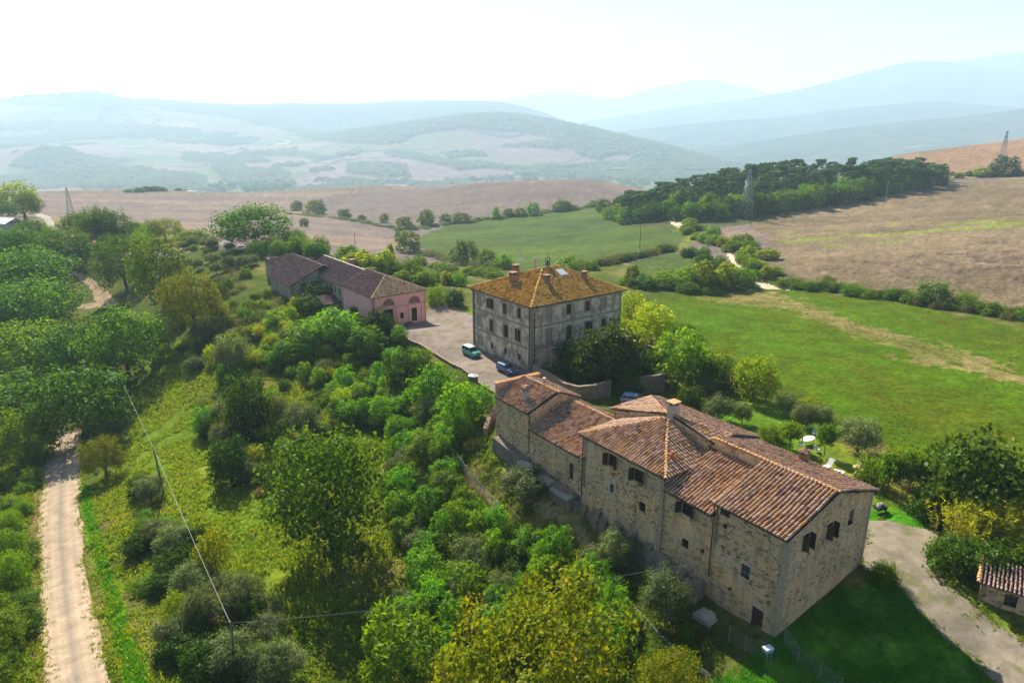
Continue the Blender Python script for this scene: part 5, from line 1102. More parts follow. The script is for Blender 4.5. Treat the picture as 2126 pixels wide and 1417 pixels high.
def put(kind, X, Y, h_, w_, label, group=None, parts=True, sink=0.12, z=None):
    me, tm, H_, W_ = PR_.choice(KIND[kind]); nm, cat = NAMES[kind]; z = float(hgt(X, Y)[0]) if z is None else z
    sx = w_ / W_; sz = h_ / H_; rz = PR_.uniform(0, 6.283)
    r = bpy.data.objects.new(nm, None if parts else me); COL.objects.link(r); r.location = (X, Y, z - sink * h_ * .3); r.rotation_euler = (0, 0, rz); r.scale = (sx, sx * PR_.uniform(.9, 1.1), sz)
    tag(r, label, cat, group)
    if parts:
        c = bpy.data.objects.new('crown' if cat not in ('bramble', 'brushwood') else 'foliage', me); COL.objects.link(c); c.parent = r
        if tm is not None: t = bpy.data.objects.new('trunk' if cat not in ('shrub', 'bramble', 'cane') else 'stem', tm); COL.objects.link(t); t.parent = r
    PLANTED.append((kind, X, Y, h_, w_)); return r
def T(kind, px, yb, yt, wpx, label, group=None, parts=None):
    """a plant whose foot is at photo pixel (px, yb), top at row yt, crown wpx wide"""
    p = ground_at(px, yb); d = depth(p); w_ = wpx * d / F; ztop = atY(px, yt, p[1] + 0.12 * w_)[2]; h_ = max(0.5, ztop - p[2])
    if parts is None: parts = d < 330
    return put(kind, p[0], p[1], h_, w_, label, group, parts)
def scatter(poly, kinds, n, wr, hr, label_of, group_of, sep=0.55, parts=None, seed=1, avoid=()):
    """plants of random kinds filling a photo polygon on the ground; wr, hr in metres"""
    rg = random.Random(seed); poly = np.array(poly, float); x0, y0 = poly.min(0); x1, y1 = poly.max(0); done = []; tries = 0
    ks = [k for k, c in kinds for _ in range(c)]
    while len(done) < n and tries < n * 60:
        tries += 1; px, py = rg.uniform(x0, x1), rg.uniform(y0, y1)
        if not inpoly(np.array([px]), np.array([py]), poly)[0]: continue
        if any(inpoly(np.array([px]), np.array([py]), a)[0] for a in avoid): continue
        p = ground_at(px, py); k = rg.choice(ks); a, b = wr[k] if isinstance(wr, dict) else wr; w_ = rg.uniform(a, b)
        if any((p[0] - q[0]) ** 2 + (p[1] - q[1]) ** 2 < (sep * (w_ + q[2]) / 2) ** 2 for q in done): continue
        a, b = hr[k] if isinstance(hr, dict) else hr; h_ = rg.uniform(a, b)
        pp = depth(p) < 330 if parts is None else parts
        put(k, p[0], p[1], h_, w_, label_of(k, px, py), group_of(k, px, py), pp); done.append((p[0], p[1], w_))

# ---- single trees one can point to
T('oak', 178, 905, 757, 190, 'spreading dark oak overhanging the pale gravel road')
T('autumn', 222, 990, 903, 84, 'small yellowing oak on the bank right of the tree shadow across the gravel road')
T('oak', 690, 1140, 880, 225, 'big solitary dark oak in the middle of the overgrown slope')
T('autumn', 1110, 1640, 1190, 375, 'large rusty-tinged oak crown at the bottom edge of the photo')
T('autumn', 905, 1500, 1372, 190, 'rusty-tinged oak cut by the bottom edge left of the largest rusty oak')
T('autumn', 1390, 1520, 1345, 150, 'rusty-leaved tree low at the bottom edge below the farmhouse')
T('oak', 530, 512, 421, 142, 'wide dark oak beside the paved road above the low barn')
T('oak', 612, 520, 474, 66, 'lower dark tree at the right flank of the wide oak by the paved road')
T('oak', 264, 600, 487, 118, 'tall dark oak right of the gravel road bend, left one of the big pair')
T('oak', 342, 640, 487, 112, 'tall dark oak right of the gravel road bend, right one of the big pair')
T('autumn', 405, 690, 558, 125, 'bushy oak turning yellow at the left edge of the slope below the barns')
T('oak', 270, 790, 632, 160, 'broad dark oak casting the deep shadow over the top of the sunny glade')
T('oak_bright', 84, 690, 576, 150, 'wide bright green tree left of the gravel road bend')
T('oak_bright', 70, 615, 512, 150, 'rounded bright tree behind the wide one left of the road bend')
T('oak_bright', 60, 785, 662, 185, 'pale green tree crown at the left edge above the roadside oak')
T('oak', 165, 790, 668, 150, 'dark green crown between the pale left tree and the glade oak')
T('oak', 20, 690, 590, 130, 'tree crown cut by the left edge below the rounded bright tree')
T('oak', 10, 880, 770, 190, 'dense crown at the left edge level with the roadside oak')
T('oak_bright', 60, 960, 840, 130, 'leafy tree at the left edge just above the roadside hedge')
T('oak', 140, 555, 470, 120, 'dark tree above the wide bright one, left of the tall pair')
T('oak', 205, 505, 428, 80, 'left one of two dark trees under the broken lattice mast')
T('oak', 240, 505, 433, 75, 'right one of two dark trees under the broken lattice mast')
T('oak', 165, 492, 440, 62, 'small dark tree at the foot of the broken lattice mast')
T('yellow', 34, 448, 374, 88, 'tall airy yellow-green tree behind the white-roofed shed')
T('oak', 65, 452, 396, 50, 'darker tree right of the airy yellow-green tree')
T('cypress', 46, 496, 456, 13, 'left of two dark cypresses beside the white-roofed shed')
T('cypress', 61, 492, 438, 13, 'taller cypress right of the white-roofed shed')
T('oak', 75, 500, 452, 62, 'dark tree just right of the two cypresses')
T('oak', 5, 452, 415, 60, 'dark tree cut by the left edge above the white-roofed shed')
T('autumn', 345, 498, 452, 72, 'yellow-topped tree in the row left of the electricity pole')
T('oak', 318, 497, 456, 40, 'small dark tree left of the yellow-topped tree')
T('oak', 285, 497, 458, 34, 'small round tree right of the dark pair under the mast')
T('shrub', 405, 500, 475, 56, 'low yellowish bushes at the foot of the electricity pole')
T('oak', 50, 560, 470, 110, 'dark tree below the white-roofed shed')
T('oak_bright', 20, 545, 475, 90, 'pale tree at the left edge below the white-roofed shed')
# big shrubs and trees close to the buildings
T('fig', 1262, 800, 680, 135, 'large dark fig with glossy leaves inside the villa garden wall')
T('dark_shrub', 1190, 775, 700, 80, 'dark evergreen against the shaded villa front inside the garden')
T('dark_shrub', 1340, 790, 715, 85, 'dark evergreen at the right end of the villa garden')
T('dark_shrub', 1225, 800, 740, 70, 'dark bush on the left behind the curved garden wall')
T('dark_shrub', 1300, 812, 745, 70, 'dark bush beside the gate of the garden wall')
T('fig', 788, 702, 648, 66, 'round glossy bush in front of the pink barn')
T('dark_shrub', 660, 632, 583, 72, 'dark ivy-like bush climbing against the stone barn')
T('dark_shrub', 640, 650, 612, 60, 'dark bush below the gable of the low barn')
T('dark_shrub', 738, 640, 600, 34, 'ivy growing up the pink barn corner on its shaded side')
T('dark_shrub', 768, 668, 636, 22, 'narrow ivy on the front edge of the pink barn')
T('dark_shrub', 945, 634, 600, 40, 'dark leafy bush at the right end of the pink barn')
T('shrub', 905, 632, 596, 34, 'small bush between the pink barn and the dark leafy bush')
T('yellow', 1310, 700, 600, 62, 'tall yellow-green tree touching the right corner of the villa')
T('yellow', 1350, 730, 622, 85, 'orange-flecked tree right of the villa')
T('oak_bright', 1385, 715, 655, 52, 'green tree behind the orange-flecked one right of the villa')
T('robinia', 1405, 800, 690, 95, 'bright robinia right of the villa garden wall')
T('robinia', 1440, 790, 715, 75, 'lower bright robinia beyond the garden wall')
T('shrub', 1480, 800, 732, 75, 'mid green bush between the robinias and the yellow tree')
T('yellow', 1562, 832, 732, 82, 'bright yellow-green tree standing out at the meadow edge')
T('yellow', 1590, 830, 765, 50, 'lower yellow-green tree right of the brightest one at the meadow edge')
T('dark_shrub', 1430, 850, 795, 60, 'dark bush at the corner of the lawn behind the big chimney')
T('olive', 1490, 875, 822, 60, 'round grey olive on the lawn behind the farmhouse')
T('olive', 1470, 815, 780, 50, 'grey olive below the mid green bush')
T('olive', 1540, 880, 835, 38, 'slim pale olive right of the round one on the lawn')
T('olive', 1525, 815, 770, 46, 'grey olive at the foot of the yellow-green tree')
T('olive', 1632, 860, 815, 44, 'olive at the meadow edge, first of the three together')
T('olive', 1665, 885, 835, 50, 'olive at the meadow edge, middle of the three together')
T('olive', 1702, 885, 838, 46, 'olive at the meadow edge, right one of the three together')
T('yellow', 1680, 862, 822, 60, 'yellow-tinged bush behind the three meadow-edge olives')
T('olive', 1780, 938, 862, 90, 'largest grey olive beside the garden table')
T('green_fruit', 1640, 930, 872, 46, 'small round fruit tree left of the garden table')
T('green_fruit', 1712, 945, 876, 38, 'slim fruit tree right of the garden table')
T('shrub', 1600, 915, 880, 46, 'leafy bush behind the roof left of the fruit tree')
T('green_fruit', 1745, 900, 865, 40, 'small leafy tree behind the slim fruit tree')
T('shrub', 1805, 1005, 945, 60, 'green bush behind the tan canopy at the roof corner')
T('green_fruit', 1840, 1030, 930, 54, 'left sapling of the garden row with orange leaves')
T('green_fruit', 1882, 1030, 928, 60, 'right sapling of the garden row beside the fig')
T('yellow', 1865, 1000, 925, 50, 'thin yellowing tree between the two garden saplings')
T('fig', 2010, 1070, 910, 205, 'huge fig tree with big leaves at the right side')
T('dark_shrub', 1930, 1075, 1000, 80, 'shaded undergrowth at the left foot of the huge fig')
T('cane', 2010, 1125, 1030, 105, 'yellow cane thicket, left clump below the huge fig')
T('cane', 2075, 1130, 1030, 105, 'yellow cane thicket, middle clump below the huge fig')
T('cane', 2130, 1130, 1050, 95, 'yellow cane thicket cut by the right edge')
T('dark_shrub', 1975, 1180, 1110, 100, 'dark hedge bush under the canes beside the driveway')
T('dark_shrub', 2040, 1195, 1120, 100, 'dark hedge bush under the canes next to the tiled shed')
T('shrub', 2105, 1180, 1120, 90, 'green bush behind the tiled shed roof')
T('shrub', 1832, 1205, 1165, 52, 'grassy tuft at the far base corner of the farmhouse')
T('olive', 1085, 1040, 970, 100, 'olive on the bare terrace below the farmhouse front')
T('olive', 1280, 1180, 1098, 70, 'olive against the farmhouse plinth, upper of the two')
T('olive', 1235, 1200, 1135, 70, 'olive left of the one against the plinth')
T('olive', 1380, 1290, 1185, 95, 'olive near the round stone slab below the farmhouse')
T('olive', 980, 1190, 1115, 80, 'grey olive among the bright robinias of the lower slope')
T('olive', 1040, 1255, 1190, 60, 'small grey olive above the largest rusty oak')
T('olive', 625, 905, 838, 70, 'grey olive in the clearing of the slope, right of the thin one')
T('olive', 580, 880, 818, 45, 'thin leaning olive in the clearing of the slope')
T('olive', 482, 770, 695, 62, 'grey olive at the western edge of the slope')
T('olive', 432, 712, 655, 50, 'grey olive standing alone above the sunny glade')
T('olive', 365, 1150, 1085, 75, 'grey olive on the glade right of the gravel road')
T('olive', 890, 880, 825, 62, 'dark olive under the courtyard wall')
T('olive', 510, 1280, 1190, 85, 'olive behind the nearer cable pole')
T('olive', 430, 1310, 1215, 85, 'olive left of the nearer cable pole')
T('olive', 480, 1400, 1310, 95, 'olive at the foot of the nearer cable pole')
T('olive', 560, 1420, 1335, 90, 'olive right of the nearer cable pole foot')
T('yellow', 450, 1195, 1090, 66, 'upright leafy tree right of the olive on the glade')
T('yellow', 372, 1300, 1225, 55, 'thin yellowish tree left of the olives by the nearer pole')
T('dark_shrub', 520, 900, 770, 105, 'tall dark bush in the middle of the western slope')
T('dark_shrub', 480, 1000, 900, 90, 'dark bush on the slope below the tall dark one')
T('dark_shrub', 850, 830, 730, 85, 'ivy-covered dark mound under the courtyard wall')
T('heap', 553, 1025, 1000, 48, 'greyish heap of cut brushwood on the slope')
T('robinia', 700, 725, 645, 90, 'tallest bright robinia below the pink barn')
T('robinia', 765, 750, 680, 80, 'bright robinia right of the tallest one below the pink barn')
T('robinia', 640, 735, 668, 75, 'bright robinia left of the tallest one below the barns')
T('robinia', 905, 860, 755, 85, 'bright robinia crowding the courtyard wall')
T('robinia', 955, 900, 790, 80, 'bright robinia near the corner of the farmhouse parapet')
T('robinia', 1000, 870, 800, 60, 'bright bushy tree touching the parapet end of the farmhouse')
T('robinia', 840, 1460, 1260, 150, 'large bright robinia at the bottom left of the rusty oak')
# ---- thickets: every plant its own object, look-alikes share a label
NEAR = [((60, 1150), 'beside the gravel road'), ((700, 700), 'below the barns'), ((930, 830), 'under the courtyard wall'), ((560, 850), 'on the western slope'), ((900, 1100), 'on the lower slope under the farmhouse'), ((420, 1250), 'on the bank right of the gravel road'), ((1150, 1380), 'around the rusty oak'), ((100, 600), 'in the roadside wood'), ((1420, 760), 'right of the villa')]
ADJ = dict(oak='dark green oak', oak_bright='bright green broadleaf tree', autumn='yellowing oak', robinia='bright feathery robinia', olive='grey-green olive', shrub='leafy wild shrub', dark_shrub='dark evergreen shrub', yellow='yellow-green sapling', bramble='pale tangled bramble')
def lab(k, px, py):
    s = min(NEAR, key=lambda q: (q[0][0] - px) ** 2 + (q[0][1] - py) ** 2)[1]; return f'{ADJ[k]}, one of many growing {s}'
def grp(k, px, py):
    s = min(NEAR, key=lambda q: (q[0][0] - px) ** 2 + (q[0][1] - py) ** 2)[1]; return f'{ADJ[k]}s {s}'
WR = dict(robinia=(2.2, 4.0), shrub=(2.2, 3.8), dark_shrub=(2.4, 4.0), olive=(2.6, 4.0), yellow=(2.2, 3.6), bramble=(3, 5), oak=(5, 9), oak_bright=(5, 9), autumn=(5, 7))
HR = dict(robinia=(2.6, 4.6), shrub=(1.4, 2.8), dark_shrub=(1.8, 3.2), olive=(2.4, 3.6), yellow=(2.4, 4.2), bramble=(.9, 1.5), oak=(4.5, 7), oak_bright=(4, 7), autumn=(4, 5))
scatter([(600, 655), (740, 660), (800, 700), (830, 715), (900, 790), (985, 855), (1000, 900), (960, 930), (930, 1000), (860, 960), (760, 880), (690, 890), (600, 830), (540, 790), (560, 700)], [('robinia', 9), ('shrub', 4), ('dark_shrub', 2), ('yellow', 2), ('olive', 1)], 130, WR, HR, lab, grp, .50, seed=11, avoid=[[(570, 780), (650, 790), (670, 880), (590, 880)]])
scatter([(420, 680), (540, 640), (600, 690), (560, 800), (600, 920), (600, 1040), (520, 1010), (420, 900), (400, 780)], [('shrub', 5), ('dark_shrub', 2), ('yellow', 2), ('bramble', 3), ('olive', 1), ('robinia', 1)], 62, WR, HR, lab, grp, .48, seed=12)
scatter([(460, 640), (560, 600), (640, 650), (560, 700), (430, 690), (400, 640), (470, 560), (540, 560)], [('bramble', 8), ('shrub', 2), ('yellow', 1)], 80, WR, HR, lab, grp, .34, seed=13)
scatter([(820, 960), (930, 950), (1000, 1080), (1120, 1130), (1240, 1210), (1290, 1300), (1300, 1417), (950, 1330), (930, 1417), (800, 1417), (830, 1280), (860, 1150), (790, 1050)], [('robinia', 9), ('olive', 2), ('dark_shrub', 2), ('shrub', 2)], 95, WR, HR, lab, grp, .52, seed=14, avoid=[[(950, 965), (1040, 1060), (1130, 1080), (1200, 1150), (1130, 1060), (1000, 960)]])
scatter([(290, 1010), (350, 1060), (440, 1150), (560, 1260), (600, 1417), (380, 1417), (330, 1280), (255, 1110)], [('shrub', 4), ('olive', 3), ('dark_shrub', 3)], 34, {**WR, 'shrub': (1.6, 3.0)}, {**HR, 'shrub': (.9, 1.9)}, lab, grp, .55, seed=15)
scatter([(-60, 900), (88, 900), (62, 1050), (58, 1200), (70, 1417), (-80, 1440)], [('shrub', 5), ('yellow', 1), ('dark_shrub', 1), ('oak_bright', 1)], 60, {**WR, 'oak_bright': (3, 5)}, {**HR, 'oak_bright': (3, 5)}, lab, grp, .5, seed=16)
scatter([(-60, 520), (60, 500), (250, 500), (330, 510), (190, 570), (140, 560), (120, 600), (150, 650), (230, 690), (250, 800), (200, 860), (130, 840), (80, 890), (-60, 900)], [('oak', 3), ('oak_bright', 6), ('autumn', 1)], 44, WR, HR, lab, grp, .5, seed=17, avoid=[[(125, 545), (260, 600), (290, 770), (100, 770), (110, 600)]])
scatter([(330, 640), (450, 580), (470, 640), (400, 720), (330, 760), (300, 720)], [('oak', 2), ('shrub', 4), ('dark_shrub', 2)], 18, {**WR, 'oak': (4, 6)}, {**HR, 'oak': (4, 6)}, lab, grp, .5, seed=18)
scatter([(1310, 640), (1380, 650), (1500, 750), (1600, 820), (1500, 800), (1400, 800), (1370, 720)], [('robinia', 3), ('yellow', 2), ('shrub', 3)], 22, WR, HR, lab, grp, .5, seed=19)
scatter([(1330, 1300), (1440, 1330), (1450, 1417), (1300, 1440), (1250, 1330)], [('shrub', 4), ('robinia', 1), ('autumn', 1)], 16, {**WR, 'autumn': (3, 4), 'shrub': (1.4, 2.4)}, {**HR, 'autumn': (2, 3.4), 'shrub': (.8, 1.8)}, lab, grp, .5, seed=20)
scatter([(380, 490), (470, 510), (530, 545), (470, 590), (390, 560), (360, 510)], [('olive', 6), ('shrub', 2)], 26, {**WR, 'olive': (3.4, 5)}, {**HR, 'olive': (2.6, 3.8)}, lambda k, x, y: 'grey olive in the grove below the electricity pole' if k == 'olive' else 'wild bush among the olives below the electricity pole', lambda k, x, y: 'olive grove below the electricity pole' if k == 'olive' else 'bushes in the olive grove', .55, seed=21)
scatter([(560, 700), (640, 670), (760, 690), (830, 720), (980, 860), (1000, 930), (900, 1010), (760, 900), (600, 900), (430, 880), (410, 760), (470, 690)], [('dark_shrub', 3), ('shrub', 3), ('bramble', 3)], 110, {'dark_shrub': (1.8, 3.2), 'shrub': (1.6, 3.2), 'bramble': (2.4, 4.0)}, {'dark_shrub': (.9, 1.7), 'shrub': (.8, 1.7), 'bramble': (.7, 1.2)}, lambda k, x, y: ADJ[k].replace('wild', 'low wild') + ', low undergrowth filling the slope below the courtyard', lambda k, x, y: 'undergrowth of the slope, ' + ADJ[k], .3, seed=24)
scatter([(830, 980), (930, 960), (1010, 1080), (1230, 1200), (1290, 1300), (950, 1320), (830, 1280), (860, 1150)], [('dark_shrub', 3), ('shrub', 3), ('bramble', 2)], 60, {'dark_shrub': (1.6, 2.8), 'shrub': (1.4, 2.6), 'bramble': (2.2, 3.4)}, {'dark_shrub': (.8, 1.5), 'shrub': (.7, 1.4), 'bramble': (.6, 1.0)}, lambda k, x, y: ADJ[k].replace('wild', 'low wild') + ', low undergrowth on the slope under the farmhouse', lambda k, x, y: 'undergrowth under the farmhouse, ' + ADJ[k], .32, seed=25, avoid=[[(950, 965), (1040, 1060), (1130, 1080), (1200, 1150), (1130, 1060), (1000, 960)]])
# ---- middle distance
def row(pts, kinds, n, w_, h_, label, group, seed, jit=1.0, parts=False):
    rg = random.Random(seed); pts = np.array(pts, float); s = np.concatenate([[0], np.cumsum(np.linalg.norm(np.diff(pts, axis=0), axis=1))])
    for i in range(n):
        u = (i + rg.uniform(.15, .85)) / n * s[-1]; px = np.interp(u, s, pts[:, 0]); py = np.interp(u, s, pts[:, 1]); p = ground_at(px, py)
        k = rg.choice(kinds); W__ = rg.uniform(*w_); put(k, p[0] + rg.uniform(-jit, jit), p[1] + rg.uniform(-jit, jit), rg.uniform(*h_), W__, label, group, parts)
row([(565, 528), (640, 525), (700, 540), (760, 560), (830, 575)], ['far_green', 'far_yellow', 'shrub'], 26, (4, 7), (3, 6), 'green bush in the belt behind the barn roofs', 'bush belt behind the barns', 31, 5)
row([(720, 548), (790, 565), (850, 585), (960, 590)], ['far_yellow', 'far_green', 'shrub'], 22, (4, 7), (2.5, 4.5), 'yellow-green bush on the bank between the barns and the villa', 'bank bushes behind the courtyard', 32, 6)
T('far_yellow', 745, 565, 520, 62, 'brightest yellow-green bush behind the stone barn roof', parts=False); T('far_yellow', 800, 570, 515, 55, 'tall yellow bush right of the brightest one behind the barns', parts=False)
T('far_yellow', 812, 560, 500, 22, 'thin poplar-like tree behind the pink barn', parts=False); T('bare', 650, 528, 500, 40, 'leafless grey tree behind the low barn roof', parts=False)
row([(850, 540), (900, 555), (980, 572), (1060, 580)], ['shrub', 'far_yellow', 'far_green'], 18, (4, 7), (2, 3.4), 'low bush along the lane behind the villa', 'low bushes behind the villa', 33, 4)
row([(870, 525), (930, 540), (1000, 556), (1050, 560)], ['bramble'], 12, (6, 9), (1.6, 2.4), 'pale bramble bank at the foot of the green crop field', 'bramble bank under the crop field', 34, 2)
for (x, yb, yt, w, k, t) in ((848, 522, 474, 55, 'far_willow', 'grey-green willow at the left corner of the crop field'), (832, 500, 470, 30, 'far_green', 'small tree left of the corner willow'), (965, 545, 490, 62, 'far_willow', 'pale willow at the near edge of the crop field'), (1012, 552, 512, 42, 'far_willow', 'yellow-tinged willow right of the pale one'), (1045, 557, 525, 40, 'far_green', 'round bush right of the yellow-tinged willow'),
    (655, 445, 410, 44, 'far_willow', 'taller round tree in the brown field beyond the barns'), (616, 437, 413, 30, 'far_willow', 'left small trees in the brown field beyond the barns'), (715, 453, 431, 28, 'far_willow', 'small willow on the field boundary right of the round tree'), (752, 457, 444, 20, 'far_willow', 'tiny willow next on the field boundary'), (798, 462, 440, 22, 'far_willow', 'small willow standing free before the crop field'), (840, 474, 446, 40, 'far_willow', 'willow at the far left corner of the crop field'),
    (885, 468, 432, 38, 'far_green', 'fresh green tree at the far edge of the crop field'), (925, 464, 440, 28, 'far_willow', 'grey bush right of the fresh green tree'), (958, 462, 438, 44, 'far_willow', 'wide grey bush mid-way along the far field edge'), (1030, 454, 425, 20, 'far_green', 'slim light tree along the far field edge'), (1055, 450, 430, 26, 'far_willow', 'small bush right of the slim light tree'), (1080, 449, 428, 28, 'far_willow', 'bush left of the taller field-edge tree'), (1105, 447, 418, 34, 'far_green', 'taller tree along the far field edge'),
    (1165, 438, 412, 44, 'far_willow', 'dark bush with bare branches at the far field edge'), (1190, 436, 422, 30, 'far_willow', 'low bush right of the one with bare branches'), (1235, 426, 414, 26, 'far_willow', 'last bush of the field edge before the wood'), (632, 470, 451, 18, 'far_dark', 'tiny lone tree in the brown field behind the wide oak'),
    (1185, 575, 527, 66, 'far_green', 'round green tree just behind the villa ridge'), (1225, 560, 540, 40, 'far_oak', 'dark bush right of the round tree behind the villa'), (2078, 366, 318, 62, 'far_dark', 'dark round tree under the right-hand pylon'), (2040, 368, 346, 40, 'far_yellow', 'rusty low tree left of the dark round tree'), (1990, 370, 358, 24, 'far_yellow', 'small bush at the end of the wood'), (2110, 366, 350, 26, 'far_dark', 'dark bush right of the round tree under the pylon'),
    (1935, 632, 577, 64, 'willow', 'feathery grey bush in the hedge below the stubble field'), (2005, 640, 605, 44, 'shrub', 'green bush right of the feathery grey one'), (1720, 590, 572, 26, 'shrub', 'small bush at the left end of the stubble hedge')):
    T(k, x, yb, yt, w, t, parts=False)
T('bare', 1160, 438, 402, 26, 'leafless tree sticking out of the far field-edge bush', parts=False); T('bare', 1140, 440, 408, 18, 'second leafless tree at the far field edge', parts=False)
row([(830, 478), (900, 470), (1000, 458), (1120, 444), (1250, 427)], ['bramble', 'shrub', 'far_willow'], 44, (4, 9), (1.0, 3.0), 'low scrub of the hedge at the far edge of the crop field', 'scrub hedge at the far crop edge', 45, 4)
row([(590, 444), (650, 448), (720, 456), (820, 474)], ['bramble', 'shrub'], 24, (5, 9), (.8, 1.8), 'low scrub on the boundary between the brown fields', 'scrub line between the brown fields', 46, 3)
row([(1190, 562), (1240, 552), (1310, 538), (1395, 517)], ['bramble', 'dark_shrub'], 26, (5, 8), (1.8, 2.8), 'dense dark hedge plant between the two crop fields', 'hedge between the crop fields', 35, 1.5)
row([(1300, 590), (1350, 600), (1450, 605), (1560, 592)], ['far_oak', 'shrub', 'far_green'], 24, (4, 7), (2, 4), 'dark bush in the tree belt at the top of the meadow', 'dark bushes in the meadow-top belt', 36, 4)
for i, (x, yb, yt, w) in enumerate(((1312, 590, 545, 36), (1378, 595, 556, 60), (1425, 600, 550, 56), (1458, 600, 534, 62), (1505, 598, 540, 60), (1540, 596, 550, 60), (1340, 600, 570, 50))):
    T('far_yellow' if i in (0, 3, 4) else 'far_green', x, yb, yt, w, ['thin yellow-green tree first in the belt right of the villa', 'round green tree second in the belt right of the villa', 'green tree third in the belt right of the villa', 'tall bright tree in the middle of the belt', 'bright tree right of the tallest in the belt', 'last green tree of the belt beside the dirt track', 'dark ivy-clad stump tree near the villa end of the belt'][i], parts=False)
row([(1420, 470), (1450, 480), (1480, 500), (1530, 510), (1570, 540), (1600, 575), (1612, 590)], ['far_green', 'far_yellow', 'shrub'], 40, (4, 8), (2.5, 5.0), 'green bush of the overgrown strip along the dirt track', 'bushes along the dirt track', 37, 7)
row([(1440, 530), (1470, 545), (1490, 560)], ['far_green', 'dark_shrub'], 10, (4, 7), (2.5, 5), 'bush in the clump beside the grass track bend', 'clump at the track bend', 38, 4)
row([(1625, 596), (1760, 608), (1900, 628), (2126, 662), (2200, 672)], ['shrub', 'dark_shrub', 'far_green', 'bramble'], 54, (3, 6), (1.4, 2.8), 'bush in the hedge between meadow and stubble field', 'hedge below the stubble field', 39, 2)
row([(1980, 366), (2050, 366), (2126, 364)], ['far_dark', 'far_yellow', 'shrub'], 14, (4, 7), (2, 4), 'low bush on the boundary above the stubble field', 'boundary bushes above the stubble', 40, 3)
row([(1990, 303), (2060, 296), (2126, 285)], ['far_green'], 16, (5, 8), (2, 4), 'distant bush along the crest of the upper field', 'bushes on the upper field crest', 41, 3)
# the wood on the rise: oaks along its edge, pines behind
rgw = random.Random(77); nW = 0
WOOD = [(1255, 445), (1300, 466), (1375, 452), (1425, 470), (1550, 456), (1700, 428), (1960, 383), (1960, 372), (1880, 362), (1640, 392), (1450, 408), (1330, 412), (1262, 420)]
edge = [(1262, 450), (1300, 464), (1340, 462), (1372, 455), (1410, 456), (1440, 458), (1480, 456), (1530, 444), (1580, 438), (1640, 430), (1700, 424), (1760, 418), (1820, 406), (1880, 396), (1920, 390)]
row(edge, ['far_green', 'far_oak', 'far_green', 'far_oak', 'far_oak'], 46, (8, 12), (8, 12), 'broadleaf tree along the near edge of the pine wood', 'broadleaf edge of the pine wood', 42, 3)
row([(1260, 440), (1300, 448), (1380, 444), (1500, 446), (1600, 436), (1750, 410), (1910, 384)], ['far_oak', 'far_green'], 44, (8, 12), (10, 14), 'broadleaf tree in the second rank of the pine wood', 'second rank of the pine wood', 43, 8)
for i in range(230):
    px = rgw.uniform(1280, 1900); f = rgw.random(); Yv = np.interp(px, [1280, 1500, 1700, 1945], [395, 400, 425, 455]) + f * np.interp(px, [1280, 1500, 1700, 1945], [60, 110, 110, 50])
    X = (px - CX) / F / CT * Yv; nW += 1
    put('pine', X, Yv, rgw.uniform(10.5, 18.5) * (0.8 if px > 1850 else 1), rgw.uniform(8, 12), 'dark pine with bare trunk in the wood on the rise', 'pines of the wood on the rise', False)
for i in range(70):
    px = rgw.uniform(1290, 1900); Yv = np.interp(px, [1280, 1500, 1700, 1945], [400, 420, 440, 465]) + rgw.uniform(0, 60); put('far_dark', (px - CX) / F / CT * Yv, Yv, rgw.uniform(9, 12), rgw.uniform(7, 10), 'dark understorey tree between the pines on the rise', 'understorey of the pine wood', False)
# trees of the valley floor that read one by one
rgv = random.Random(3)
def vtree(px, Y, k, label, group, w=(15, 27), h=(13, 21)):
    put(k, (px - CX) / F / CT * Y, Y, rgv.uniform(*h), rgv.uniform(*w), label, group, False, z=float(hfun(np.array([(px - CX) / F / CT]), np.array([Y]))[0]) if Y > 2170 else None)
for i in range(46): vtree(rgv.uniform(440, 640), rgv.uniform(2200, 2500), 'far_oak', 'hazy tree of the copse in the valley behind the wide oak', 'valley copse')
for i in range(60): vtree(rgv.uniform(1060, 1340), rgv.uniform(2200, 2700), 'far_willow', 'hazy pale tree of the valley thicket left of the pine wood', 'valley thicket')
for i in range(30): vtree(rgv.uniform(700, 1060), rgv.uniform(2180, 2350), 'far_willow', 'hazy small tree in the line along the valley stream', 'trees along the valley stream', (9, 18), (7, 15))
row([(280, 399), (400, 394), (540, 396)], ['far_oak', 'far_dark'], 40, (9, 15), (4, 7), 'hazy dark bush along the far edge of the brown field', 'bushes at the far field edge', 44, 8)

for i in range(70):
    px = rgv.choice([rgv.uniform(-20, 420), rgv.uniform(120, 240)]); vtree(px, 6080 + rgv.uniform(-60, 40), rgv.choice(['far_dark', 'far_oak']), 'tiny hazy tree on the crest of the left hills', 'trees on the left hill crest', (26, 55), (18, 40))
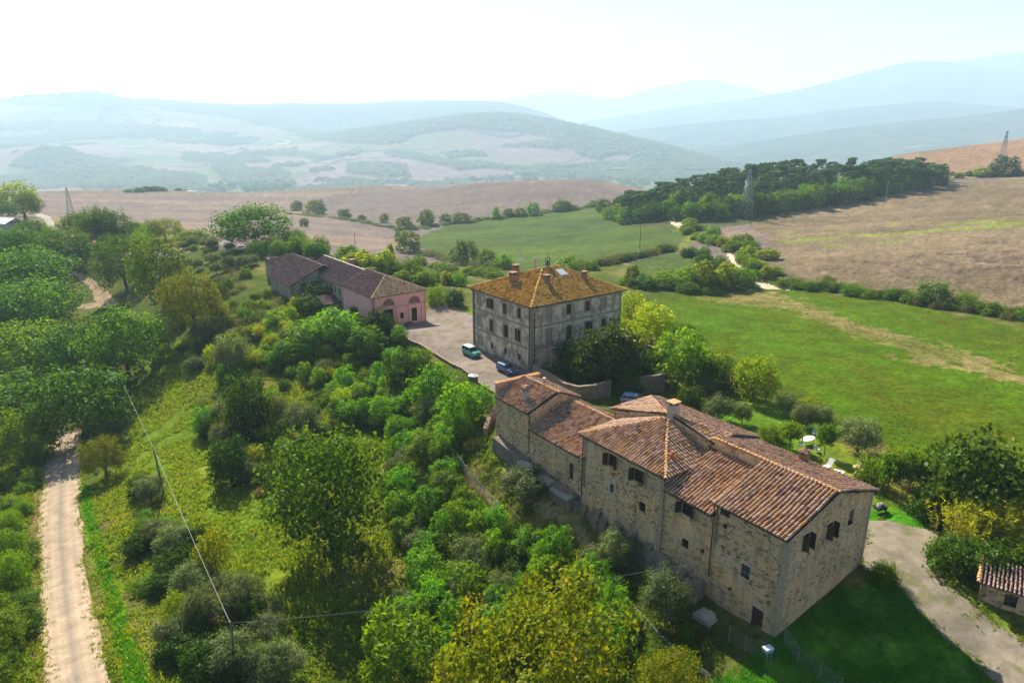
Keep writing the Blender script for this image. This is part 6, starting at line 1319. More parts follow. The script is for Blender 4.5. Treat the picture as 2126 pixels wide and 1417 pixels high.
# ---- rough grass and weeds (nobody could count them)
def tufts(name, poly, n, mat, hr, seed, avoid=()):
    rg = np.random.default_rng(seed); poly = np.array(poly, float); x0, y0 = poly.min(0); x1, y1 = poly.max(0)
    # even spacing on the ground: sample world points inside the polygon's bounds
    c = [ground_at(*q) for q in poly]; c = np.array(c); xa, ya = c[:, 0].min(), c[:, 1].min(); xb, yb = c[:, 0].max(), c[:, 1].max()
    P_ = np.empty((0, 3)); 
    while len(P_) < n:
        X = rg.uniform(xa, xb, n * 2); Y = rg.uniform(ya, yb, n * 2); Z = hgt(X, Y); a, b = proj(X, Y, Z); m = inpoly(a, b, poly)
        for q in avoid: m &= ~inpoly(a, b, np.array(q, float))
        m &= fbm(X / 3.5, Y / 3.5, 91) > 0.36
        if m.sum() == 0: break
        P_ = np.concatenate([P_, np.stack([X, Y, Z], 1)[m]])
    P_ = P_[:n]; k = 5; B = np.repeat(P_, k, 0); m = len(B); h_ = rg.uniform(*hr, m) * (0.6 + 0.9 * np.repeat(fbm(P_[:, 0] / 4, P_[:, 1] / 4, 93), k)); d = rg.normal(size=(m, 3)) * [.55, .55, 0] + [0, 0, 1]
    d = unit(d); off = rg.normal(size=(m, 3)) * [.16, .16, 0]; cen = B + off + d * h_[:, None] * .45
    V = leaf_quads(cen, rg.normal(size=(m, 3)), h_, h_ * .16 + .03, d, rg); me = quad_mesh(name, V, m, [L[mat]]); o = bpy.data.objects.new(name, me); COL.objects.link(o); o['kind'] = 'stuff'; return o
tufts('rough_grass', [(255, 960), (300, 780), (400, 690), (480, 640), (560, 600), (650, 650), (800, 700), (1000, 850), (1050, 960), (1300, 1200), (1480, 1330), (1420, 1430), (240, 1430), (200, 1200), (185, 1020)], 42000, 'grass', (.25, .6), 1, avoid=[[(955, 968), (1040, 1060), (1030, 1078), (975, 1020)], [(1060, 950), (1200, 1090), (1260, 1150), (1230, 1160), (1050, 990)]])
tufts('verge_grass', [(172, 1010), (182, 1080), (215, 1210), (262, 1430), (310, 1430), (258, 1290), (212, 1130), (184, 1010)], 3600, 'grass_lush', (.15, .4), 2)
tufts('meadow_grass', POLY['meadow'][:4] + [(1760, 618), (1900, 640), (2126, 682), (2200, 700), (2160, 1040)] + POLY['meadow'][9:], 9000, 'grass', (.15, .4), 3)
tufts('lawn_grass', [(1590, 1330), (1800, 1190), (1850, 1190), (1920, 1250), (2020, 1345), (2100, 1430), (1450, 1430), (1520, 1390)], 9000, 'grass_lush', (.06, .18), 4, avoid=[POLY['driveway']])
tufts('roadside_weeds', [(-60, 900), (90, 900), (66, 1050), (62, 1200), (78, 1430), (-80, 1440)], 9000, 'grass', (.3, .7), 5)

def edge_tufts(name, polys, n, mat, hr, seed):
    """weeds creeping in along the edges of roads and yards"""
    rg = np.random.default_rng(seed); pts = []
    for pl in polys:
        pl = [q for q in POLY[pl]]
        for a, b in zip(pl, pl[1:] + pl[:1]):
            if max(a[1], b[1]) > 1500: continue
            A, B = ground_at(*a), ground_at(*b); k = int(np.linalg.norm(B - A) * n)
            for f in rg.uniform(0, 1, k): q = np.array(a) + (np.array(b) - np.array(a)) * f; w = A + (B - A) * f; pts.append(w[:2] + rg.normal(size=2) * .38)
    pts = np.array(pts); Z = hgt(pts[:, 0], pts[:, 1]); keep = fbm(pts[:, 0] / 2, pts[:, 1] / 2, 95) > .42; P_ = np.stack([pts[:, 0], pts[:, 1], Z], 1)[keep]; k = 6; B = np.repeat(P_, k, 0); m = len(B); h_ = rg.uniform(*hr, m); d = unit(rg.normal(size=(m, 3)) * [.7, .7, 0] + [0, 0, 1]); cen = B + rg.normal(size=(m, 3)) * [.12, .12, 0] + d * h_[:, None] * .45
    me = quad_mesh(name, leaf_quads(cen, rg.normal(size=(m, 3)), h_, h_ * .16 + .03, d, rg), m, [L[mat]]); o = bpy.data.objects.new(name, me); COL.objects.link(o); o['kind'] = 'stuff'
edge_tufts('edge_weeds', ['gravel_road', 'driveway', 'courtyard'], 9, 'grass', (.12, .45), 8)
# ------------------------------------------------------------------ walls, cars, poles and small things
def wall_line(name, pts, height, thick, mat, label, cat='wall', deep=2.5, tiles=None, step=1.2, group=None, seed=0):
    """free-standing wall along photo pixels of its foot; heights in metres above the local ground"""
    P_ = [ground_at(*p) for p in pts]; out = []
    for a, b in zip(P_[:-1], P_[1:]):
        n = max(1, int(np.linalg.norm(b[:2] - a[:2]) / step))
        for i in range(n): out.append(a + (b - a) * i / n)
    out.append(P_[-1]); rg = np.random.default_rng(seed); hs = height if isinstance(height, (list, tuple)) else [height] * len(pts)
    s = np.linspace(0, 1, len(out)); hh = np.interp(s, np.linspace(0, 1, len(hs)), hs); root = thing(name, label, cat, (out[0][0], out[0][1], out[0][2]), 0, group); o0 = out[0]
    L_, R_, nn = [], [], len(out)
    for i in range(nn):
        t = out[min(i + 1, nn - 1)] - out[max(i - 1, 0)]; t = t[:2] / (np.linalg.norm(t[:2]) + 1e-9); q = np.array([t[1], -t[0]]) * thick / 2; L_.append(out[i][:2] - q - o0[:2]); R_.append(out[i][:2] + q - o0[:2])
    mb = MB(); zt = [float(hgt(out[i][0], out[i][1])[0]) + hh[i] + rg.normal(0, .05) - o0[2] for i in range(nn)]; zb = [float(hgt(out[i][0], out[i][1])[0]) - deep - o0[2] for i in range(nn)]
    for i in range(nn - 1):
        mb.face([(*R_[i], zb[i]), (*R_[i + 1], zb[i + 1]), (*R_[i + 1], zt[i + 1]), (*R_[i], zt[i])]); mb.face([(*L_[i + 1], zb[i + 1]), (*L_[i], zb[i]), (*L_[i], zt[i]), (*L_[i + 1], zt[i + 1])]); mb.face([(*R_[i], zt[i]), (*R_[i + 1], zt[i + 1]), (*L_[i + 1], zt[i + 1]), (*L_[i], zt[i])])
    mb.face([(*L_[0], zb[0]), (*R_[0], zb[0]), (*R_[0], zt[0]), (*L_[0], zt[0])]); mb.face([(*R_[-1], zb[-1]), (*L_[-1], zb[-1]), (*L_[-1], zt[-1]), (*R_[-1], zt[-1])])
    mb.build('masonry', M[mat], root)
    cp = MB()
    for i in range(nn - 1):
        e = 0.05; m = (L_[i] - R_[i]); m = m / np.linalg.norm(m) * e
        cp.hexa([(*(R_[i] - m), zt[i]), (*(R_[i + 1] - m), zt[i + 1]), (*(L_[i + 1] + m), zt[i + 1]), (*(L_[i] + m), zt[i]), (*(R_[i] - m), zt[i] + .07), (*(R_[i + 1] - m), zt[i + 1] + .07), (*(L_[i + 1] + m), zt[i + 1] + .07), (*(L_[i] + m), zt[i] + .07)])
    cp.build('coping', M[tiles or mat], root)
    return root
wall_line('retaining_wall', [(828, 693), (870, 716), (930, 752), (985, 788), (1034, 820)], 0.35, 0.45, 'stone_dark', 'low stone retaining wall along the open edge of the courtyard', 'wall', 2.2)
wall_line('garden_wall', [(1108, 793), (1140, 806), (1172, 820), (1200, 828), (1232, 829), (1266, 822)], [2.9, 2.6, 2.3, 1.95, 2.1, 2.6], 0.45, 'stone_dark', 'curved stone garden wall in front of the villa, left of the gate gap', 'wall', 1.5, seed=3)
wall_line('garden_wall', [(1289, 817), (1330, 818), (1378, 812)], [2.5, 2.8, 3.0], 0.45, 'stone_dark', 'stone garden wall right of the gate gap behind the pale blue car', 'wall', 1.5, seed=4)
wall_line('garden_wall', [(1288, 728), (1325, 738), (1362, 752)], 2.6, 0.4, 'stone_dark', 'garden wall with terracotta coping running off the right villa corner', 'wall', 1.5, tiles='tile_ridge', seed=5)
wall_line('terrace_wall', [(1008, 905), (1016, 880), (1030, 862)], [1.0, 1.2, 1.4], 0.5, 'stone_dark', 'short rough terrace wall at the left foot of the farmhouse', 'wall', 1.2, seed=6)

def paint_mat(name, c, metal=0.0, rough=0.28):
    m, nt, bs = new_mat(name); n = noise(nt, 1.8, 3, 0.6, coords(nt)); cc = mixc(nt, tuple(x * .86 for x in c), c, n); nt.links.new(cc, bs.inputs['Base Color'])
    bs.inputs['Roughness'].default_value = rough; bs.inputs['Metallic'].default_value = metal; bs.inputs['Coat Weight'].default_value = 0.35; return m
M['car_glass'] = plain('car_glass', (0.02, 0.025, 0.03), 0.08, 0.1, 2, spec=0.7)
M['lamp'] = plain('headlamp', (0.6, 0.62, 0.62), 0.15, 0.1, 3, spec=0.6); M['tail'] = plain('tail_lamp', (0.3, 0.02, 0.02), 0.25, 0.1, 3); M['plate'] = plain('number_plate', (0.7, 0.7, 0.68), 0.5, 0.05, 3)
def car(label, px, py, heading, body, Lg=4.0, Wd=1.66, hood=0.92, roof=1.44, boxy=0.0, roofmat=None, name='parked_car', cat='car', z=None):
    """x forward. Lofted body with wheel-arches shaded by wheels, glazed greenhouse, four wheels, lamps."""
    p = ground_at(px, py); root = thing(name, label, cat, (p[0], p[1], p[2] + 0.08), heading); h = Lg / 2; w = Wd / 2; g = 0.26
    st = [(-h, .86, hood * .82, .42), (-h + .10, .95, hood * 1.0, .28), (-h + .7, 1.0, hood * 1.03, g), (0, 1.0, hood * 1.0, g), (h - 1.15, 1.0, hood * .98, g), (h - .45, .97, hood * (.90 + .06 * boxy), g), (h - .12, .90, hood * (.80 + .1 * boxy), .30), (h, .80, hood * (.64 + .12 * boxy), .42)]
    V = []; Fq = []
    for x, f, zt, zb in st: V += [(x, -w * f * .94, zb), (x, -w * f, zb + .18), (x, -w * f, zt - .16), (x, -w * f * .93, zt), (x, -w * f * .5, zt + .03), (x, 0, zt + .04), (x, w * f * .5, zt + .03), (x, w * f * .93, zt), (x, w * f, zt - .16), (x, w * f, zb + .18), (x, w * f * .94, zb)]
    for i in range(len(st) - 1):
        for k in range(11): a, b = i * 11 + k, i * 11 + (k + 1) % 11; Fq.append((a, a + 11, b + 11, b))
    Fq.append(tuple(range(11))); Fq.append(tuple(range((len(st) - 1) * 11, len(st) * 11))[::-1]); bo = mesh_obj('body', V, Fq, body, root, smooth=False)
    xr0, xr1, xf1, xf0 = -h + .08 + .1 * boxy, -h + .45 - .25 * boxy, .28 + .1 * boxy, h - 1.12 - .1 * boxy; zb, zt = hood * 1.0, roof - .05; wb, wt = w * .93, w * .76
    gl = MB(); gl.hexa([(xr0, -wb, zb), (xf0, -wb, zb), (xf0, wb, zb), (xr0, wb, zb), (xr1, -wt, zt), (xf1, -wt, zt), (xf1, wt, zt), (xr1, wt, zt)]); gl.build('windows', M['car_glass'], root)
    rf = MB(); rf.hexa([(xr1 - .05, -wt - .02, zt), (xf1 + .06, -wt - .02, zt), (xf1 + .06, wt + .02, zt), (xr1 - .05, wt + .02, zt), (xr1 + .08, -wt + .1, zt + .07), (xf1 - .1, -wt + .1, zt + .07), (xf1 - .1, wt - .1, zt + .07), (xr1 + .08, wt - .1, zt + .07)]); rf.build('roof', roofmat or body, root)
    pl = MB()
    for sy in (-1, 1):
        for (xb, xt) in ((xf0, xf1), (.05, -.02), (xr0, xr1), (-h + 1.05, -h + 1.05)): pl.tube([(xb, sy * (wb + .005), zb), (xt, sy * (wt + .015), zt)], .035, 5)
    pl.build('window_pillars', body, root)
    for sx in (-h + .72, h - .78):
        for sy in (-1, 1):
            wh = MB(); wh.tube([(sx, sy * (w - .20), .30), (sx, sy * (w - .165), .30), (sx, sy * (w - .02), .30), (sx, sy * (w + .012), .30)], [.27, .31, .31, .27], 14); wo = wh.build('wheel', M['black'], root)
            rm = MB(); rm.tube([(sx, sy * (w + .013), .30), (sx, sy * (w + .022), .30)], [.18, .15], 10); rm.build('rim', M['metal_grey'], wo)
    for sy in (-1, 1):
        b = MB(); b.box(h - .13, h - .0, sy * w * .60 - .17, sy * w * .60 + .17, hood * .60 + .1 * boxy, hood * .76 + .1 * boxy); b.build('headlight', M['lamp'], root); b = MB(); b.box(-h - .012, -h + .09, sy * w * .74 - .1, sy * w * .74 + .1, hood * .62, hood * .86); b.build('tail_light', M['tail'], root)
        b = MB(); b.box(xf0 - .45, xf0 - .28, sy * (w + .03) - .08, sy * (w + .03) + .08, hood + .0, hood + .13); b.build('wing_mirror', body, root)
    b = MB(); b.box(h - .06, h + .03, -w * .78, w * .78, .36, .50); b.build('bumper', M['black'], root); b = MB(); b.box(h + .031, h + .04, -.25, .25, .37, .48); b.build('number_plate', M['plate'], root)
    return root
HU_ = math.atan2(-.812, .583)      # towards the camera and right, along the walls
car('green boxy off-road car with painted glare on its roof parked beside the villa', 979, 738, HU_ + .03, paint_mat('green_car_paint', (0.03, 0.30, 0.24)), 4.1, 1.75, 1.05, 1.72, 1.0, paint_mat('car_roof_painted_glare', (0.62, 0.68, 0.64)))  # whitish roof colour stands in for glare on the green car
car('dark blue hatchback in the shadow at the front corner of the villa', 1052, 773, HU_ + .04, paint_mat('dark_blue_car_paint', (0.035, 0.075, 0.20)), 4.1, 1.72, .95, 1.5, .3)
car('pale blue car behind the farmhouse by the garden wall', 1318, 838, HU_ + .62, paint_mat('pale_blue_car_paint', (0.30, 0.46, 0.68), .3), 4.2, 1.74, .92, 1.44, 0)
car('white pick-up far off among the trees under the broken lattice mast', 226, 490, HU_ + 2.2, paint_mat('white_car_paint', (0.75, 0.75, 0.74)), 4.8, 1.8, 1.0, 1.8, 1)

def pole(label, px, yb, yt, r=0.11, mat='pole_wood', arms=(), group=None, cat='pole', name='utility_pole', lean=(0, 0)):
    p = ground_at(px, yb); zt = atY(px, yt, p[1])[2]; h_ = zt - p[2]; root = thing(name, label, cat, p, 0, group); mb = MB(); mb.tube([(0, 0, -.8), (lean[0] * .5, lean[1] * .5, h_ * .5), (lean[0], lean[1], h_)], [r * 1.25, r, r * .8], 8); mb.build('shaft', M[mat], root)
    for (za, half, thick) in arms:
        mb = MB(); mb.tube([(lean[0] - half, lean[1] - .1, h_ * za), (lean[0] + half, lean[1] + .1, h_ * za)], thick, 5); mb.build('cross_arm', M['metal_grey'], root)
        for q in (-1, 1): mb = MB(); mb.tube([(lean[0] + q * half * .9, lean[1] + q * .09, h_ * za), (lean[0] + q * half * .9, lean[1] + q * .09, h_ * za + .3)], [.07, .05], 6); mb.build('insulator', M['lamp'], root)
    return root, p + np.array([lean[0], lean[1], h_])
_, t1 = pole('dark cable pole standing in the sunny glade', 340, 1024, 925, .13, 'pole_wood', lean=(-.25, -.2))
_, t2 = pole('nearer cable pole where the wire turns towards the farmhouse', 496, 1400, 1289, .12, 'pole_wood', lean=(-.12, 0))
_, t0 = pole('cable pole half hidden in the dark trees above the glade', 252, 812, 768, .09, 'pole_wood')
def wire(label, pts, r=.02, sag=.35, mat='wire', cat='cable', name='cable', n=18):
    pts = [np.array(p, float) for p in pts]; mb = MB(); q = []
    for a, b in zip(pts[:-1], pts[1:]):
        for i in range(n): f = i / n; v = a + (b - a) * f; v[2] -= sag * 4 * f * (1 - f); q.append(tuple(v))
    q.append(tuple(pts[-1])); mb.tube(q, r, 4, cap=False); o = mb.build(name, M[mat], None); return tag(o, label, cat)
wire('pale cable running down the glade between the cable poles', [t0 - [0, 0, .1], t1 - [0, 0, .1], t2 - [0, 0, .1]], .023)
xw, zw = wF.at(1580, 1139); q = FA.o + FA.T * wF.P(xw, zw, .05)[0] + FA.U * wF.P(xw, zw, .05)[1]
wire('pale cable crossing from the nearer pole to the farmhouse wall', [t2 - [0, 0, .15], np.array([q[0], q[1], zw])], .03, .9)
r_, te = pole('dark electricity pole with transformer box beside the wide oak', 444, 500, 451, .17, 'pole_wood', [(.97, .9, .06)])
mb = MB(); mb.box(-.35, .15, -.5, -.1, (te - ground_at(444, 500))[2] * .55, (te - ground_at(444, 500))[2] * .72); mb.build('transformer', M['metal_grey'], r_)
pole('thin pole behind the stone barn roof', 738, 520, 483, .12, 'pole_wood', [(.97, .5, .05)])
pole('wooden pole standing in the crop field near the hedge', 1328, 516, 470, .15, 'pole_wood', [(.95, .5, .05)])
pole('small pole at the corner of the stubble field near the lattice pylon', 1525, 452, 421, .14, 'pole_wood', [(.95, .5, .05)])
pole('lone pole in the stubble field below the wood', 1839, 414, 376, .16, 'pole_pale', [(.93, .7, .06)])
pole('pole on the upper field beside the dark round tree', 2106, 346, 326, .16, 'pole_wood')
pole('slim pole behind the villa lane', 1017, 575, 545, .11, 'pole_wood')
_, t9 = pole('thin stake carrying a cable beside the tiled shed', 2029, 1180, 1143, .05, 'pole_wood')
wire('short cable over the driveway hedge', [ground_at(1935, 1150) + [0, 0, 1.3], t9], .02, .1)
def pylon(label, px, yb, yt, base, arms, mat='metal_grey'):
    p = ground_at(px, yb); h_ = atY(px, yt, p[1])[2] - p[2]; root = thing('lattice_pylon', label, 'pylon', p, .5); mb = MB(); nl = 9; r = .13
    lv = [(i / nl) for i in range(nl + 1)]; wd = lambda f: base * (1 - f) ** 1.1 * .5 + .35
    for sx in (-1, 1):
        for sy in (-1, 1): mb.tube([(sx * wd(f), sy * wd(f), h_ * f) for f in lv], r * 1.2, 4)
    for i in range(nl):
        a, b = wd(lv[i]), wd(lv[i + 1]); za, zb = h_ * lv[i], h_ * lv[i + 1]
        for (u, v) in (((-1, -1), (1, -1)), ((1, -1), (1, 1)), ((1, 1), (-1, 1)), ((-1, 1), (-1, -1))):
            mb.tube([(u[0] * a, u[1] * a, za), (v[0] * b, v[1] * b, zb)], r * .8, 3, cap=False); mb.tube([(v[0] * a, v[1] * a, za), (u[0] * b, u[1] * b, zb)], r * .8, 3, cap=False)
    mb.build('lattice_tower', M[mat], root)
    for f, hl in arms: mb = MB(); mb.tube([(-hl, 0, h_ * f), (0, 0, h_ * f + .5), (hl, 0, h_ * f)], r, 4); mb.tube([(-hl, 0, h_ * f), (hl, 0, h_ * f)], r, 4); mb.build('cross_arm', M[mat], root)
    return root
pylon('broken lattice mast without arms above the dark pair of trees at the left', 148, 448, 389, 3.6, ())
pylon('green-grey lattice pylon in front of the pine wood', 1548, 452, 352, 4.6, ((.98, 1.6), (.86, 2.0), (.74, 1.6)))
pylon('lattice pylon with cross-arms on the upper field at the right', 2078, 340, 272, 4.8, ((.97, 2.4), (.80, 3.2), (.66, 2.6)))

# notice board with a white hexagonal roof
p = ground_at(983, 803); nb = thing('notice_board', 'notice board on two posts under a white hexagonal roof in the courtyard', 'notice board', p, -.35)
for sx in (-.75, .75): mb = MB(); mb.tube([(sx, 0, -.4), (sx, 0, 2.05)], .06, 6); mb.build('post', M['pole_wood'], nb)
mb = MB(); mb.box(-.69, .69, -.05, .05, .85, 1.8); mb.build('board', plain('green_grey_board', (0.10, 0.16, 0.13), .6, .3, 4), nb)
mb = MB(); hx = [(.95 * math.cos(a), .75 * math.sin(a)) for a in np.linspace(0, 2 * math.pi, 7)[:-1]]
for i in range(6): a, b = hx[i], hx[(i + 1) % 6]; mb.face([(*a, 2.0), (*b, 2.0), (0, 0, 2.35)]); mb.face([(*b, 1.93), (*a, 1.93), (0, 0, 2.2)]); mb.face([(*a, 1.93), (*b, 1.93), (*b, 2.0), (*a, 2.0)])
mb.build('roof', M['white'], nb)
# well by the pink barn
p = ground_at(839, 672); q = PK.o + PK.T * 7.3 + PK.U * -1.9; wz = float(hgt(q[0], q[1])[0]); wl = thing('stone_well', 'low round stone well between the doors of the pink barn', 'well', (q[0], q[1], wz), 0)
mb = MB(); ring = [(math.cos(t), math.sin(t)) for t in np.linspace(0, 2 * math.pi, 17)]
for i in range(16):
    (a, b), (c, d) = ring[i], ring[i + 1]; mb.hexa([(a * .75, b * .75, -.5), (a * 1.0, b * 1.0, -.5), (c * 1.0, d * 1.0, -.5), (c * .75, d * .75, -.5), (a * .72, b * .72, .8), (a * .95, b * .95, .8), (c * .95, d * .95, .8), (c * .72, d * .72, .8)])
mb.build('well_ring', M['stone_dark'], wl); mb = MB(); mb.tube([(0, 0, .55), (0, 0, .56)], .73, 14); mb.build('dark_water', M['interior'], wl)
# lean-to with a dark tiled roof among the robinias
p = ground_at(692, 642); ln = thing('lean_to', 'small lean-to with dark tiled roof among the robinias beside the stone barn', 'shed', p, ang3)
mb = MB(); mb.box(-2.6, 2.6, -1.8, 1.8, -1.5, 1.9); mb.build('wall', M['barn_stone'], ln); roof_slope([(-3, -2.2, 1.9), (3, -2.2, 1.9), (3, 2.1, 3.1), (-3, 2.1, 3.1)], TB, ln, sp=.33, tl=.5, seed=80)
# white-roofed shed at the left edge
p = ground_at(10, 484); ws = thing('white_roof_shed', 'white-roofed farm shed cut by the left edge', 'shed', p, -.22)
mb = MB(); mb.box(-12, 5.5, -4, 5, -1.5, 4.3); mb.build('wall', M['concrete'], ws)
for (y0, y1, z0, z1) in ((-4.5, .5, 4.3, 6.1), (.5, 5.5, 6.1, 4.3)): mb = MB(); mb.hexa([(-12.5, y0, z0), (6, y0, z0), (6, y1, z1), (-12.5, y1, z1), (-12.5, y0, z0 + .14), (6, y0, z0 + .14), (6, y1, z1 + .14), (-12.5, y1, z1 + .14)]); mb.build('roof_slope', plain('white_sheet_roof', (0.72, 0.73, 0.74), .5, .08, 1.2), ws)
for k in range(5): mb = MB(); x = -10.5 + k * 3.2; mb.hexa([(x, -4.3, 4.53), (x + 2.2, -4.3, 4.53), (x + 2.2, .2, 6.15), (x, .2, 6.15), (x, -4.3, 4.58), (x + 2.2, -4.3, 4.58), (x + 2.2, .2, 6.2), (x, .2, 6.2)]); mb.build('roof_panel', M['steel'], ws)
mb = MB(); mb.box(1.0, 4.4, -4.06, -4.0, -1, 3.2); mb.build('door', M['metal_grey'], ws)
# tiled brick shed at the right edge
p = ground_at(2030, 1245); sh = thing('tiled_shed', 'small brick shed with arched lattice window and mossy tiles at the right edge', 'shed', p, -.62)
SF = Frame(p[0], p[1], -.62, sh); sh.rotation_euler = (0, 0, -.62)
wS1 = Wall(SF, (0, 0), (6.5, 0)); mb = MB(); wall_mesh(mb, wS1, -1, [(0, 1.95), (6.5, 1.95)], [(1.7, 2.6, .3, 1.5)]); wall_mesh(mb, Wall(SF, (0, 2.8), (0, 0)), -1, [(0, 2.35), (2.8, 1.95)]); wall_mesh(mb, Wall(SF, (6.5, 0), (6.5, 2.8)), -1, [(0, 1.95), (2.8, 2.35)]); wall_mesh(mb, Wall(SF, (6.5, 2.8), (0, 2.8)), -1, [(0, 2.35), (6.5, 2.35)]); mb2 = mb.build('wall', M['brickwork'] if False else M['stone'], sh); bpy.data.objects[mb2.name].location = (0, 0, 0)
window(wS1, sh, 2.15, .9, .9, 1.2, 'dark', rev=.2)
mb = MB(); ar = [(2.2 + .6 * math.cos(t), 1.42 + .30 * math.sin(t)) for t in np.linspace(0, math.pi, 11)]
for i in range(10): (a, b), (c, d) = ar[i], ar[i + 1]; mb.hexa([wS1.P(a, b, -.02), wS1.P(c, d, -.02), wS1.P(2.2 + (c - 2.2) * .8, 1.42 + (d - 1.42) * .7, -.02), wS1.P(2.2 + (a - 2.2) * .8, 1.42 + (b - 1.42) * .7, -.02), wS1.P(a, b, .05), wS1.P(c, d, .05), wS1.P(2.2 + (c - 2.2) * .8, 1.42 + (d - 1.42) * .7, .05), wS1.P(2.2 + (a - 2.2) * .8, 1.42 + (b - 1.42) * .7, .05)])
mb.build('window_arch', M['lintel'], sh)
roof_slope([(-.3, -.4, 1.92), (6.8, -.4, 1.92), (6.8, 3.0, 2.5), (-.3, 3.0, 2.5)], TB, sh, seed=90, sp=.3); ridge_tiles((-.25, -.35, 1.98), (-.25, 3.0, 2.55), RT, sh, .14, seed=91)

# garden furniture on the lawn behind the farmhouse
def gtable(px, py):
    p = ground_at(px, py); t = thing('garden_table', 'oval white garden table on the lawn under the trees', 'table', p, .6); mb = MB(); rg_ = [(1.25 * math.cos(a), .62 * math.sin(a)) for a in np.linspace(0, 2 * math.pi, 25)[:-1]]; b = len(mb.v)
    mb.face([(x, y, .78) for x, y in rg_]); mb.face([(x, y, .72) for x, y in rg_[::-1]])
    for i in range(24): a, c = rg_[i], rg_[(i + 1) % 24]; mb.face([(*a, .72), (*c, .72), (*c, .78), (*a, .78)])
    mb.build('table_top', M['white'], t)
    for sx in (-.75, .75):
        for sy in (-.33, .33): mb = MB(); mb.tube([(sx * 1.05, sy * 1.1, -.1), (sx, sy, .72)], .045, 6); mb.build('leg', M['white'], t)
gtable(1676, 921)
def chair(label, px, py, rz, mat='white'):
    p = ground_at(px, py); t = thing('garden_chair', label, 'chair', p, rz, None); mb = MB(); mb.box(-.28, .28, -.27, .27, .40, .46); mb.build('seat', M[mat], t)
    mb = MB()
    for k in range(5): x = -.24 + k * .12; mb.hexa([(x - .045, .25, .47), (x + .045, .25, .47), (x + .045, .29, .47), (x - .045, .29, .47), (x - .045, .40, 1.0), (x + .045, .40, 1.0), (x + .045, .44, 1.0), (x - .045, .44, 1.0)])
    mb.box(-.30, .30, .38, .45, .98, 1.05); mb.build('backrest', M[mat], t)
    for sx in (-.25, .25):
        for sy in (-.24, .24): mb = MB(); mb.tube([(sx * 1.1, sy * 1.1, -.06), (sx, sy, .41)], .03, 5); mb.build('leg', M[mat], t)
        mb = MB(); mb.tube([(sx * 1.15, -.24, .42), (sx * 1.15, -.22, .66), (sx * 1.15, .34, .68)], .028, 5); mb.build('armrest', M[mat], t)
chair('white plastic chair at the near left end of the oval garden table', 1662, 930, 2.6); chair('pale green chair behind the far right end of the oval garden table', 1691, 905, -.4, 'white'); chair('white plastic chair at the near right end of the oval garden table', 1695, 938, 2.2)
_pg = plain('pale_green_plastic', (0.40, 0.58, 0.50), .5, .05, 3)
for _c in bpy.data.objects['garden_chair.001'].children: _c.data.materials[0] = _pg
p = ground_at(1718, 972); t = thing('sun_lounger', 'white sun lounger with raised back on the lawn', 'lounger', p, -1.0); mb = MB(); mb.box(-.34, .34, -1.3, .2, .30, .36); mb.build('seat', M['white'], t); mb = MB(); mb.hexa([(-.34, .2, .32), (.34, .2, .32), (.34, .26, .30), (-.34, .26, .30), (-.34, .75, 1.1), (.34, .75, 1.1), (.34, .81, 1.08), (-.34, .81, 1.08)]); mb.build('backrest', M['white'], t)
for sx in (-.3, .3):
    for sy in (-1.1, .1): mb = MB(); mb.tube([(sx, sy, -.06), (sx, sy, .31)], .03, 5); mb.build('leg', M['white'], t)
p = ground_at(1741, 985); t = thing('low_table', 'small white low table at the foot of the lounger', 'table', p, -.6); mb = MB(); mb.box(-.55, .55, -.4, .4, .38, .43); mb.build('table_top', M['white'], t)
for sx in (-.48, .48):
    for sy in (-.33, .33): mb = MB(); mb.tube([(sx, sy, -.06), (sx, sy, .38)], .03, 5); mb.build('leg', M['white'], t)
cv = plain('tan_canvas', (0.55, 0.38, 0.22), .9, .15, 3)
p = ground_at(1782, 995); t = thing('garden_swing', 'swing seat with tan canvas canopy beside the lawn', 'swing', p, .75); mb = MB(); mb.hexa([(-1.0, -.55, 1.62), (1.0, -.55, 1.62), (1.0, .55, 1.78), (-1.0, .55, 1.78), (-1.0, -.55, 1.66), (1.0, -.55, 1.66), (1.0, .55, 1.82), (-1.0, .55, 1.82)]); mb.build('canopy', cv, t)
mb = MB(); mb.box(-.85, .85, -.25, .25, .42, .5); mb.build('seat', cv, t); mb = MB(); mb.box(-.85, .85, .26, .32, .5, .95); mb.build('backrest', cv, t)
for sx in (-1, 1): mb = MB(); mb.tube([(sx * 1.02, -.7, -.05), (sx * 1.02, 0, 1.64), (sx * 1.02, .7, -.05)], .035, 5); mb.build('side_frame', M['white'], t); mb = MB(); mb.tube([(sx * .8, 0, .48), (sx * .95, 0, 1.6)], .015, 4); mb.build('hanger', M['metal_grey'], t)
p = ground_at(1793, 955); t = thing('parasol_stand', 'bare white cantilever parasol frame in the garden', 'parasol', p, -.4); mb = MB(); mb.tube([(0, 0, -.1), (0, 0, 1.3), (.35, 0, 2.1)], .045, 6); mb.build('pole', M['white'], t); mb = MB(); mb.tube([(.35, 0, 2.1), (1.7, 0, 1.75)], .04, 6); mb.build('arm', M['white'], t); mb = MB(); mb.tube([(.02, 0, 1.0), (.5, 0, 1.45), (.9, 0, 1.93)], .02, 5); mb.build('strut', M['white'], t); mb = MB(); mb.box(-.4, .4, -.4, .4, -.1, .08); mb.build('base', M['concrete'], t)
p = ground_at(1826, 1062); t = thing('wheelbarrow', 'dark wheelbarrow with rubble at the garden corner of the farmhouse', 'wheelbarrow', p, .3); mb = MB(); mb.hexa([(-.5, -.3, .35), (.4, -.25, .35), (.4, .25, .35), (-.5, .3, .35), (-.75, -.45, .7), (.65, -.38, .7), (.65, .38, .7), (-.75, .45, .7)]); mb.build('tray', M['black'], t); mb = MB(); mb.tube([(.75, -.05, .2), (.75, .05, .2)], .2, 10); mb.build('wheel', M['black'], t)
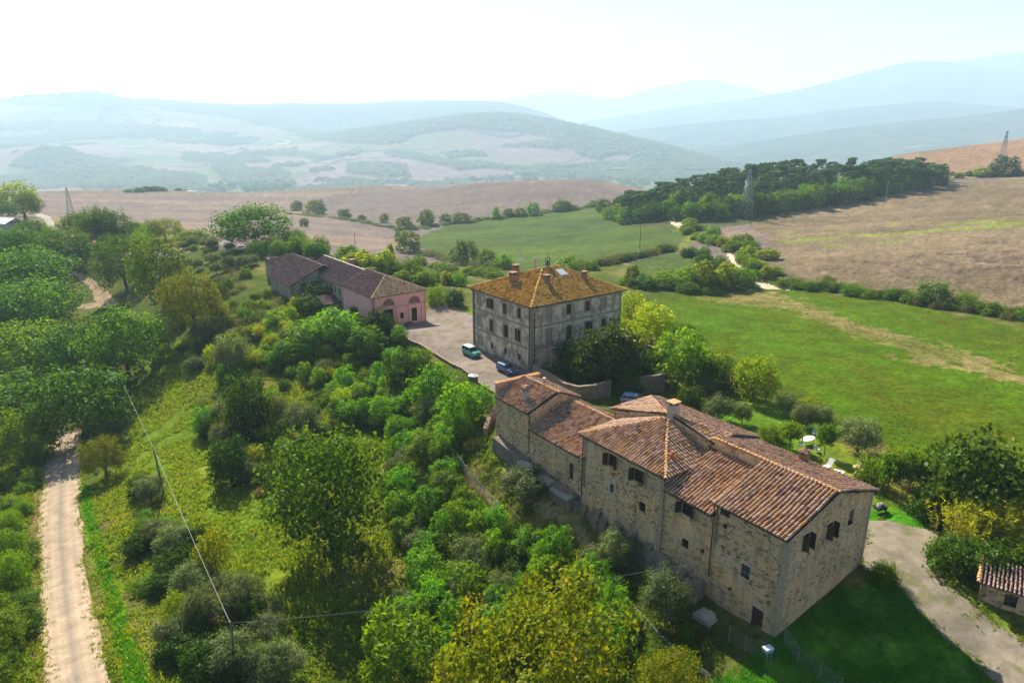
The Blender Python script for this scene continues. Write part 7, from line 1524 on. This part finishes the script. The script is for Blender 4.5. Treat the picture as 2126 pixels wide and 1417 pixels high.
for sy in (-.28, .28): mb = MB(); mb.tube([(.75, sy * .25, .2), (-.4, sy, .34), (-1.2, sy, .62)], .025, 5); mb.build('handle', M['metal_grey'], t); mb = MB(); mb.tube([(-.45, sy, .34), (-.5, sy, -.05)], .025, 5); mb.build('leg', M['metal_grey'], t)
mb = MB(); mb.tube([(-.3, 0, .6), (-.1, 0, .85), (.2, .1, .84), (.35, 0, .62)], [.2, .26, .2, .1], 7); mb.build('rubble', M['concrete'], t)
# stakes by the garden corner
for k, (x, yb, yt) in enumerate(((1868, 1050, 1010), (1820, 1035, 1002))): pole(['upright wooden stake under the garden saplings', 'leaning stake at the rear corner of the farmhouse'][k], x, yb, yt, .045, 'pole_wood', name='stake', cat='stake', lean=(0, 0) if k == 0 else (.35, .1))
# blue box on a post, round slab and wire fence by the front corner
p = ground_at(1590, 1380); zt = atY(1593, 1346, p[1])[2] - p[2]; t = thing('meter_box', 'pale blue box on a thin post below the front corner of the farmhouse', 'box', p, .4); mb = MB(); mb.tube([(0, 0, -.3), (0, 0, zt - .2)], .03, 6); mb.build('post', M['metal_grey'], t); mb = MB(); mb.box(-.34, .34, -.26, .26, zt - .22, zt + .1); mb.build('box', paint_mat('blue_plastic', (0.16, 0.34, 0.50), 0, .5), t); mb = MB(); mb.hexa([(-.38, -.3, zt + .1), (.38, -.3, zt + .1), (.38, .3, zt + .1), (-.38, .3, zt + .1), (-.34, -.26, zt + .16), (.34, -.26, zt + .16), (.34, .26, zt + .16), (-.34, .26, zt + .16)]); mb.build('lid', M['lamp'], t)
p = ground_at(1470, 1278); t = thing('stone_slab', 'square slab with a round stone lid in the shade at the farmhouse foot', 'slab', p, .62); mb = MB(); mb.box(-.95, .95, -.95, .95, -.4, .12); mb.build('slab', M['concrete'], t); mb = MB(); mb.tube([(0, 0, .12), (0, 0, .2)], [.66, .62], 20); mb.build('lid', M['lintel'], t)
def fence(label, pts, h_=1.5, sp=2.2, name='wire_fence', seed=0):
    P_ = [ground_at(*q) for q in pts]; o0 = P_[0]; t = thing(name, label, 'fence', o0); tops = []; rg = np.random.default_rng(seed)
    for a, b in zip(P_[:-1], P_[1:]):
        n = max(1, round(np.linalg.norm(b - a) / sp))
        for i in range(n + (1 if b is P_[-1] else 0)):
            q = a + (b - a) * i / n; q[2] = hgt(q[0], q[1])[0]; e = q - o0; l = rg.normal(size=2) * .05; mb = MB(); mb.tube([tuple(e - [0, 0, .4]), tuple(e + [l[0], l[1], h_])], .03, 5); mb.build('fence_post', M['metal_grey'], t); tops.append((e, e + [l[0], l[1], h_]))
    mb = MB()
    for (a0, a1), (b0, b1) in zip(tops[:-1], tops[1:]):
        for f in (.05, .25, .45, .65, .85, .98): mb.tube([tuple(a0 + (a1 - a0) * f), tuple(b0 + (b1 - b0) * f)], .006, 3, cap=False)
        for f in np.linspace(.04, .96, 14): u, v = a0 + (b0 - a0) * f, a1 + (b1 - a1) * f; mb.tube([tuple(u), tuple(v)], .005, 3, cap=False)
    mb.build('wire_mesh', M['metal_grey'], t)
fence('wire mesh fence sagging across the shaded lawn at the front corner', [(1628, 1332), (1655, 1375), (1700, 1408), (1745, 1440)], 1.5, 2.4, seed=1); fence('short wire fence with leaning posts in front of the red-brown door', [(1512, 1330), (1546, 1352), (1600, 1372)], 1.6, 2.0, seed=2); fence('wire fence along the bare terrace under the farmhouse', [(938, 950), (970, 990), (1004, 1030), (1040, 1068)], 1.5, 2.0, seed=3)
fence('wire fence running down the slope through the low trees', [(1280, 1250), (1345, 1310), (1400, 1370), (1470, 1420)], 1.2, 3.0, seed=4)
# railing at the rear court and distant farmhouses on the hills
p0, p1 = ground_at(1232, 868), ground_at(1283, 876); t = thing('metal_railing', 'grey metal railing closing the rear court of the farmhouse', 'railing', p0, math.atan2(p1[1] - p0[1], p1[0] - p0[0])); Lr = float(np.linalg.norm((p1 - p0)[:2])); mb = MB(); mb.tube([(0, 0, 1.5), (Lr, 0, 1.5)], .05, 5); mb.build('top_rail', M['lamp'], t); mb = MB(); mb.tube([(0, 0, .15), (Lr, 0, .15)], .03, 5)
for x in np.arange(0, Lr, .16): mb.tube([(x, 0, .1), (x, 0, 1.5)], .018, 4)
mb.build('balusters', M['metal_grey'], t)
def farhouse(label, px, py, Y, w_, d_, h_, rz):
    u = (px - CX) / F / CT; z = float(hfun(np.array([u]), np.array([Y]))[0]) + 3; t = thing('farmhouse', label, 'house', (u * Y, Y, z), rz); mb = MB(); mb.box(-w_ / 2, w_ / 2, -d_ / 2, d_ / 2, -6, h_); mb.build('wall', M['lintel'], t); mb = MB(); e = .6
    mb.hexa([(-w_ / 2 - e, -d_ / 2 - e, h_), (w_ / 2 + e, -d_ / 2 - e, h_), (w_ / 2 + e, d_ / 2 + e, h_), (-w_ / 2 - e, d_ / 2 + e, h_), (-w_ / 2 - e, -.1, h_ + d_ * .2), (w_ / 2 + e, -.1, h_ + d_ * .2), (w_ / 2 + e, .1, h_ + d_ * .2), (-w_ / 2 - e, .1, h_ + d_ * .2)]); mb.build('roof', TB, t)
farhouse('hazy farmhouse on the wooded knoll at the far left', 112, 308, 3380, 26, 13, 8, .1); farhouse('tiny hazy farmhouse half-way up the left hills', 222, 262, 4450, 24, 12, 7, .3); farhouse('tiny hazy farmhouse on the central hillside', 1040, 280, 3800, 22, 11, 7, -.2)
# ------------------------------------------------------------------ air
def build_haze():
    m = bpy.data.materials.new('pale_air'); m.use_nodes = True; nt = m.node_tree
    nt.nodes.remove(nt.nodes['Principled BSDF'])
    v = nt.nodes.new('ShaderNodeVolumePrincipled'); v.inputs['Color'].default_value = (0.58, 0.79, 1.0, 1)
    v.inputs['Density'].default_value = 1.5e-4; v.inputs['Anisotropy'].default_value = 0.18
    nt.links.new(v.outputs[0], nt.nodes['Material Output'].inputs['Volume'])
    o = MB().box(-13000, 13000, -300, 13200, -260, 1090).build('haze', m); o['kind'] = 'stuff'
build_haze()
